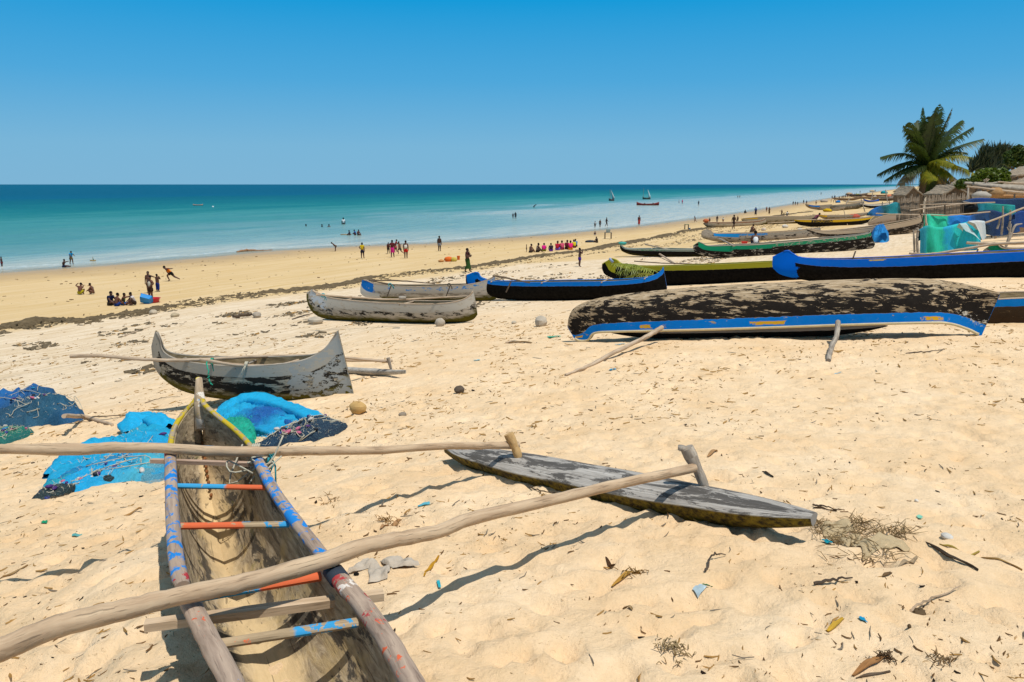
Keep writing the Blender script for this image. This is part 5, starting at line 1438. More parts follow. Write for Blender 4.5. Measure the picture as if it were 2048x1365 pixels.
for (lb, pn, px, y0, y1, fc, top, bot, bk, tk, sk, sink) in PEOPLE:
    person(lb, pn, px, y0, y1, fc, top, bot, bk, tk, sk, sink)

# woman carrying a baby
wr_, wg, wsc = person('woman in a green wrap skirt carrying a baby on her arm', 'carry', 935, 498, 545, 75, '#3c1c1c', '#2c4a20', 'skirt', 'shirt', 0)
ms = MESHES['sit']
ba = rootm('person', (wg.x + .13, wg.y - .06, wg.z + wsc * .64), math.radians(-60), 'small baby held against the woman in the green skirt', 'baby')
for nm, me_, mt in (('body', ms['body'], SKIN[1]), ('hair', ms['hair'], HAIR), ('shirt', ms['shirt'], cloth_mat('#3c3a34'))):
    o = bpy.data.objects.new(nm, me_); COL.objects.link(o); o.parent = ba; o.scale = (.62,) * 3
    o.material_slots[0].link = 'OBJECT'; o.material_slots[0].material = mt
# woman with a cloth? distant crowd round the farthest boats: few pixels each
cw = [(1684, 398), (1687.5, 397), (1691, 396.5), (1694.5, 396), (1698, 395.5), (1701, 395), (1705, 394), (1709, 393.5), (1712, 392.5), (1662, 406), (1667, 407), (1671, 406)]
cc = ['#2c3038', '#4c2c30', '#3c4450', '#7c2c34', '#8c8478', '#2c2824', '#a83c44', '#3c3c44', '#5c4438', '#9c3438', '#3c2c2c', '#2c4c74']
cl = ['dark figure', 'maroon clad figure', 'grey blue figure', 'dull red figure', 'pale grey figure', 'near black figure', 'bright red figure', 'slate figure', 'brown figure', 'brick red figure', 'dark brown figure', 'deep blue figure']
cpos = ['leftmost of the crowd at the white canoe', 'second from left in the crowd at the white canoe', 'third from left in the crowd at the white canoe', 'left of the middle of the far crowd', 'in the middle of the far crowd', 'right of the middle of the far crowd', 'fourth from right in the far crowd', 'third from right in the far crowd', 'rightmost of the far crowd', 'left of three by the blue tipped grey canoe', 'middle of three by the blue tipped grey canoe', 'right of three by the blue tipped grey canoe']
for k, (x, y) in enumerate(cw):
    person('tiny ' + cl[k] + ', ' + cpos[k], 'stand', x, y - 6.5, y, 150 + 10 * k, cc[k], '#3c342c', 'shorts', 'shirt', k, 0, group='crowd round the farthest boats')

# ================================================================== THINGS BESIDE THE PEOPLE
def basin(name, label, c, r, h, mat, tilt=None, cat='basin', seg=20, rim=1.12, sq=False):
    prof = [(0, .0), (r * .78, 0), (r * .82, .01), (r, h * .96), (r * rim, h), (r * rim, h * .96), (r * 1.0, h * .9), (r * .78, .03), (0, .03)]
    P = []
    for (a, z) in prof:
        row = []
        for k in range(seg):
            t = 2 * math.pi * k / seg; q = 1
            if sq: q = 1 / max(abs(math.cos(t)), abs(math.sin(t))) ** .8
            p_ = Vector((a * q * math.cos(t), a * q * math.sin(t) * (.75 if sq else 1), z))
            if tilt is not None: p_ = tilt @ p_
            row.append(p_ + c)
        P.append(row)
    mb = MB(); mb.grid(P, close=True)
    o = mb.build(name, mat, None, c); fix_normals(o); sharp(o, 45)
    return tag(o, label, cat)
g = onground(G(290, 609))
def boxtub(label, c, a, b, h, mat, M):
    """open rectangular crate-like tub with flared walls and a rim"""
    prof = [(.0, 0), (.84, 0), (1, h), (1.07, h), (1.07, h - .025), (1.02, h - .03), (.87, .0 - .01)]
    P = []
    for (q, z) in prof[:4] + [(.96, h - .01), (.80, .03), (.0, .03)]:
        row = []
        for (x, y) in ((-1, -.8), (-.9, -1), (.9, -1), (1, -.8), (1, .8), (.9, 1), (-.9, 1), (-1, .8)):
            row.append(M @ Vector((x * a * q, y * b * q, z)) + c)
        P.append(row)
    mb = MB(); mb.grid(P, close=True)
    o = mb.build('tub', mat, None, c, smooth=False); fix_normals(o); return tag(o, label, 'tub')
boxtub('bright blue rectangular tub propped on its side by the children', g + Vector((0, 0, .16)), .27, .20, .22, plain('blue_plastic', '#0f84cc', .4, .5), Matrix.Rotation(.25, 3, 'Y') @ Matrix.Rotation(math.radians(-62), 3, 'X'))
g = onground(G(306, 606))
basin('basin', 'round red plastic basin beside the blue tub', g, .32, .22, plain('red_plastic', '#c41c2c', .4, .5))
g = onground(G(255, 608))
basin('basin', 'small dark red dish between the sitting children', g, .13, .07, plain('dark_red_plastic', '#a01c1c', .4, .5))
# bags and bucket on the sand
root = rootm('sack', tuple(onground(G(891, 524))), 0, 'plump orange sack lying on the wet sand', 'sack')
g = onground(G(897, 524)); k_ = mpp(g)
MB().ell(g + Vector((0, 0, k_ * 4.5)), (k_ * 9, k_ * 5, k_ * 5.5), 14, 8, jit=.14).build('bag_body', plain('orange_sack', '#d8661c', .7, .3, .25, 3), root)
MB().tube([g + Vector((k_ * 7, 0, k_ * 5)), g + Vector((k_ * 10, 0, k_ * 7))], [k_ * 2, k_ * 1], 8).build('bag_neck', plain('orange_neck', '#c85c1c', .7), root)
g = onground(G(908, 524))
o = MB().ell(g + Vector((0, 0, k_ * 4)), (k_ * 6, k_ * 4, k_ * 5), 12, 7, jit=.15).build('sack', plain('yellow_sack', '#c9b24e', .7, .3, .2, 3), None, g); tag(o, 'yellowish sack between the orange sack and the orange bucket', 'sack')
g = onground(G(917, 521))
basin('bucket', 'upright orange bucket, rightmost of the bundle on the wet sand', g, k_ * 3.2, k_ * 8, plain('orange_bucket', '#e0661c', .45, .5), None, 'bucket')
g = onground(G(882, 525))
o = MB().ell(g + Vector((0, 0, k_ * 2.5)), (k_ * 6, k_ * 3.4, k_ * 3), 10, 6, jit=.3).build('bundle', plain('tan_bundle', '#c08a54', .85), None, g); tag(o, 'low tan cloth bundle left of the orange sack', 'bundle')

# toy sailing boat
g = G(186, 523); root = rootm('toy_boat', tuple(g), .2, 'toy sailing boat with a green sail in thin water', 'toy boat'); k_ = mpp(g)
P = []
for i in range(9):
    t = i / 8 * 2 - 1; w_ = .09 * (1 - t * t) + .004
    P.append([g + Vector((t * k_ * 6, s_ * w_, z)) for s_, z in ((-1, .09 + .04 * t * t), (-.5, .02), (.5, .02), (1, .09 + .04 * t * t))])
MB().grid(P, close=True).build('hull', plain('toy_hull', '#b8965c', .8), root)
MB().tube([g + Vector((0, 0, .05)), g + Vector((0, 0, k_ * 9))], .012, 6).build('mast', M_pole, root)
MB().grid([[g + Vector((.01, 0, k_ * 9)), g + Vector((.02, .01, k_ * 9))], [g + Vector((.0, .02, k_ * 5)), g + Vector((k_ * 1.6, -.03, k_ * 5))], [g + Vector((0, .01, k_ * 1.5)), g + Vector((k_ * 2.6, .01, k_ * 1.5))]]).build('sail', plain('green_sail', '#0f8c5c', .8), root)
# driftwood branch at the water edge
o = pxpole('driftwood', [onground(G(475, 505), .05), onground(G(495, 503), .12), onground(G(520, 502), .06), onground(G(545, 500.5), .03)], [.10, .13, .06, .03], wood('red_driftwood', ('#8a6448', '#a8805c', '#5c4030'), 10), None, 8, 20, .02, 'long brown branch stranded at the water edge', 'driftwood')
# plank in the water
g = G(692, 470); o = MB().box((g.x, g.y, .05), (1.3, .3, .08), Matrix.Rotation(.1, 3, 'Z')).build('float_board', plain('tan_board', '#b89468', .8), None, g); tag(o, 'short tan board floating beside the children in the shallows', 'board')
# swimmer with a small canoe far out
g = G(396, 411.5)
root = rootm('outrigger_canoe', tuple(g), 0, 'tiny low canoe far out in the turquoise water on the left', 'canoe'); k_ = mpp(g)
P = []
for i in range(9):
    t = i / 8 * 2 - 1; w_ = .4 * (1 - t * t) + .02
    P.append([g + Vector((t * k_ * 10, s_ * w_, z)) for s_, z in ((-1, .25 + .2 * t * t), (-.6, -.05), (.6, -.05), (1, .25 + .2 * t * t))])
MB().grid(P, close=True).build('hull', plain('canoe_far_pale', '#a88c80', .8), root)
person('tiny figure sitting in the low canoe far out', 'sit', 396, 404, 411, 90, '#2c343c', None, g=Vector((g.x, g.y, .05)))
g = G(426, 415); o = MB().ell(g + Vector((0, 0, .1)), (.28, .28, .24), 10, 6).build('buoy', plain('white_buoy', '#d8dcdc', .5), None, g); tag(o, 'small white buoy on the turquoise water', 'buoy')

# table with a white container
def table(label, px, py, wpx, hpx, top_c, cat='table', deep=.7):
    g = onground(G(px, py)); k = mpp(g); W = wpx * k; Hh = hpx * k
    root = rootm('table' if cat == 'table' else 'stool', tuple(g), 0, label, cat)
    MB().box(g + Vector((0, 0, Hh)), (W, W * deep, .05)).build('table_top' if cat == 'table' else 'seat', plain('top_' + top_c.strip('#'), top_c, .8), root)
    for sx_ in (-1, 1):
        for sy_ in (-1, 1):
            q = g + Vector((sx_ * W * .44, sy_ * W * deep * .42, 0))
            MB().tube([q, q + Vector((0, 0, Hh))], .035, 6).build('leg', M_wood_dark, root)
        MB().tube([g + Vector((sx_ * W * .44, -W * deep * .42, Hh * .3)), g + Vector((sx_ * W * .44, W * deep * .42, Hh * .3))], .025, 6).build('rail', M_wood_dark, root)
    return g, k, Hh
g, k, Hh = table('small dark legged table standing on the wet sand', 1216, 478, 14, 12.5, '#8c8474')
basin('tub', 'pale blue lidded tub standing on the small table', g + Vector((0, 0, Hh + .03)), k * 4.6, k * 6.2, plain('pale_tub', '#a8bcc0', .5), None, 'tub', rim=1.04)
g, k, Hh = table('green topped stool by the wrack line, right of the runner', 1373, 459, 8, 9.5, '#1c5c3c', 'stool')
g = onground(G(1379, 461)); k_ = mpp(g)
basin('bucket', 'small pale blue bucket in front of the green stool', g, k_ * 2, k_ * 4.5, plain('pale_bucket', '#5c94b8', .5), None, 'bucket')
table('low table on the far sand beside the child in white', 1571, 432, 9, 5.5, '#4c4238')
g = onground(G(1180, 485)); o = MB().ell(g + Vector((0, 0, .08)), (.55, .3, .14), 10, 6, jit=.3).build('cloth_bundle', plain('dark_cloth', '#2c3440', .85), None, g); tag(o, 'dark folded cloth lying left of the dark clad woman', 'cloth')
basin('basin', 'round red bowl left of the man in the white shirt', PY(1489, 488, G(1510, 492).y) , .28, .2, plain('red_bowl', '#d0382c', .5), None)

# ---------------- sailing canoes at sea
def sailboat(label, px, py, wpx, hullc, sails, crew=0, mast=None):
    g = G(px, py); k = mpp(g)
    root = rootm('sailing_canoe', tuple(g), 0, label, 'sailing canoe')
    W = wpx * k / 2; P = []
    for i in range(13):
        t = i / 12 * 2 - 1; w_ = .55 * (1 - abs(t) ** 2.5) + .03; r_ = .55 * abs(t) ** 3
        P.append([g + Vector((t * W, s_ * w_, z)) for s_, z in ((-1, k * 3.2 + r_), (-.95, k * 1.2 + r_ * .6), (-.4, -.2 + r_ * .3), (.4, -.2 + r_ * .3), (.95, k * 1.2 + r_ * .6), (1, k * 3.2 + r_), (.8, k * 2.8 + r_), (-.8, k * 2.8 + r_))])
    h = MB().grid(P, close=True).build('hull', plain('hull_' + hullc.strip('#'), hullc, .7), root); fix_normals(h)
    for dx in (-.3, .35): pxpole('outrigger_boom', [g + Vector((dx * W, -.6, k * 3.4)), g + Vector((dx * W + .3, -2.6, k * 1.2))], .06, M_wood_dark, root, 6, 6)
    float_log(root, g + Vector((-W * .6, -2.7, .0)), g + Vector((W * .6, -2.6, .0)), .35, .3, M_wood_dark)
    if mast: pxpole('mast', [PY(mast[0], mast[1], g.y), PY(mast[2], mast[3], g.y)], .07, M_pole_grey, root, 6, 6)
    for (pts, colr) in sails:
        a, b, c_ = [PY(x, y, g.y) for x, y in pts]
        P = []
        for i in range(9):
            row = []
            for j in range(7):
                u = i / 8; v = j / 6
                q = a.lerp(b, u).lerp(a.lerp(c_, u), v) if False else (a * (1 - u) + (b * (1 - v) + c_ * v) * u)
                row.append(q + Vector((0, -.5 * math.sin(math.pi * u) * math.sin(math.pi * v), 0)))
            P.append(row)
        MB().grid(P).build('sail', plain('sail_' + colr.strip('#'), colr, .85), root)
    return root, g, k
sailboat('dark sailing canoe with a single pale sail, leftmost of the two', 1223, 402, 11, '#2c3a44', [([(1222, 380), (1224, 399), (1230, 397)], '#b8bcbc')], mast=(1220, 379, 1221, 401))
r1, g, k = sailboat('small sailing canoe with a white curved sail behind the red one', 1293, 399, 16, '#2c4a48', [([(1295.5, 378), (1297, 397), (1302, 396)], '#e8e8e4')], mast=(1287.5, 376, 1286.5, 400))
r1, g, k = sailboat('long dark red canoe without sails, nearest of those afloat', 1295.5, 411, 45, '#6c1c1c', [])
for (x, f_, lb, c_) in ((1289, 100, 'person sitting in the left part of the dark red canoe', '#6c5c54'), (1306, 170, 'person sitting in the right part of the dark red canoe', '#241c1c')):
    person(lb, 'sit', x, 399.5, 409, f_, c_, '#2c2424', g=Vector((PY(x, 409, g.y).x, g.y, k * 2.0)))
# ================================================================== PALM
def leafmat(name, c1, c2, c3, tr=.25):
    n = NT(name, .45, .35)
    ob = n.coord('Object')
    nz = n.noise(ob, 1.1, 3, .6); n2 = n.noise(ob, 9, 3, .6)
    col = n.mix(n.step(nz, .35, .65), C(c1), C(c2)); col = n.mix(n.math('MULTIPLY', n.step(n2, .5, .75), .6), col, C(c3))
    n.color(col)
    tl_ = n.t.nodes.new('ShaderNodeBsdfTranslucent'); n.put(tl_.inputs[0], n.mix(.3, col, C('#7a8a20')))
    ms_ = n.t.nodes.new('ShaderNodeMixShader'); ms_.inputs[0].default_value = tr
    n.t.links.new(n.b.outputs[0], ms_.inputs[1]); n.t.links.new(tl_.outputs[0], ms_.inputs[2]); n.t.links.new(ms_.outputs[0], n.out.inputs[0])
    return n.m
M_fr = leafmat('palm_green', '#243414', '#384c1a', '#64702c', .25)
M_fry = leafmat('palm_yellow_green', '#5c6414', '#8a8420', '#3c4c14', .25)
M_frd = leafmat('palm_dead', '#8a7050', '#b09a74', '#5c4630', .15)

def frond(parent, a, b, lift, width, mat, name='frond', n=34, droop=.9, world_up=Vector((0, 0, 1)), drop_tip=0.0, lw=.05):
    """one leaf: arching rachis from a to b with leaflets either side"""
    a = Vector(a); b = Vector(b); L = (b - a).length
    mb = MB(); ctr = []
    for i in range(n + 1):
        t = i / n
        ctr.append(a.lerp(b, t) + world_up * (lift * math.sin(math.pi * t ** .8) - drop_tip * t ** 3))
    mb.tube(ctr[::3] + ([ctr[-1]] if n % 3 else []), [.04 * (1 - .8 * k / (len(ctr[::3]) + 1)) * lw / .05 for k in range(len(ctr[::3]) + (1 if n % 3 else 0))], 4)
    for i in range(2, n + 1):
        t = i / n; p = ctr[i]; tg = (ctr[i] - ctr[i - 1]).normalized()
        sd_ = tg.cross(world_up)
        if sd_.length < .05: sd_ = Vector((1, 0, 0))
        sd_.normalize()
        ll = width * (math.sin(math.pi * min(t * .92 + .1, 1)) ** .55) * random.uniform(.8, 1.1)
        for s_ in (-1, 1):
            if random.random() < .05: continue
            d_ = (sd_ * s_ * .75 + tg * .55 + world_up * .10).normalized()
            m1 = p + d_ * ll * .5; e = p + d_ * ll * .82 - world_up * ll * droop * random.uniform(.35, .75)
            m1 = m1 - world_up * ll * droop * .12
            wv = tg * lw * random.uniform(.7, 1.2)
            mb.add([p - wv * .5, p + wv * .5, m1 + wv * .6, m1 - wv * .6, e], [(0, 1, 2, 3), (3, 2, 4)])
    return mb.build(name, mat, parent)

pg = onground(G(1836, 428)); pk = mpp(pg)
palm = rootm('palm_tree', tuple(pg), 0, 'tall coconut palm with arching fronds above the stick fence', 'palm tree')
tr_px = [(1836, 430), (1838, 410), (1843, 385), (1848, 360), (1851, 338)]
trp = [PY(x, y, pg.y + .15 * i) for i, (x, y) in enumerate(tr_px)]; trp[0].z = pg.z - .1
tq = catmull([tuple(p) for p in trp], 40)
nmt = NT('palm_bark', .9, .2); z_ = nmt.sep(nmt.coord('UV'))
ring = nmt.math('SINE', nmt.math('MULTIPLY', z_[0], 42)); nmt.color(nmt.mix(nmt.noise(nmt.coord('Object'), 6, 5), C('#4a3c2c'), C('#7a6650')))
nmt.bump(nmt.math('ADD', ring, nmt.noise(nmt.coord('Object'), 12, 4)), .8, .05)
rr = [pk * (13 - 4.5 * (k / 39) ** .6) / 1.0 * .62 * (1 + .05 * math.sin(k * 2.4)) for k in range(40)]
MB().tube([Vector(p) for p in tq], rr, 12).build('trunk', nmt.m, palm)
crown = PY(1851, 333, pg.y + .4)
FR = [(1754, 350, 26, 4, 0), (1760, 315, 30, 3, 0), (1768, 362, 18, 2, 0), (1807, 251, 14, 1, 0), (1818, 244, 12, -2, 0), (1846, 214, 2, 1, 0), (1858, 232, 2, -2, 0), (1880, 207, -6, 2, 0), (1872, 225, 3, -3, 0), (1905, 216, -4, -2, 0), (1925, 240, 14, 2, 0), (1947, 254, 16, -1, 0),
      (1968, 278, 18, 2, 0), (1952, 317, 24, -2, 1), (1934, 306, 26, 3, 1), (1966, 358, 26, 2, 1), (1903, 352, 14, -4, 1), (1868, 362, 4, -5, 1), (1797, 372, 16, -2, 2), (1928, 378, 16, 3, 2), (1914, 404, 6, 2, 2), (1866, 402, 2, 3, 0), (1806, 350, 14, -3, 0), (1790, 336, 22, 1, 0),
      (1885, 398, 6, 4, 0), (1900, 385, 10, 4, 0), (1836, 240, 4, 4, 0), (1893, 262, 10, 4, 0), (1822, 285, 14, -4, 0), (1910, 330, 20, -5, 1)]
for (x, y, lf, dy, kd) in FR:
    tip = PY(x, y, crown.y + dy)
    frond(palm, crown + (tip - crown).normalized() * .2, tip, lf * pk * .55, pk * (36 if kd == 0 else 30), (M_fr, M_fry, M_frd)[kd], 'frond' if kd < 2 else 'dead_frond', 74, .95 if kd == 0 else 1.15, lw=.15)
for k in range(7):
    t = k / 7 * 6.28; MB().ell(crown + Vector((math.cos(t) * .4, math.sin(t) * .4, -.45 - .1 * (k % 2))), (.15, .15, .18), 8, 6).build('coconut', plain('coconut_green', '#4c5420', .6) if k == 0 else bpy.data.materials['coconut_green'], palm)

# palm frond lying across the stern of the black canoe
Yf = BLK_DEPTH
tw = rootm('palm_frond', tuple(PY(1270, 560, Yf)), 0, 'cut green palm frond laid over the stern of the black and blue canoe', 'palm frond')
for (x0, y0, x1, y1, dy, kd) in ((1310, 552, 1222, 528, -.2, 0), (1315, 556, 1240, 560, -.5, 1), (1300, 550, 1250, 532, .2, 0), (1320, 548, 1232, 545, 0, 0), (1298, 553, 1262, 590, -.65, 0)):
    frond(tw, PY(x0, y0, Yf + dy), PY(x1, y1, Yf + dy - .1), .22, .85, (leafmat('cut_frond', '#7c8a34', '#a0a648', '#5c6c2c', .25) if 'cut_frond' not in bpy.data.materials else bpy.data.materials['cut_frond']) if kd == 0 else M_fry, 'frond_branch', 22, .9, lw=.03)
tw2 = rootm('palm_frond', tuple(PY(1040, 562, Yf)), 0, 'dried palm leaves sticking out of the left half of the black canoe', 'palm frond')
for (x0, y0, x1, y1) in ((1010, 566, 990, 550), (1080, 566, 1050, 558), (1030, 567, 1000, 553)):
    frond(tw2, PY(x0, y0, Yf), PY(x1, y1, Yf), .1, .35, M_frd, 'frond_branch', 14, .6, lw=.03)

# ================================================================== TREES AND BUSH ON THE RIGHT
M_ca = leafmat('casuarina_green', '#34402a', '#46503a', '#222c1c', .1)
M_lf = leafmat('broadleaf_green', '#34461e', '#4c6024', '#6a7c30', .15)
M_bu = leafmat('bush_green', '#465818', '#6a7a1c', '#2c3814', .15)
M_bark = wood('tree_bark', ('#4d4034', '#6f6050', '#2c241c'), 8, coord='Object')
def crown_mesh(root, blobs, count, size, mat, Y, upb=0.0, name='crown', strand=False):
    """blobs: (px, py, rx px, ry px). Leaf-sized faces scattered through the volumes"""
    mb = MB(); k = mpp(PY(blobs[0][0], blobs[0][1], Y)); area = sum(b[2] * b[3] for b in blobs)
    for (x, y, rx, ry) in blobs:
        c = PY(x, y, Y); n = int(count * rx * ry / area)
        for _ in range(n):
            while True:
                q = Vector((random.uniform(-1, 1), random.uniform(-1, 1), random.uniform(-1, 1)))
                if .25 < q.length < 1 and random.random() < .35 + .65 * (math.sin(q.x * 7 + x) * math.sin(q.z * 6 + y) > -.25): break
            p = c + Vector((q.x * rx * k, q.y * (rx + ry) / 2 * k, q.z * ry * k))
            s_ = size * random.uniform(.6, 1.4)
            if strand:
                d_ = Vector((random.gauss(0, .25) + .15, random.gauss(0, .25), random.uniform(.3, 1))).normalized() * s_ * 2.6
                w_ = Vector((random.gauss(0, 1), random.gauss(0, 1), 0)).normalized() * s_ * .28
                mb.add([p - w_, p + w_, p + d_], [(0, 1, 2)])
            else:
                a = Vector((random.gauss(0, 1), random.gauss(0, 1), random.gauss(0, .6))).normalized() * s_
                b = a.cross(Vector((random.gauss(0, 1), random.gauss(0, 1), random.gauss(0, 1)))).normalized() * s_ * .5
                mb.add([p - a * .5, p + b * .5, p + a * .5, p - b * .5], [(0, 1, 2, 3)])
    return mb.build(name, mat, root, smooth=False)
def tree(name, label, gx, gy, Yt, trunk, blobs, count, size, mat, strand=False, cat='tree'):
    base = PY(gx, gy, Yt); base.z = min(base.z, H(base.x, base.y) + .3)
    base.z = H(base.x, base.y)
    r_ = rootm(name, tuple(base), 0, label, cat, 'trees behind the village')
    for i, pts in enumerate(trunk):
        p = [PY(x, y, Yt) for x, y in pts]
        if i == 0: p[0] = base - Vector((0, 0, .2))
        k = mpp(p[0])
        MB().tube(p, [k * (3.2 - 1.8 * j / len(p)) * (1 if i == 0 else .6) for j in range(len(p))], 7).build('trunk' if i == 0 else 'limb', M_bark, r_)
    crown_mesh(r_, blobs, count, size, mat, Yt, strand=strand)
    return r_
tree('casuarina_tree', 'dark feathery casuarina trees with spiky tops left of the leafy tree', 1975, 385, 120, [[(1975, 385), (1973, 350), (1972, 320)], [(1980, 370), (1990, 345), (1998, 320)], [(1975, 360), (1962, 335), (1960, 320)]],
     [(1966, 322, 8, 18), (1975, 326, 10, 16), (1987, 320, 8, 16), (1998, 318, 9, 15), (2008, 322, 10, 18), (1958, 334, 7, 12), (1944, 338, 5, 8), (1988, 338, 30, 12)], 5200, .55, M_ca, True)
tree('leafy_tree', 'broadleaf tree with rounded clumps at the right edge above the thatched roof', 2030, 380, 105, [[(2030, 380), (2028, 350), (2026, 325)], [(2028, 350), (2040, 330), (2044, 310)], [(2028, 345), (2018, 330), (2015, 318)]],
     [(2036, 300, 10, 10), (2026, 310, 10, 12), (2040, 318, 12, 12), (2020, 324, 12, 9), (2034, 328, 16, 7), (2047, 306, 8, 12), (2058, 316, 12, 16), (2014, 312, 7, 8)], 4200, .42, M_lf)
tree('bush', 'rounded olive green bush behind the log rack, right of the palm', 1985, 380, 78, [[(1985, 380), (1984, 368), (1982, 360)], [(1985, 375), (2000, 362), (2004, 352)], [(1985, 375), (1965, 362), (1960, 355)]],
     [(1978, 350, 28, 14), (2002, 352, 16, 16), (1958, 360, 18, 12), (1990, 362, 30, 14), (1940, 366, 16, 9), (1924, 368, 14, 10)], 6500, .30, M_bu, False, 'bush')

# ================================================================== HUTS, FENCE, LOG RACK
M_thatch = wood('thatch', ('#8c7c68', '#b0a088', '#5c5044'), 30, coord='Object', crack=.9)
M_stick = wood('stick', ('#7a6a58', '#9c8c78', '#4c4034'), 10, crack=.3)
M_wall = plain('woven_wall', '#84705a', .9, .1, .35, 9, .02, 30)  # tan for all hut walls, tone varied at random
def hut(label, xl, xr, yroof, yeave, ybase, Y, ridge=.5, depth=3.2, posts=4, door=False):
    A = PY(xl, ybase, Y); B = PY(xr, ybase, Y)
    zb = min(H(A.x, A.y), A.z); er = PY(xl, yeave, Y).z; rz = PY(xl, yroof, Y).z
    r_ = rootm('thatched_hut', ((A.x + B.x) / 2, Y, zb), 0, label, 'hut', 'huts of the fishing village')
    mx = A.x * (1 - ridge) + B.x * ridge; ov = (B.x - A.x) * .06
    def sheet(x0, z0, x1, z1):
        nn = 14; P = []
        for i in range(nn):
            t = i / (nn - 1); row = []
            for j in range(7):
                y = Y - depth / 2 - .3 + (depth + .6) * j / 6
                row.append(Vector((x0 + (x1 - x0) * t, y, z0 + (z1 - z0) * t + random.uniform(-.05, .05) - .12 * math.sin(math.pi * t))))
            P.append(row)
        low = [[q - Vector((0, 0, .16)) for q in row] for row in P]
        mb = MB(); mb.grid(P); mb.grid(low)
        mb.grid([[r[0] for r in P], [r[0] for r in low]]); mb.grid([[r[-1] for r in P], [r[-1] for r in low]])
        mb.grid([P[0], low[0]]); mb.grid([P[-1], low[-1]])
        # ragged fringe of straw at the eave
        for j in range(26):
            y = Y - depth / 2 - .3 + (depth + .6) * j / 25; q = Vector((x0 - (x1 - x0) * .01, y, z0 - .05))
            mb.tube([q, q + Vector((random.uniform(-.15, .05) * (1 if x1 > x0 else -1), 0, random.uniform(-.35, -.15)))], .025, 3)
        mb.build('roof', M_thatch, r_, smooth=False)
    sheet(A.x - ov, er, mx, rz); sheet(B.x + ov, er, mx, rz)
    n_ = 2
    for (x0, x1) in ((A.x, B.x),):
        for yy in (Y - depth / 2, Y + depth / 2):
            P = []
            for i in range(9):
                t = i / 8; x = x0 + (x1 - x0) * t
                zt = (er + (rz - er) * (1 - abs(x - mx) / max(abs((x0 if x < mx else x1) - mx), .01))) - .12
                P.append([Vector((x, yy + .05 * math.sin(9 * t), zb - .2)), Vector((x, yy + .05 * math.sin(9 * t), zt))])
            MB().grid(P).build('wall', M_wall, r_)
    for xx in (A.x, B.x):
        MB().grid([[Vector((xx, Y - depth / 2, zb - .2)), Vector((xx, Y - depth / 2, er))], [Vector((xx, Y + depth / 2, zb - .2)), Vector((xx, Y + depth / 2, er))]]).build('wall', M_wall, r_)
    for i in range(posts):
        x = A.x + (B.x - A.x) * i / (posts - 1)
        MB().tube([Vector((x, Y - depth / 2 - .1, zb - .2)), Vector((x + .05, Y - depth / 2 - .1, er + .1))], .06, 6).build('post', M_stick, r_)
    if door: MB().box(((A.x * .55 + B.x * .45), Y - depth / 2 - .03, zb + (er - zb) * .45), ((B.x - A.x) * .16, .08, (er - zb) * .9)).build('door', M_wood_dark, r_)
    return r_
hut('low thatched hut between the far boats and the palm trunk', 1797, 1834, 373, 390, 408, 110, .35)
hut('thatched hut half hidden behind the palm trunk and dead fronds', 1866, 1922, 370, 388, 416, 84, .4)
hut('dark thatched hut roof beside the olive bush', 1898, 1950, 360, 380, 405, 92, .5)
hut('pale thatched roof at the right edge under the leafy tree', 2008, 2090, 333, 352, 385, 92, .6, 4)
hut('lower wide thatched roof at the right edge below the pale roof', 2016, 2110, 352, 372, 392, 74, .7, 4)
hut('far tiny hut roof among the distant boats', 1800, 1822, 374, 383, 394, 160, .4, 5)

# stick fence behind the palm; every stake is its own part
fr_ = rootm('stick_fence', tuple(onground(G(1850, 428))), 0, 'fence of thin upright grey stakes behind the palm trunk', 'fence')
for (xa, xb, yt0, yt1, yb0, yb1, Yq, nst) in ((1796, 1838, 398, 394, 424, 428, 84, 40), (1850, 1940, 396, 388, 428, 420, 76, 70)):
    for i in range(nst):
        t = i / (nst - 1); x = xa + (xb - xa) * t + random.uniform(-.6, .6)
        yt = yt0 + (yt1 - yt0) * t + random.uniform(-5, 5); g = PY(x, yb0 + (yb1 - yb0) * t, Yq); g.z = H(g.x, g.y) - .1
        tp = PY(x + random.uniform(-1.5, 1.5), yt, Yq)
        MB().tube([g, g.lerp(tp, .5) + Vector((random.uniform(-.05, .05), 0, 0)), tp], [.04, .035, .025], 5).build('stake', M_stick, fr_)
    for f in (.35, .75):
        a = PY(xa, yb0 + (yt0 - yb0) * f, Yq - .1); b = PY(xb, yb1 + (yt1 - yb1) * f, Yq - .1)
        pxpole('rail', [a, b], .035, M_stick, fr_, 5, 8, .02)
# pale forked dead branch in front of the fence
fk = rootm('dead_branch', tuple(onground(G(1808, 425))), 0, 'pale forked dead branch standing upright left of the palm trunk', 'branch')
g = fk.location.copy(); Yg = g.y
MB().tube([g, PY(1806, 408, Yg), PY(1801, 395, Yg), PY(1799, 380, Yg)], [.09, .08, .07, .03], 6).build('stem', M_pole_grey, fk)
MB().tube([PY(1806, 405, Yg), PY(1811, 394, Yg), PY(1814, 384, Yg)], [.08, .07, .03], 6).build('fork', M_pole_grey, fk)

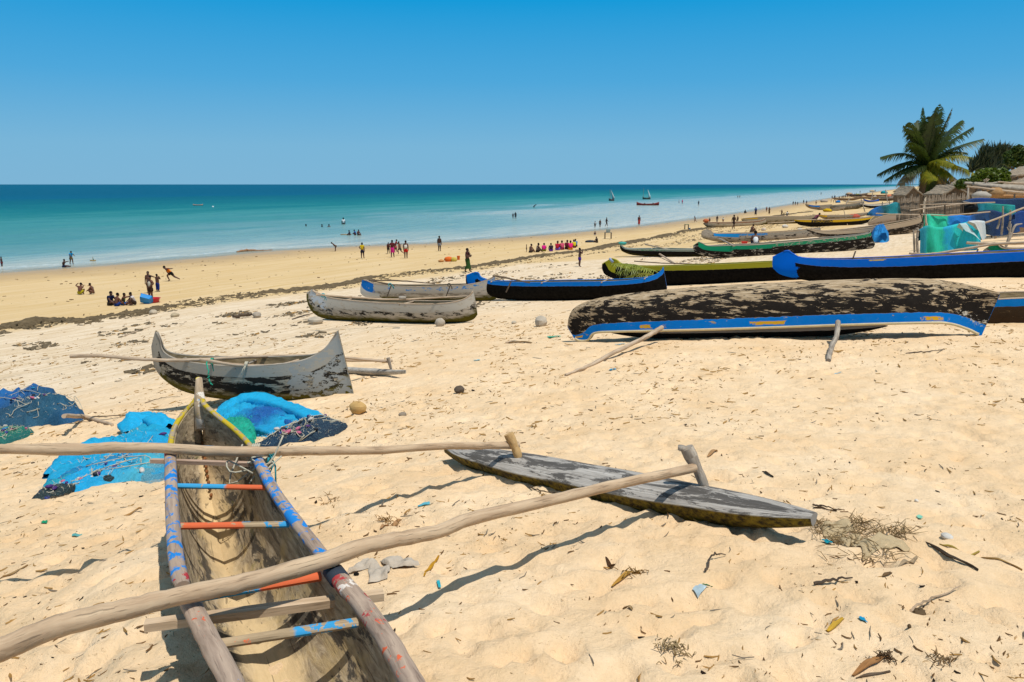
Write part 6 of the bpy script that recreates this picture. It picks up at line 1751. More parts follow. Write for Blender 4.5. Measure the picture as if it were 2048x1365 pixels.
# ---- hung nets
def drape(label, top, bot, Y0, Y1, stops, name='hung_net', folds=22, amp=.10, backdrop=.45, alpha=1, cat='fishing net', group=None, seed=1, extra_parts=None):
    """net thrown over a pole: top / bottom outline in pixels at depths Y0 (left) .. Y1 (right)"""
    nn = 64; nv = 14
    tp = catmull(top, nn); bt = catmull(bot, nn)
    k0 = PY(top[0][0], top[0][1], Y0)
    r_ = rootm(name, tuple(PY((top[0][0] + top[-1][0]) / 2, bot[len(bot) // 2][1], (Y0 + Y1) / 2)), 0, label, cat, group)
    rs = random.Random(seed)
    ph = [rs.uniform(0, 6.28) for _ in range(6)]; fq = [folds * rs.uniform(.5, 1.5) for _ in range(6)]
    P = []; U = []
    for i in range(nn):
        t = i / (nn - 1); Y = Y0 + (Y1 - Y0) * t
        a = PY(tp[i][0], tp[i][1], Y); b = PY(bt[i][0], bt[i][1], Y)
        row = []; ur = []
        # back flap (behind the pole), over the top, then the front down to the hem
        f_ = sum(math.sin(fq[q] * t + ph[q]) for q in range(6)) / 3
        for j in range(5):
            v = 1 - j / 4; row.append(a + Vector((0, .14 + .12 * v + amp * f_ * v, -(a.z - b.z) * backdrop * v - .02))); ur.append((t, 1 + v))
        row.append(a + Vector((0, .05, .05))); ur.append((t, 1))
        for j in range(nv + 1):
            v = j / nv
            dsp = amp * (.3 + v) * f_ * (1 + .3 * math.sin(7 * v + fq[0] * t))
            row.append(a.lerp(b, v) + Vector((.3 * amp * math.cos(fq[1] * t + 3 * v), -.06 - dsp - .10 * v, 0))); ur.append((t, 1 - v))
        P.append(row); U.append(ur)
    mb = MB(); mb.grid(P, U)
    m = net_mat(name + '_mat%d' % seed, stops, 70, alpha)
    mb.build('net_sheet', m, r_)
    return r_
def pole_obj(label, pts, r, mat=M_pole, cat='pole', name='pole', group=None, **k):
    return pxpole(name, pts, r, mat, None, 8, None, .006, label, cat, group)

Y = G(1850, 507).y
print('net depth', Y)
rk = rootm('drying_rack', tuple(onground(G(1845, 507))), 0, 'rack of crooked posts and poles holding the turquoise net', 'rack')
pxpole('post', [PY(1836, 508, Y - .1), PY(1834, 480, Y - .1), PY(1836, 458, Y - .1), PY(1829, 462, Y)], [.09, .08, .06, .03], M_pole_grey, rk, 7)
pxpole('post', [PY(1829, 507, Y), PY(1828, 480, Y), PY(1827, 460, Y)], [.06, .06, .04], M_pole_grey, rk, 7)
pxpole('rail', [PY(1828, 464, Y + .1), PY(1900, 458, Y + .2), PY(1970, 446, Y + .3), PY(2048, 416, Y + .5), PY(2090, 402, Y + .6)], .06, M_pole, rk, 7, 24, .006)
for (x0, y0, x1, y1, yy) in ((2003, 470, 2006, 413, .8), (2018, 455, 2021, 420, .6), (1994, 458, 2000, 436, .5), (2012, 494, 2022, 448, -.6)):
    pxpole('post', [PY(x0, y0, Y + yy), PY((x0 + x1) / 2 + 1, (y0 + y1) / 2, Y + yy), PY(x1, y1, Y + yy)], [.07, .06, .045], M_pole_grey, rk, 7)
pxpole('fork', [PY(2012, 492, Y - .6), PY(2022, 470, Y - .5), PY(2030, 452, Y - .4), PY(2044, 448, Y - .3)], [.09, .08, .07, .04], M_pole_grey, rk, 7)
pxpole('fork', [PY(2022, 468, Y - .5), PY(2014, 455, Y - .4)], [.06, .03], M_pole_grey, rk, 6)
pxpole('rail', [PY(1860, 488, Y - .3), PY(1700, 490, Y - .4)][::-1], .0001, M_pole, rk, 3, 3) if False else None
drape('big turquoise and teal net hung over the front rack', [(1838, 462), (1855, 453), (1880, 457), (1905, 452), (1925, 448), (1948, 443), (1970, 446)], [(1838, 512), (1855, 512), (1880, 511), (1905, 511), (1925, 508), (1945, 503), (1960, 485)], Y, Y + .3,
      [(0, '#0a7a90'), (.10, '#0c7c90'), (.2, '#18b898'), (.36, '#20c4a4'), (.42, '#0aa0cc'), (.55, '#1cc0c0'), (.72, '#14b8d0'), (.86, '#20c8d8'), (1, '#10acc8')], amp=.12, folds=30, seed=3)
drape('white and pale blue cloth draped at the right end of the turquoise net', [(1938, 444), (1950, 443), (1960, 443), (1969, 444)], [(1946, 447), (1955, 463), (1962, 480), (1969, 474)], Y - .25, Y - .05, [(0, '#c8ccc8'), (.5, '#d8d8d4'), (1, '#c0ccd0')], name='hung_cloth', folds=8, amp=.03, cat='cloth', seed=4)
drape('narrow white band of netting across the turquoise net', [(1919, 449), (1926, 449), (1932, 448)], [(1928, 462), (1945, 470), (1959, 482)], Y - .3, Y - .2, [(0, '#a8c4c4'), (1, '#c0d4d4')], name='hung_net', folds=5, amp=.02, cat='fishing net', seed=14)
Y2 = Y + 5
drape('green and blue net hung on the second row, behind the turquoise one', [(1848, 431), (1862, 430), (1885, 431), (1900, 432), (1920, 432), (1940, 433), (1965, 426), (1978, 424)], [(1848, 456), (1862, 458), (1885, 458), (1900, 458), (1920, 455), (1940, 452), (1965, 448), (1978, 450)], Y2, Y2 + 1,
      [(0, '#18a080'), (.15, '#20c8a0'), (.36, '#1cc098'), (.44, '#1080d4'), (.68, '#0868c8'), (.78, '#062c5c'), (1, '#08386c')], amp=.12, seed=5)
rk2 = rootm('drying_rack', tuple(onground(PY(1850, 460, Y2))), 0, 'second rack with a pale bent post and long thin rails', 'rack')
pxpole('post', [PY(1854, 454, Y2 - .3), PY(1852, 445, Y2 - .3), PY(1851, 430, Y2 - .2)], [.09, .07, .06], M_pole, rk2, 7)
pxpole('post', [PY(1846, 445, Y2 - .1), PY(1843, 432, Y2), PY(1838, 424, Y2)], [.04, .04, .03], M_wood_dark, rk2, 6)
pxpole('rail', [PY(1752, 427, Y2 + 1), PY(1790, 429, Y2 + .6), PY(1848, 430, Y2 + .1), PY(1900, 431, Y2 + .1), PY(1980, 424, Y2 + .6)], .045, M_pole, rk2, 6, 20, .01)
pxpole('rail', [PY(1820, 421, Y2 + 3), PY(1870, 415, Y2 + 3), PY(1925, 408, Y2 + 3), PY(1990, 405, Y2 + 3)], .05, M_pole, rk2, 6, 14, .01)
pxpole('rail', [PY(1840, 410, Y2 + 4), PY(1922, 407, Y2 + 3.5)], .04, M_pole, rk2, 6, 8, .01)
for x in (1890, 1922, 1926):
    pxpole('post', [PY(x, 432 if x < 1900 else 438, Y2 + 2.5), PY(x, 410, Y2 + 2.5)], [.06, .05], M_wood_dark, rk2, 6)
Y3 = Y + 9
drape('teal net on the third row behind the dark blue nets', [(1952, 407), (1965, 406), (1980, 408), (2000, 410), (2018, 411), (2030, 412)], [(1950, 436), (1965, 434), (1980, 432), (2000, 428), (2018, 430), (2030, 434)], Y3, Y3 + .5, [(0, '#0a6c84'), (.3, '#0c8890'), (.5, '#0c7c70'), (.8, '#108c80'), (1, '#0c8c98')], amp=.14, seed=6)
drape('deep blue net hanging in shadow right of the green and blue net', [(1945, 430), (1960, 424), (1985, 422), (2010, 428), (2035, 432)], [(1942, 452), (1960, 466), (1985, 472), (2010, 470), (2035, 462)], Y3 - 1.5, Y3 - 1, [(0, '#04183a'), (.3, '#030c22'), (.6, '#06245c'), (1, '#08306c')], amp=.14, seed=7)  # near-black stops put the shadow on this net into its colour
drape('bright royal blue tarpaulin under the log rack', [(1925, 404), (1950, 398), (1980, 398), (2010, 400), (2050, 398), (2090, 400)], [(1925, 408), (1950, 412), (1980, 412), (2010, 414), (2050, 430), (2090, 430)], Y3 + 2, Y3 + 2, [(0, '#04284c'), (.3, '#06307c'), (.6, '#082858'), (1, '#061c40')], name='tarpaulin', folds=14, amp=.15, cat='tarpaulin', seed=8)  # blue darkened in the stops to carry the shadow under the rack
drape('blue cloth hanging at the far right edge under the rack', [(2028, 430), (2040, 424), (2060, 424)], [(2026, 452), (2040, 455), (2060, 455)], Y3 - 2, Y3 - 2, [(0, '#062c70'), (1, '#083488')], name='hung_cloth', folds=8, amp=.08, cat='cloth', seed=9)
# dark canoe end sticking up between the nets
g = PY(1938, 436, Y3 - .5)
db = rootm('canoe', tuple(onground(g)), 0, 'black canoe end standing between the green net and the teal net', 'canoe')
P = []
for i in range(12):
    t = i / 11; x0 = 1926 + 4 * t; w_ = .5 * math.sin(math.pi * min(.15 + t * .6, 1))
    a = PY(1926 + 25 * t, 405 + 3 * t, Y3 - .5); b = PY(1927 + 25 * t, 433 - 6 * t, Y3 - .5)
    P.append([a + Vector((0, -w_ * .6, 0)), a.lerp(b, .5) + Vector((0, -w_, 0)), b + Vector((0, -.05, 0)), b + Vector((0, .05, 0)), a.lerp(b, .5) + Vector((0, w_, 0)), a + Vector((0, w_ * .6, 0))])
h = MB().grid(P, close=True).build('hull', plain('tar_black', '#0e0c0a', .6, .3, .3, 4), db); fix_normals(h)
pxpole('gunwale', [PY(1926, 404, Y3 - .8), PY(1951, 408, Y3 - .9)], .05, M_pole_grey, db, 6, 6)

# log rack: raft of thin trunks on posts, thatch bundles
YL = Y3 + 6
lr = rootm('log_rack', tuple(onground(PY(1990, 400, YL))), 0, 'high rack of rough logs carrying weathered trunks above the blue tarpaulin', 'rack')
for (x0, y0, x1, y1, r, dy, mt) in ((1928, 366, 2100, 378, .13, 0, M_wood_grey), (1946, 369, 2110, 384, .20, -.5, M_wood_grey), (1975, 371, 2110, 380, .16, .6, M_wood_dark), (1932, 373, 2110, 392, .10, -.9, M_pole), (1985, 378, 2120, 388, .24, .2, M_wood_grey), (1995, 364, 2120, 372, .08, -.4, M_pole), (1930, 365, 2000, 366, .07, .3, M_pole_grey), (2000, 386, 2120, 392, .12, -.3, M_pole)):
    pxpole('log', [PY(x0, y0, YL + dy), PY((x0 + x1) / 2, (y0 + y1) / 2 + 1, YL + dy), PY(x1, y1, YL + dy)], [r * .7, r, r], mt, lr, 8, 20, .015)
for (x, yt) in ((1937, 372), (1958, 374), (1962, 375), (1972, 376), (1998, 372), (2030, 380)):
    b = PY(x - 1, 425, YL - .4); b.z = H(b.x, b.y) - .1
    MB().tube([b, PY(x, yt, YL - .4)], [.09, .06], 6).build('post', M_pole_grey, lr)
for k in range(6):
    MB().tube([PY(1971, 365, YL), PY(1966 + k * 2.6, 357 + abs(k - 3), YL + random.uniform(-.3, .3))], [.05, .02], 5).build('cane', M_pole, lr)
g = PY(1990, 386, YL - .6)
o = MB().ell(g, (.75, .5, .42), 14, 8, jit=.18).build('bundle', plain('straw_bundle', '#a8845c', .9, .1, .3, 6, .04, 10), None, g); tag(o, 'round straw bundle hanging under the log rack', 'bundle')
g = PY(1962, 392, YL - 1); o = MB().ell(g, (.75, .5, .35), 12, 7, jit=.15).build('sack', plain('grey_sack', '#a8a094', .9, .1, .2, 6, .03, 10), None, g); tag(o, 'pale grey sack below the left part of the log rack', 'sack')
g = PY(2040, 391, YL + 1)
tb = rootm('thatch_shelter', tuple(onground(PY(2040, 400, YL + 1.5))), 0, 'low tan thatch shelter roof behind the blue tarpaulin', 'shelter')
P = [[PY(1985 + 20 * i, 392 + .3 * i - 6 * j, YL + 1 + j * 1.2) + Vector((0, 0, random.uniform(-.04, .04))) for j in range(4)] for i in range(8)]
mb = MB(); mb.grid(P); mb.grid([[q - Vector((0, 0, .15)) for q in r] for r in P]); mb.grid([[r[0] for r in P], [r[0] - Vector((0, 0, .15)) for r in P]])
mb.build('roof', plain('tan_thatch', '#a07850', .95, .1, .3, 5, .03, 20), tb, smooth=False)
for x in (1990, 2060): 
    b = PY(x, 415, YL + 1.2); b.z = H(b.x, b.y) - .1
    MB().tube([b, PY(x, 393, YL + 1.2)], .06, 6).build('post', M_stick, tb)

# ---- net mounds
def net_pile(label, outline, Yc, hscale, stops, seed=1, rough=.12, group=None, n=36, cat='fishing net', name='net_pile', floats=0, cords=0, cordc=None, lift=.0, alpha=1.0, fcol=('#b8607c', '#2c3c7c', '#4c2c6c', '#1c2430', '#c8c0b8', '#1c7ca8'), thick=.5, fine=.75):
    """heap of netting lying on the sand; outline is its silhouette footprint in pixels"""
    pts = [onground(G(x, y)) for x, y in outline]
    cx = sum(p.x for p in pts) / len(pts); cy = sum(p.y for p in pts) / len(pts)
    r_ = rootm(name, (cx, cy, gz(cx, cy)), 0, label, cat, group)
    m_ = len(pts); ring = catmull([tuple(p) for p in pts] + [tuple(pts[0])], n * 2 + 1)[:-1]
    rs = random.Random(seed); off = rs.uniform(0, 50)
    rings = 16; P = []; U = []
    xs = [q[0] for q in ring]; x0, x1 = min(xs), max(xs)
    for i in range(rings + 1):
        s_ = 1 - i / rings
        row = []; ur = []
        for k, q in enumerate(ring):
            x = cx + (q[0] - cx) * s_; y = cy + (q[1] - cy) * s_
            prof = (1 - s_ ** 2.4) ** .55
            nz = float(fbm(np.array([x * 2.3 + off]), np.array([y * 2.3]), 4)[0]); nz2 = float(fbm(np.array([x * 9 + off]), np.array([y * 9]), 3)[0])
            z = gz(x, y) + prof * hscale * (.35 + 1.3 * nz) + (nz2 - .5) * rough * min(1, (1 - s_) * 6) + lift * .2
            if i == 0: z = gz(x, y) - .02
            jx = (nz2 - .5) * .06
            row.append(Vector((x + jx, y, z))); ur.append(((x - x0) / (x1 - x0), (y - cy) * .7))
        P.append(row); U.append(ur)
    mb = MB(); mb.grid(P, U, close=True)
    mb.build('netting', net_mat(name + '_mat%d' % seed, stops, 26, alpha, fine), r_)
    def hz(x, y):
        best = None; bd = 1e9
        for row in P[::2]:
            for q in row[::2]:
                d_ = (q.x - x) ** 2 + (q.y - y) ** 2
                if d_ < bd: bd = d_; best = q.z
        return best
    if cords:
        cm_ = cordc or M_rope_w
        for c in range(cords):
            a = rs.uniform(0, 6.28); pts_ = []
            k0 = rs.randrange(len(ring)); s0 = rs.uniform(.2, .8)
            for j in range(16):
                s_ = min(.97, max(.05, s0 + .25 * math.sin(j * .4 + a))); q = ring[(k0 + j * rs.choice((1, 2))) % len(ring)]
                x = cx + (q[0] - cx) * s_; y = cy + (q[1] - cy) * s_
                pts_.append((x, y, hz(x, y) + .012))
            MB().tube([Vector(q) for q in catmull(pts_, 30)], .006, 4).build('cord', cm_, r_)
    for c in range(floats):
        q = ring[rs.randrange(len(ring))]; s_ = rs.uniform(.15, .98); x = cx + (q[0] - cx) * s_; y = cy + (q[1] - cy) * s_
        cc_ = rs.choice(fcol); mn_ = 'float_' + cc_.strip('#')
        mt = bpy.data.materials.get(mn_) or plain(mn_, cc_, .6, .3, .25, 20)
        M_ = Matrix.Rotation(rs.uniform(0, 3.14), 3, 'Z') @ Matrix.Rotation(rs.uniform(-.5, .5), 3, 'Y')
        MB().ell(Vector((x, y, hz(x, y) + .015)), (rs.uniform(.03, .06), rs.uniform(.02, .032), .022), 8, 5, M_, jit=.15).build('net_float', mt, r_)
    # frayed strands standing off the surface
    fz = MB()
    for c in range(420):
        q = ring[rs.randrange(len(ring))]; s_ = rs.uniform(.1, 1.02); x = cx + (q[0] - cx) * s_; y = cy + (q[1] - cy) * s_
        z = hz(x, y) if s_ < 1 else gz(x, y); p = Vector((x, y, z)); w_ = Vector((rs.gauss(0, 1), rs.gauss(0, 1), 0)).normalized() * .0025
        e = p + Vector((rs.gauss(0, .05), rs.gauss(0, .05), abs(rs.gauss(0, .02)))); md_ = (p + e) / 2 + Vector((0, 0, rs.uniform(0, .03)))
        fz.add([p - w_, p + w_, md_ + w_, md_ - w_, e], [(0, 1, 2, 3), (3, 2, 4)], [[(rs.random(), 0)] * 4, [(rs.random(), 0)] * 3])
    o = fz.build('loose_strands', r_.children[0].data.materials[0], r_); o['kind'] = 'stuff'
    return r_
def net_roll(root, pxs, rad, mat, name='net_fold', seed=1, lift=.5, seg=18, n=40, pleats=5):
    rs = random.Random(seed); pts = []
    for x, y in pxs:
        g = G(x, y); pts.append((g.x, g.y, gz(g.x, g.y)))
    q = [Vector(p) for p in catmull(pts, n)]; P = []; U = []; L = 0; ph = rs.uniform(0, 6)
    for i, p in enumerate(q):
        t = i / (n - 1); tg = (q[min(i + 1, n - 1)] - q[max(i - 1, 0)]).normalized(); sd_ = Vector((-tg.y, tg.x, 0)).normalized()
        if i: L += (p - q[i - 1]).length
        r = rad * (math.sin(math.pi * (.04 + .92 * t)) ** .5) * (1 + .18 * math.sin(9 * t + ph))
        row = []; ur = []
        for k in range(seg):
            th = 2 * math.pi * k / seg
            pl = 1 + .16 * math.sin(pleats * th + 3 * math.sin(4 * t + ph)) + .10 * rs.uniform(-1, 1)
            zz = max(-.35, math.sin(th)) * r * pl
            row.append(p + sd_ * math.cos(th) * r * 1.35 * pl + Vector((0, 0, zz + r * lift))); ur.append((t, k / seg))
        P.append(row); U.append(ur)
    mb = MB(); mb.grid(P, U, close=True); return mb.build(name, mat, root)
blues = [(0, '#0a68b0'), (.4, '#0858a0'), (.6, '#16405c'), (.8, '#1c506c'), (1, '#0c4c7c')]
net_pile('heap of dark blue net with white cords and pink floats at the left edge', [(-60, 845), (-20, 868), (30, 862), (80, 852), (130, 850), (172, 838), (150, 818), (100, 806), (40, 806), (-40, 815)], 0, .44, blues, 2, .22, floats=26, cords=14)
net_pile('green net edging the dark blue heap at the left edge', [(-50, 880), (0, 892), (40, 880), (70, 866), (50, 858), (0, 858), (-50, 866)], 0, .10, [(0, '#0a6c54'), (.5, '#0c8460'), (1, '#0a5c54')], 3, .06, floats=12, cords=4)
net_pile('bright turquoise net spread left of the foreground canoe', [(85, 995), (100, 950), (190, 905), (240, 880), (290, 855), (345, 862), (350, 905), (345, 950), (290, 962), (220, 966), (150, 985)], 0, .16, [(0, '#1098b0'), (.25, '#00a2d0'), (.6, '#009cd4'), (.8, '#48b0c8'), (1, '#0c90c8')], 4, .16, floats=6, cords=3, fine=.45)
np1 = bpy.data.objects[max((o.name for o in bpy.data.objects if o.get('label', '').startswith('bright turquoise net spread')), key=len)]
for k, (pp, rd, cl_) in enumerate((([(95, 958), (180, 925), (260, 905), (345, 880)], .11, '#00a0d0'), ([(120, 975), (210, 950), (300, 925)], .08, '#0c7cb0'), ([(255, 872), (290, 856), (340, 862)], .12, '#00a8dc'), ([(300, 898), (345, 892)], .05, '#10b890'), ([(88, 985), (140, 972), (200, 950)], .06, '#1498b0'))):
    net_roll(np1, pp, rd * 1.45, net_mat('roll_%d' % k, [(0, cl_), (1, cl_)], 30, 1, .4), seed=k)
net_pile('strip of black cord and mixed floats along the turquoise net', [(60, 1002), (110, 1000), (180, 972), (240, 960), (330, 925), (318, 915), (250, 930), (190, 945), (120, 968), (80, 985)], 0, .12, [(0, '#3c2c5c'), (.15, '#2c2c24'), (.6, '#1c241c'), (1, '#14181c')], 5, .06, floats=34, cords=6)
net_pile('pale see-through blue net beside the canoe rail', [(240, 950), (260, 935), (300, 915), (350, 905), (352, 935), (340, 955), (290, 965)], 0, .10, [(0, '#6ab0bc'), (.5, '#8cc4c8'), (1, '#4c90b0')], 6, .04, alpha=.35, fine=.3)
net_pile('vivid turquoise net humped behind the canoe prow', [(420, 850), (430, 828), (480, 815), (540, 818), (590, 835), (620, 860), (590, 876), (540, 878), (480, 872), (440, 866)], 0, .13, [(0, '#00a0cc'), (.3, '#00a6d8'), (.5, '#0654a0'), (.62, '#0658a4'), (.75, '#00a0d0'), (1, '#0098c8')], 7, .16, floats=0, cords=0, fine=.45)
np2 = bpy.data.objects[max((o.name for o in bpy.data.objects if o.get('label', '').startswith('vivid turquoise net humped')), key=len)]
for k, (pp, rd, cl_) in enumerate((([(432, 838), (470, 822), (520, 817), (575, 828), (620, 850), (655, 862)], .12, '#00a6d8'), ([(470, 846), (520, 838), (570, 850), (600, 866)], .07, '#06509c'), ([(450, 866), (500, 868), (560, 874)], .08, '#0098cc'))):  # dark blue middle fold paints the shadow inside the hump
    net_roll(np2, pp, rd * 1.2, net_mat('hump_roll_%d' % k, [(0, cl_), (1, cl_)], 30, 1, .4), seed=k + 20)
net_pile('emerald green net tucked beside the yellow canoe edge', [(440, 885), (436, 862), (470, 848), (505, 858), (512, 880), (490, 895)], 0, .20, [(0, '#0ca488'), (1, '#10b090')], 8, .05)
net_pile('tangled navy net trailing right of the turquoise hump', [(500, 898), (560, 872), (600, 858), (650, 846), (694, 850), (690, 862), (640, 880), (580, 888), (530, 905)], 0, .14, [(0, '#10243c'), (.5, '#142c48'), (1, '#1c2434')], 9, .10, floats=16, cords=5)
o = pole_obj('tan stick poking out of the dark blue net heap', [PY(128, 833, 12.3), onground(G(170, 842), .05), onground(G(225, 852), .02)], [.035, .04, .025], M_pole, 'stick', 'stick')
g = G(1762, 484)
net_pile('bright blue net bundle at the right tip of the green striped canoe', [(1744, 484), (1742, 474), (1756, 470), (1772, 474), (1778, 482), (1765, 486)], 0, 1.0, [(0, '#0480c0'), (.6, '#0470c0'), (1, '#0c4090')], 10, .2)
Yn = 66
drape('dark teal and blue net hung left of the palm trunk', [(1735, 428), (1745, 420), (1760, 414), (1775, 412), (1790, 406), (1800, 408)], [(1733, 432), (1745, 432), (1760, 432), (1775, 430), (1790, 430), (1800, 430)], Yn, Yn + 3, [(0, '#06505c'), (.25, '#0858a0'), (.4, '#0a4c7c'), (.5, '#084c50'), (.75, '#0a8490'), (1, '#06484c')], amp=.2, seed=11)
pole_obj('thin pole leaning upright against the yellow ended canoe', [onground(G(1695, 451)), PY(1686, 414, G(1695, 451).y)], [.05, .04], M_pole)
g = G(1628, 454)

# far clutter among the distant boats: cloth, nets and baskets in little heaps
heaps = [(1648, 405, 14, 6, '#b0a090', 'pale canvas heap by the small grey canoe'), (1676, 406, 10, 5, '#1c6cb0', 'small blue heap on the dark rimmed canoe'), (1655, 424, 18, 7, '#c9a21e', 'yellow cloth lying on the low grey canoe'), (1708, 436, 24, 8, '#b05848', 'faded red tarpaulin on the low grey canoe'),
 (1715, 393, 12, 5, '#8c9030', 'olive green heap among the far boats'), (1768, 388, 14, 6, '#1c8c98', 'teal heap under the far huts'), (1778, 395, 12, 6, '#c87858', 'salmon cloth heap by the far huts'), (1698, 389, 12, 4, '#b89878', 'tan heap near the thin dark canoe'),
 (1750, 397, 10, 5, '#d0ccc4', 'white cloth heap by the blue wrapped canoe'), (1786, 400, 18, 8, '#8c8074', 'grey heap of gear left of the palm fence'), (1744, 384, 10, 4, '#c0a888', 'sandy heap at the end of the far boats'), (1866, 424, 16, 9, '#c89848', 'ochre cloth behind the thin rails right of the palm'),
 (1858, 428, 16, 9, '#1c8c9c', 'teal bundle at the foot of the palm fence'), (1878, 420, 12, 8, '#6c2c24', 'dark red bundle right of the palm trunk'), (1600, 462, 10, 6, '#c8c0b4', 'small white heap by the yellow ended canoe'), (1446, 482, 12, 6, '#b8907c', 'pinkish rag heap by the blue prowed canoe'),
 (1570, 456, 12, 7, '#d0c8bc', 'white sacking heap beyond the man in white'), (1527, 462, 10, 6, '#c8b8a8', 'pale bundle right of the squatting person')]
for x, y, w_, h_, c_, lb in heaps:
    g = onground(G(x, y)); k = mpp(g); random.seed(x)
    o = MB().ell(g + Vector((0, 0, h_ * k * .35)), (w_ * k / 2, w_ * k * .35, h_ * k * .6), 12, 7, jit=.35).build('heap', plain('heap_' + c_.strip('#'), c_, .9, .1, .3, 4, .04, 8), None, g)
    tag(o, lb, 'heap', 'gear heaps among the boats')
sticks = [(1730, 424, 1722, 398, 'leaning pole left of the dark teal net'), (1762, 430, 1765, 404, 'upright pole through the dark teal net'), (1784, 430, 1778, 402, 'slanting pole right of the middle of the teal net'), (1690, 412, 1700, 396, 'short mast among the far canoes'), (1742, 404, 1746, 384, 'thin mast beside the blue wrapped canoe'),
 (1775, 404, 1771, 380, 'thin mast left of the low hut'), (1905, 436, 1896, 408, 'leaning stake right of the palm trunk'), (1915, 440, 1921, 404, 'upright stake near the black canoe end'), (1790, 412, 1806, 392, 'slanting pole against the low hut'), (1816, 432, 1811, 400, 'stake in front of the fence')]
for x0, y0, x1, y1, lb in sticks:
    a = onground(G(x0, y0)); pole_obj(lb, [a, PY(x1, y1, a.y + .5)], [mpp(a) * 1.1, mpp(a) * .8], M_pole_grey, group='poles stuck upright among the boats')
pls = [(1700, 444, 1760, 436, 'thin pole lying across the yellow ended canoe'), (1655, 468, 1745, 456, 'pole resting along the long grey canoe'), (1535, 452, 1600, 448, 'pole lying on the tan weathered canoe')]
for x0, y0, x1, y1, lb in pls:
    a = onground(G(x0, y0)); pole_obj(lb, [PY(x0, y0 - 5, a.y - .8), PY(x1, y1 - 5, a.y - .3)], mpp(a) * .8, M_pole)
# ================================================================== WRACK LINE
M_wr1 = plain('dry_seagrass', '#6a5c46', .95, .1, .5, 5, .01, 40)
M_wr2 = plain('grey_seagrass', '#6b5f4c', .95, .1, .4, 8)
WR = [(-60, 664), (0, 657), (50, 649), (95, 641), (140, 644), (200, 638), (250, 627), (320, 616), (400, 601), (480, 591), (560, 583), (640, 576), (700, 566), (760, 554), (830, 545), (890, 539), (940, 534), (1000, 525), (1080, 512), (1160, 502), (1230, 490), (1300, 478), (1370, 463), (1440, 452), (1500, 441), (1560, 431), (1620, 424)]
wp = [G(x, y) for x, y in WR]
seg = [(wp[i + 1] - wp[i]).length for i in range(len(wp) - 1)]; tot = sum(seg)
def along_wrack(d):
    for i, L in enumerate(seg):
        if d <= L or i == len(seg) - 1:
            t = min(d / L, 1); p = wp[i].lerp(wp[i + 1], t); dr_ = (wp[i + 1] - wp[i]).normalized()
            return p, dr_, Vector((dr_.y, -dr_.x, 0))
        d -= L
rs = random.Random(21)
rb = MB(); P = []; U = []
NW = 900
for i in range(NW):
    d = tot * (i / (NW - 1)) ** 1.5
    p, dr_, nn_ = along_wrack(d)
    wob = (float(fbm(np.array([d * .25]), np.array([3.3]), 3)[0]) - .5) * 1.2
    amt = float(fbm(np.array([d * .16 + 5]), np.array([8.1]), 3)[0]); k = max(0.0, min(1, (amt - .30) * 4))
    w_ = (.10 + .34 * k) * (1 + .8 * min(1, d / 60)); row = []
    for j in range(9):
        s_ = j / 4 - 1
        x = p.x + nn_.x * (s_ * w_ + wob); y = p.y + nn_.y * (s_ * w_ + wob)
        x += rs.uniform(-.06, .06); y += rs.uniform(-.06, .06)
        z = gz(x, y) - .03 + (1 - s_ * s_) * (.03 + .13 * k) * (.4 + 1.2 * float(vnoise(np.array([x * 4]), np.array([y * 4]))[0]))
        row.append(Vector((x, y, z)))
    P.append(row)
rb.grid(P)
o = rb.build('wrack_line', M_wr1, None, wp[6]); tag(o, 'long dark ridge of washed up dry seagrass between wet and dry sand', 'seagrass', kind='stuff')
M_str = plain('straw_litter', '#a07c48', .9, .1, .35, 6)
M_brn = plain('brown_litter', '#6a4f32', .9, .1, .4, 6)
M_gry = plain('grey_litter', '#7c7264', .9, .1, .3, 6)
M_blk = plain('dark_litter', '#2a2018', .9, .1, .4, 6)

def bits(name, label, mat, n, sampler, L0, L1, thin, seed, curve=.3):
    """n small twigs and flakes joined into one carpet"""
    r = np.random.default_rng(seed); vs = []; fs = []
    for _ in range(n):
        s_ = sampler(r)
        if s_ is None: continue
        x, y, sc = s_
        L = (L0 + (L1 * 1.5 - L0) * r.random() ** 3.2) * sc; w_ = L * thin * (.6 + .8 * r.random()); a = r.random() * 6.283
        if r.random() < .35: a = 1.1 + r.normal() * .3
        ca, sa = math.cos(a), math.sin(a); z = gz(x, y)
        bend = (r.random() - .5) * L * curve; up = w_ * .7 + .002 * sc; tilt = r.normal() * L * .10
        b = len(vs)
        for (u, v, h) in ((-.5, 0, 0), (0, bend, abs(tilt) * .4), (.5, bend * .2, abs(tilt))):
            ww = w_ * (1 if u == 0 else .45)
            cx, cy = x + ca * u * L - sa * v, y + sa * u * L + ca * v
            vs += [(cx - sa * ww, cy + ca * ww, z + h), (cx, cy, z + h + up), (cx + sa * ww, cy - ca * ww, z + h)]
        for q in (0, 3):
            fs += [(b + q, b + q + 1, b + q + 4, b + q + 3), (b + q + 1, b + q + 2, b + q + 5, b + q + 4)]
    me = bpy.data.meshes.new(name); me.from_pydata(vs, [], fs); me.update()
    o = link_mesh(name, me, mat); tag(o, label, 'beach litter', kind='stuff'); return o
def near_s(y0, y1, dens=.45, spread=.72):
    def f(r):
        y = math.exp(math.log(y0) + (math.log(y1) - math.log(y0)) * r.random() ** .8); x = (r.random() * 2 - 1) * (y * spread + 1)
        q_ = float(vnoise(np.array([x * .9 + 40]), np.array([y * .9]))[0]) * .5 + float(vnoise(np.array([x * 3.1]), np.array([y * 3.1 + 9]))[0]) * .5
        if r.random() > .08 and q_ < .42 + .22 * r.random(): return None
        if y > 12:
            if float(shore(np.array([x]), np.array([y]))[0]) < 30: return None
        return x, y, (.75 + y / 16)
    return f
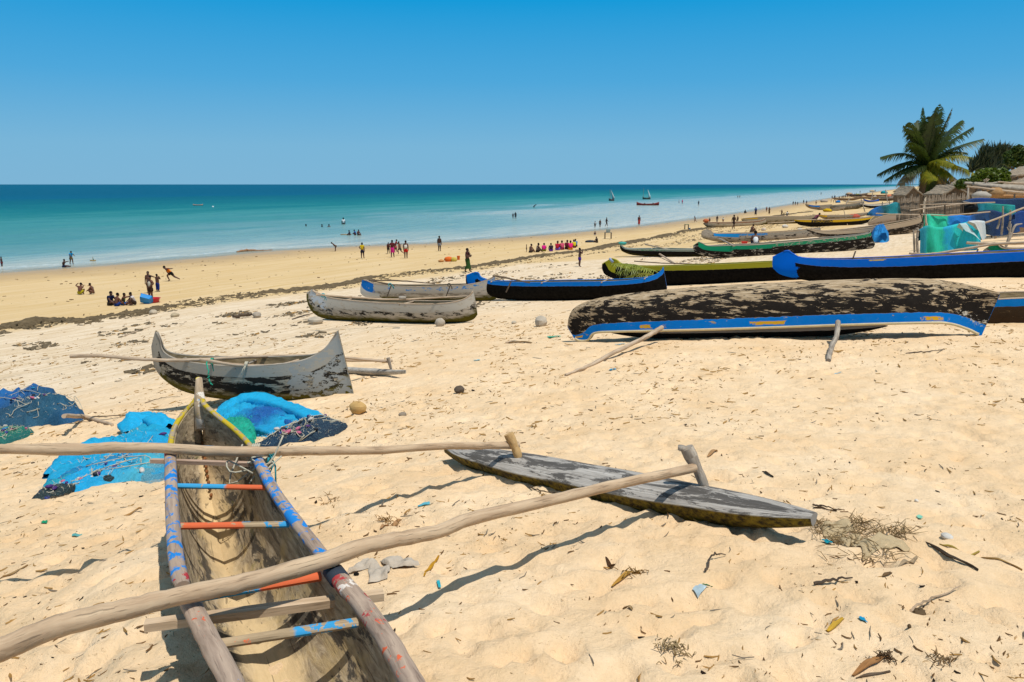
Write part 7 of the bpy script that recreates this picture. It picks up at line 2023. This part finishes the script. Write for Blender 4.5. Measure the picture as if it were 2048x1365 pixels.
bits('straw_bits', 'short straw coloured stalks strewn over the dry sand', M_str, 11000, near_s(2.2, 34), .006, .050, .08, 1)
bits('brown_bits', 'brown leaf and bark crumbs strewn over the dry sand', M_brn, 11000, near_s(2.2, 36), .005, .038, .12, 2)
bits('grey_bits', 'grey twigs strewn over the dry sand', M_gry, 3200, near_s(2.2, 32), .010, .075, .05, 3)
bits('dark_bits', 'small dark crumbs dotted over the dry sand', M_blk, 1500, near_s(2.2, 36), .004, .026, .30, 4)
bits('mid_beach_bits', 'brown stalks and crumbs over the sand between the near and far canoes', M_str, 9000, near_s(8.5, 26), .015, .065, .10, 12)
def band_s(w0, w1, far=.9):
    def f(r):
        d = tot * r.random() ** 1.9 * far; p, dr_, nn_ = along_wrack(d)
        q = w0 + (w1 - w0) * r.random()
        if w1 - w0 > 3:
            v_ = float(fbm(np.array([d * .05 + q * .15]), np.array([q * .75]), 3)[0])
            if v_ < .50 + .10 * r.random(): return None
        x = p.x + nn_.x * q; y = p.y + nn_.y * q
        return x, y, 1.0
    return f
bits('wrack_bits', 'loose seagrass flakes round the wrack ridge', M_wr1, 5000, band_s(-.7, 1.3), .05, .24, .22, 5)
bits('wrack_streaks', 'thin streaks of dry weed on the pale upper beach', M_wr2, 26000, band_s(1.5, 15), .04, .20, .22, 6)
bits('wrack_streaks_dark', 'darker crumbs within the weed streaks on the pale sand', M_str, 8000, band_s(1.5, 15), .03, .14, .25, 7)
def flat_s(r):
    d = tot * r.random() ** 1.5; p, dr_, nn_ = along_wrack(d); q = -1.5 - 22 * r.random() ** .8
    return p.x + nn_.x * q, p.y + nn_.y * q, 1.0
bits('tide_bits', 'sparse dark crumbs on the wet flat sand', M_brn, 1300, flat_s, .03, .13, .25, 8)

# ================================================================== SINGLE FINDS ON THE SAND
def stone(label, px, py, wpx, hpx, col, cat='stone', name='stone', jit=.16, seg=14):
    g = onground(G(px, py)); k = mpp(g)
    r_ = np.random.default_rng(int(px * 7 + py)); random.seed(int(px + py))
    mb = MB(); mb.ell(g + Vector((0, 0, hpx * k * .42)), (wpx * k / 2, wpx * k * .38, hpx * k * .55), seg, 8, Matrix.Rotation(px, 3, 'Z'), jit=jit)
    o = mb.build(name, plain(name + '_' + col.strip('#'), col, .9, .15, .25, 5, .01, 20), None, g); sharp(o, 30)
    return tag(o, label, cat)
stone('pale rounded stone just right of the whitewashed canoe middle, below its hull', 880, 653, 21, 17, '#b0a595')
stone('whitish block of coral lying in front of the overturned canoe left end', 1082, 653, 32, 22, '#b8ad9c', 'coral block', 'coral_block')
stone('flat pale stone at the left foot of the whitewashed canoe', 631, 648, 34, 15, '#b5aa98')
stone('small brown wedge shaped stone on open sand right of the grey canoe', 919, 786, 28, 14, '#5c5044')
stone('low sand coloured stone below the grey canoe right horn', 716, 830, 36, 24, '#c09c64')
stone('white rounded stone half buried near the right edge', 1893, 1080, 26, 11, '#c8c4bc')
stone('light grey stone on the wrack line left of middle', 307, 628, 20, 9, '#b8aa94')
stone('low stone beside the light grey one on the pale beach', 350, 634, 20, 8, '#b0a084')
stone('pebble near the left end of the float', 805, 832, 18, 9, '#8c8070')
stone('small pale pebble left of the overturned canoe boom', 1028, 648, 12, 6, '#b8ac98')
stone('small round brown nut on the sand at lower right', 1817, 1268, 10, 9, '#5c4a34', 'nut', 'nut', .05)
stone('white shell fragment on the sand at upper right', 1833, 1002, 10, 6, '#d8d0c4', 'shell', 'shell')
stone('dark charcoal lump beside the right rail of the foreground canoe', 713, 1156, 11, 7, '#1c1814', 'charcoal', 'charcoal')

def leaf(label, px, py, qx, qy, wpx, col, cat='dry leaf', name='dry_leaf', curl=.6, lift=.5, nn=10):
    """curled dry husk or leaf between two pixels"""
    a = onground(G(px, py)); b = onground(G(qx, qy)); k = mpp(a); w_ = wpx * k / 2; d = (b - a); L = d.length; d.normalize()
    sd_ = Vector((-d.y, d.x, 0)).normalized(); P = []
    for i in range(nn):
        t = i / (nn - 1); c = a.lerp(b, t); wi = w_ * math.sin(math.pi * (.06 + .88 * t)) ** .6; c.z = gz(c.x, c.y) + .006 + lift * w_ * math.sin(math.pi * t * .9) * .6
        row = []
        for j in range(6):
            s_ = j / 2.5 - 1
            row.append(c + sd_ * (s_ * wi * (1 - .2 * curl)) + Vector((0, 0, curl * wi * s_ * s_ * .9 + .003 * math.sin(9 * t + j))))
        P.append(row)
    low = [[q - Vector((0, 0, .004)) for q in r] for r in P]
    mb = MB(); U = [[(L * i / nn, j * .01) for j in range(6)] for i in range(nn)]
    mb.grid(P, U); mb.grid(low, U)
    for (e, f_) in (([r[0] for r in P], [r[0] for r in low]), ([r[-1] for r in P], [r[-1] for r in low])): mb.grid([e, f_])
    mn_ = 'husk_' + col.strip('#'); h_ = C(col)
    mt = bpy.data.materials.get(mn_)
    if not mt:
        n = NT(mn_, .8, .2); g_ = n.noise(n.scale(n.coord('UV'), (8, 220, 1)), 2, 4, .6)
        n.color(n.mix(n.step(g_, .3, .7), tuple(x * .55 for x in h_[:3]) + (1,), tuple(min(1, x * 1.25) for x in h_[:3]) + (1,))); n.bump(g_, .6, .004); mt = n.m
    o = mb.build(name, mt, None, a); return tag(o, label, cat)
leaf('bright yellow dry stalk lying right of the torn rag', 848, 1156, 878, 1110, 8, '#b8861c', 'dry stalk', 'dry_stalk', .3, .1)
leaf('curled pinkish brown husk above the near boom, left of middle', 762, 1062, 802, 1036, 14, '#a8825c')
leaf('large brown husk with dark end at the bottom right', 1706, 1352, 1778, 1318, 17, '#9c7044')
leaf('grey weathered leaf just under the large brown husk', 1712, 1358, 1780, 1352, 6, '#6c5c4c')
leaf('long grey split leaf right of the fibre mat', 1850, 1100, 1956, 1142, 9, '#4c4034', curl=.9)
leaf('pale broad leaf below the fibre mat', 1798, 1144, 1834, 1124, 12, '#a08c70')
leaf('split golden husk in the middle of the near sand', 1224, 1166, 1282, 1136, 11, '#b0863c')
leaf('dark brown pod right of the golden husk', 1212, 1112, 1230, 1122, 9, '#4c3420')
leaf('yellow frayed leaf tuft near the lower right', 1652, 1268, 1686, 1250, 12, '#c09a38')
leaf('brown seed pod in the sand right of the far peg', 1415, 918, 1434, 908, 9, '#a8845c', 'seed pod', 'seed_pod', .9)
leaf('dark narrow leaf right of the big peg', 1524, 950, 1546, 960, 6, '#3c3024')
leaf('small tan husk left of the plastic sachet', 1246, 1212, 1264, 1228, 10, '#a88c64')
leaf('long dry leaf on the sand left of the foreground canoe', 240, 1036, 284, 1024, 6, '#a8804c')
leaf('brown twisted leaf at the lower left edge', 0, 1162, 56, 1132, 6, '#9c8058')
leaf('narrow brown leaf at the right above the fibre mat', 1626, 1015, 1674, 1018, 6, '#4c3c2c')
leaf('pointed brown leaf below the fibre mat', 1764, 1166, 1782, 1157, 9, '#6c5438')
leaf('pale curved leaf lying beyond the grey canoe float', 1012, 686, 1064, 688, 8, '#b89c74')
leaf('tan curved stalk at the far right of the near sand', 1956, 1107, 2046, 1130, 5, '#a0804c', 'dry stalk', 'dry_stalk')
leaf('yellow green split stalk right of the fibre mat', 1878, 1100, 1960, 1096, 7, '#a8964c', 'dry stalk', 'dry_stalk')
def twig(label, pts, r, mat=None, cat='twig', name='twig'):
    P = [onground(G(x, y), .012) for x, y in pts]; P[len(P) // 2].z += .02
    return pxpole(name, P, [r, r * .8, r * .4], mat or M_wood_grey, None, 6, 14, .004, label, cat)
twig('forked light stick pointing right at lower right', [(1822, 1218), (1850, 1206), (1920, 1186)], .008, M_pole)
stone('gnarled root lump at the left end of the forked stick', 1838, 1215, 30, 14, '#5c4c38', 'root', 'root', .5)
twig('curved dark twig with a hooked end in the near sand', [(1410, 1150), (1424, 1124), (1452, 1112)], .007, M_wood_dark)
twig('brown branching twig right of the plastic sachet', [(1630, 1178), (1662, 1176), (1700, 1168)], .010, M_wood_dark)
twig('dark straight twig above the fibre mat', [(1626, 1012), (1650, 1015), (1676, 1019)], .007, M_wood_dark)
twig('thin crooked twig at the right edge', [(1812, 708), (1850, 707), (1886, 703)], .012, M_wood_dark)
twig('thin line of rope and weed running left from the grey canoe', [(170, 838), (260, 834), (352, 832)], .010, M_wood_dark, 'rope', 'rope')
twig('crooked dark twig between the net heap and grey canoe', [(290, 808), (325, 800), (360, 796)], .008, M_wood_dark)
twig('twisted twig pile right of the torn rag, near the boom shadow', [(1060, 978), (1090, 990), (1110, 984)], .006, M_wood_dark)
twig('weathered branch at the left in the pale sand', [(245, 675), (275, 664), (300, 655)], .02, M_pole)
twig('fallen branch left of the whitewashed canoe', [(585, 640), (605, 634), (625, 628)], .03, M_wood_dark)
o = pxpole('driftwood_log', [onground(G(466, 639), .08), onground(G(486, 637), .12), onground(G(505, 635), .10)], [.06, .075, .05], M_wood_dark, None, 9, 14, .02, 'dark short driftwood log on the pale beach left of the canoes', 'driftwood')
stone('pale stone propping the end of the dark driftwood log', 514, 636, 22, 12, '#a89c8c')
twig('pale stick with a yellow end in front of the coral block', [(1012, 687), (1030, 685), (1060, 688)], .025, M_pole)

# plastic scraps
def scrap(label, px, py, wpx, hpx, col, rot=.3, name='plastic_scrap', cat='plastic scrap'):
    g = onground(G(px, py)); k = mpp(g); W = wpx * k; Hh = hpx * k * 2.0; P = []
    for i in range(7):
        row = []
        for j in range(5):
            u = i / 6 - .5; v = j / 4 - .5
            x = g.x + (u * math.cos(rot) * W - v * math.sin(rot) * Hh); y = g.y + (u * math.sin(rot) * W + v * math.cos(rot) * Hh)
            row.append(Vector((x, y, gz(x, y) + .008 + .35 * Hh * abs(math.sin(5 * u + 3 * v + px)) * .5)))
        P.append(row)
    mn_ = 'plastic_' + col.strip('#'); mt = bpy.data.materials.get(mn_) or plain(mn_, col, .35, .5, .2, 30)
    o = MB().grid(P).build(name, mt, None, g); return tag(o, label, cat)
sr = rootm('sachet', tuple(onground(G(1404, 1178))), 0, 'crumpled silver and pale blue sachet with a green end', 'sachet')
for (px, py, w_, h_, c_, nm) in ((1399, 1180, 22, 9, '#a8bcc4', 'wrapper'), (1415, 1172, 13, 9, '#0c6c34', 'green_end')):
    o = scrap('x', px, py, w_, h_, c_, .5, nm); del o['label']; del o['category']
    o.parent = sr; o.location = o.location - sr.location
for lb, px, py, w_, h_, c_ in (('blue plastic shred at the lower right', 1725, 1249, 16, 6, '#1088b0'), ('turquoise cloth scrap at the right tip of the float', 1653, 1088, 14, 10, '#0c8c9c'), ('pale blue scrap in the sand above the near boom', 848, 1013, 24, 5, '#58a8b8'),
        ('tiny cyan flake right of the yellow stalk', 878, 1172, 6, 10, '#28a0b0'), ('small green flake on the left sand', 90, 1053, 10, 6, '#0c8c5c'), ('blue flake near the big canoe boom', 1226, 742, 14, 5, '#2c94b8'),
        ('thin teal thread heap on the left sand', 155, 1070, 18, 6, '#58a09c'), ('light blue flake in front of the overturned canoe', 1675, 748, 16, 4, '#5ca4c0'), ('pale cyan flake in the open sand by the far float end', 954, 722, 12, 4, '#68b0bc'),
        ('green net scrap near the coral block', 1108, 676, 26, 6, '#3ca47c'), ('pale teal flake near the right edge', 1840, 1032, 9, 5, '#78bca4'), ('light blue scrap right of the pale stick', 1240, 690, 20, 4, '#7cb0c0')):
    scrap(lb, px, py, w_, h_, c_)

# torn rag beside the canoe
rg = rootm('torn_rag', tuple(onground(G(755, 1142))), 0, 'torn whitish rag half buried right of the foreground canoe rail', 'rag')
def patch(pts, nm, mat, amp=.02, n=16, seed=0, parent=None, thick=0):
    """crumpled sheet filling a pixel quadrilateral (4 corners, in order round it)"""
    a, b, c_, d = [onground(G(x, y)) for x, y in pts]; P = []; U = []
    for i in range(n):
        row = []; ur = []
        for j in range(n):
            u = i / (n - 1); v = j / (n - 1)
            q = a.lerp(b, u).lerp(d.lerp(c_, u), v)
            e = .12 * (math.sin(11 * u + seed) * math.sin(9 * v + seed)) ; q = q + (b - a) * e * (.3 if 0 < i < n - 1 else 1) * .35
            z = gz(q.x, q.y) + .004 + amp * (2.2 * float(fbm(np.array([q.x * 14 + seed]), np.array([q.y * 14]), 3)[0]) - .45) * (.35 if i in (0, n - 1) or j in (0, n - 1) else 1)
            row.append(Vector((q.x, q.y, z))); ur.append((u * (b - a).length, v * (d - a).length))
        P.append(row); U.append(ur)
    return MB().grid(P, U).build(nm, mat, parent)
Mrag = plain('rag_cloth', '#b8ac9c', .9, .1, .2, 18, .01, 60)
patch([(738, 1128), (782, 1140), (775, 1160), (737, 1168)], 'cloth_flap', Mrag, .03, 16, 1, rg)
patch([(758, 1120), (800, 1114), (842, 1134), (790, 1140)], 'cloth_flap', Mrag, .04, 18, 2, rg)
patch([(692, 1142), (736, 1118), (764, 1130), (720, 1140)], 'cloth_flap', Mrag, .03, 14, 3, rg)
# fibre mat at the right tip of the float
fm_ = rootm('fibre_mat', tuple(onground(G(1720, 1085))), 0, 'torn grey mat of palm fibre and roots at the right tip of the float', 'fibre mat')
nf = NT('palm_fibre', .95, .1); g_ = nf.noise(nf.scale(nf.coord('UV'), (14, 160, 1)), 2, 4, .6); g2 = nf.noise(nf.scale(nf.coord('UV'), (160, 14, 1)), 2, 4, .6)
nf.color(nf.mix(nf.math('MAXIMUM', g_, g2), C('#9c8764'), C('#d0bc98'))); nf.bump(nf.math('MAXIMUM', g_, g2), .8, .01)
patch([(1638, 1062), (1682, 1042), (1712, 1062), (1668, 1084)], 'mat_sheet', nf.m, .03, 18, 4, fm_)
patch([(1700, 1098), (1780, 1084), (1822, 1102), (1730, 1118)], 'mat_sheet', nf.m, .04, 22, 5, fm_)
patch([(1668, 1078), (1722, 1070), (1722, 1092), (1690, 1098)], 'mat_sheet', nf.m, .03, 14, 6, fm_)
fz = MB(); rs = random.Random(4)
for k in range(260):
    cx_, cy_, sx_, sy_ = rs.choice([(1708, 1062, 22, 14), (1690, 1090, 24, 8), (1800, 1075, 22, 9), (1750, 1118, 60, 7), (1640, 1060, 14, 12), (1720, 1050, 14, 10), (1755, 1070, 34, 6)])
    p = onground(G(cx_ + rs.gauss(0, sx_ * .6), cy_ + rs.gauss(0, sy_ * .6)), .01); a = rs.uniform(0, 6.28); L = rs.uniform(.04, .16)
    e = p + Vector((math.cos(a) * L, math.sin(a) * L, rs.uniform(-.01, .05))); e.z = max(e.z, gz(e.x, e.y) + .006); m_ = (p + e) / 2 + Vector((rs.gauss(0, .01), rs.gauss(0, .01), rs.uniform(0, .03)))
    fz.tube([p, m_, e], [.0028, .0024, .0012], 3)
o = fz.build('loose_fibre', plain('fibre_strand', '#8a7452', .9, .1, .3, 12), fm_); o['kind'] = 'stuff'
# small nests of twigs caught in the sand
def nest(label, px, py, wpx, hpx, n, col, L=.07):
    g = onground(G(px, py)); mb = MB(); rs = random.Random(px)
    for k in range(n):
        p = onground(G(px + rs.gauss(0, wpx / 3), py + rs.gauss(0, hpx / 3)), .008); a = rs.uniform(0, 6.28); l_ = rs.uniform(.4, 1) * L * mpp(g) / .004
        e = p + Vector((math.cos(a) * l_, math.sin(a) * l_, rs.uniform(0, .03))); mb.tube([p, (p + e) / 2 + Vector((0, 0, rs.uniform(0, .02))), e], [.003, .003, .0015], 3)
    o = mb.build('twig_tangle', bpy.data.materials.get('tangle_' + col.strip('#')) or plain('tangle_' + col.strip('#'), col, .9, .1, .5, 12), None, g); o['kind'] = 'stuff'
    return tag(o, label, 'twigs')
nest('tangle of grey twigs at the bottom middle right', 1350, 1305, 50, 24, 60, '#a8926c')
nest('loose nest of straw above the near boom', 775, 1040, 34, 20, 50, '#a07c4c')
nest('small nest of brown twigs in the middle sand', 655, 1003, 26, 16, 34, '#a8875a')
nest('dark twig cluster by the husk at bottom right', 1770, 1322, 26, 12, 40, '#5c4834')
nest('straw scatter by the golden husk', 1265, 1148, 40, 14, 30, '#8c6c3c')
nest('fine grey roots at the lower right', 1880, 1330, 36, 20, 34, '#8c7454')
nest('dry twigs left of the net pile', 110, 1000, 40, 12, 30, '#6c5c48')
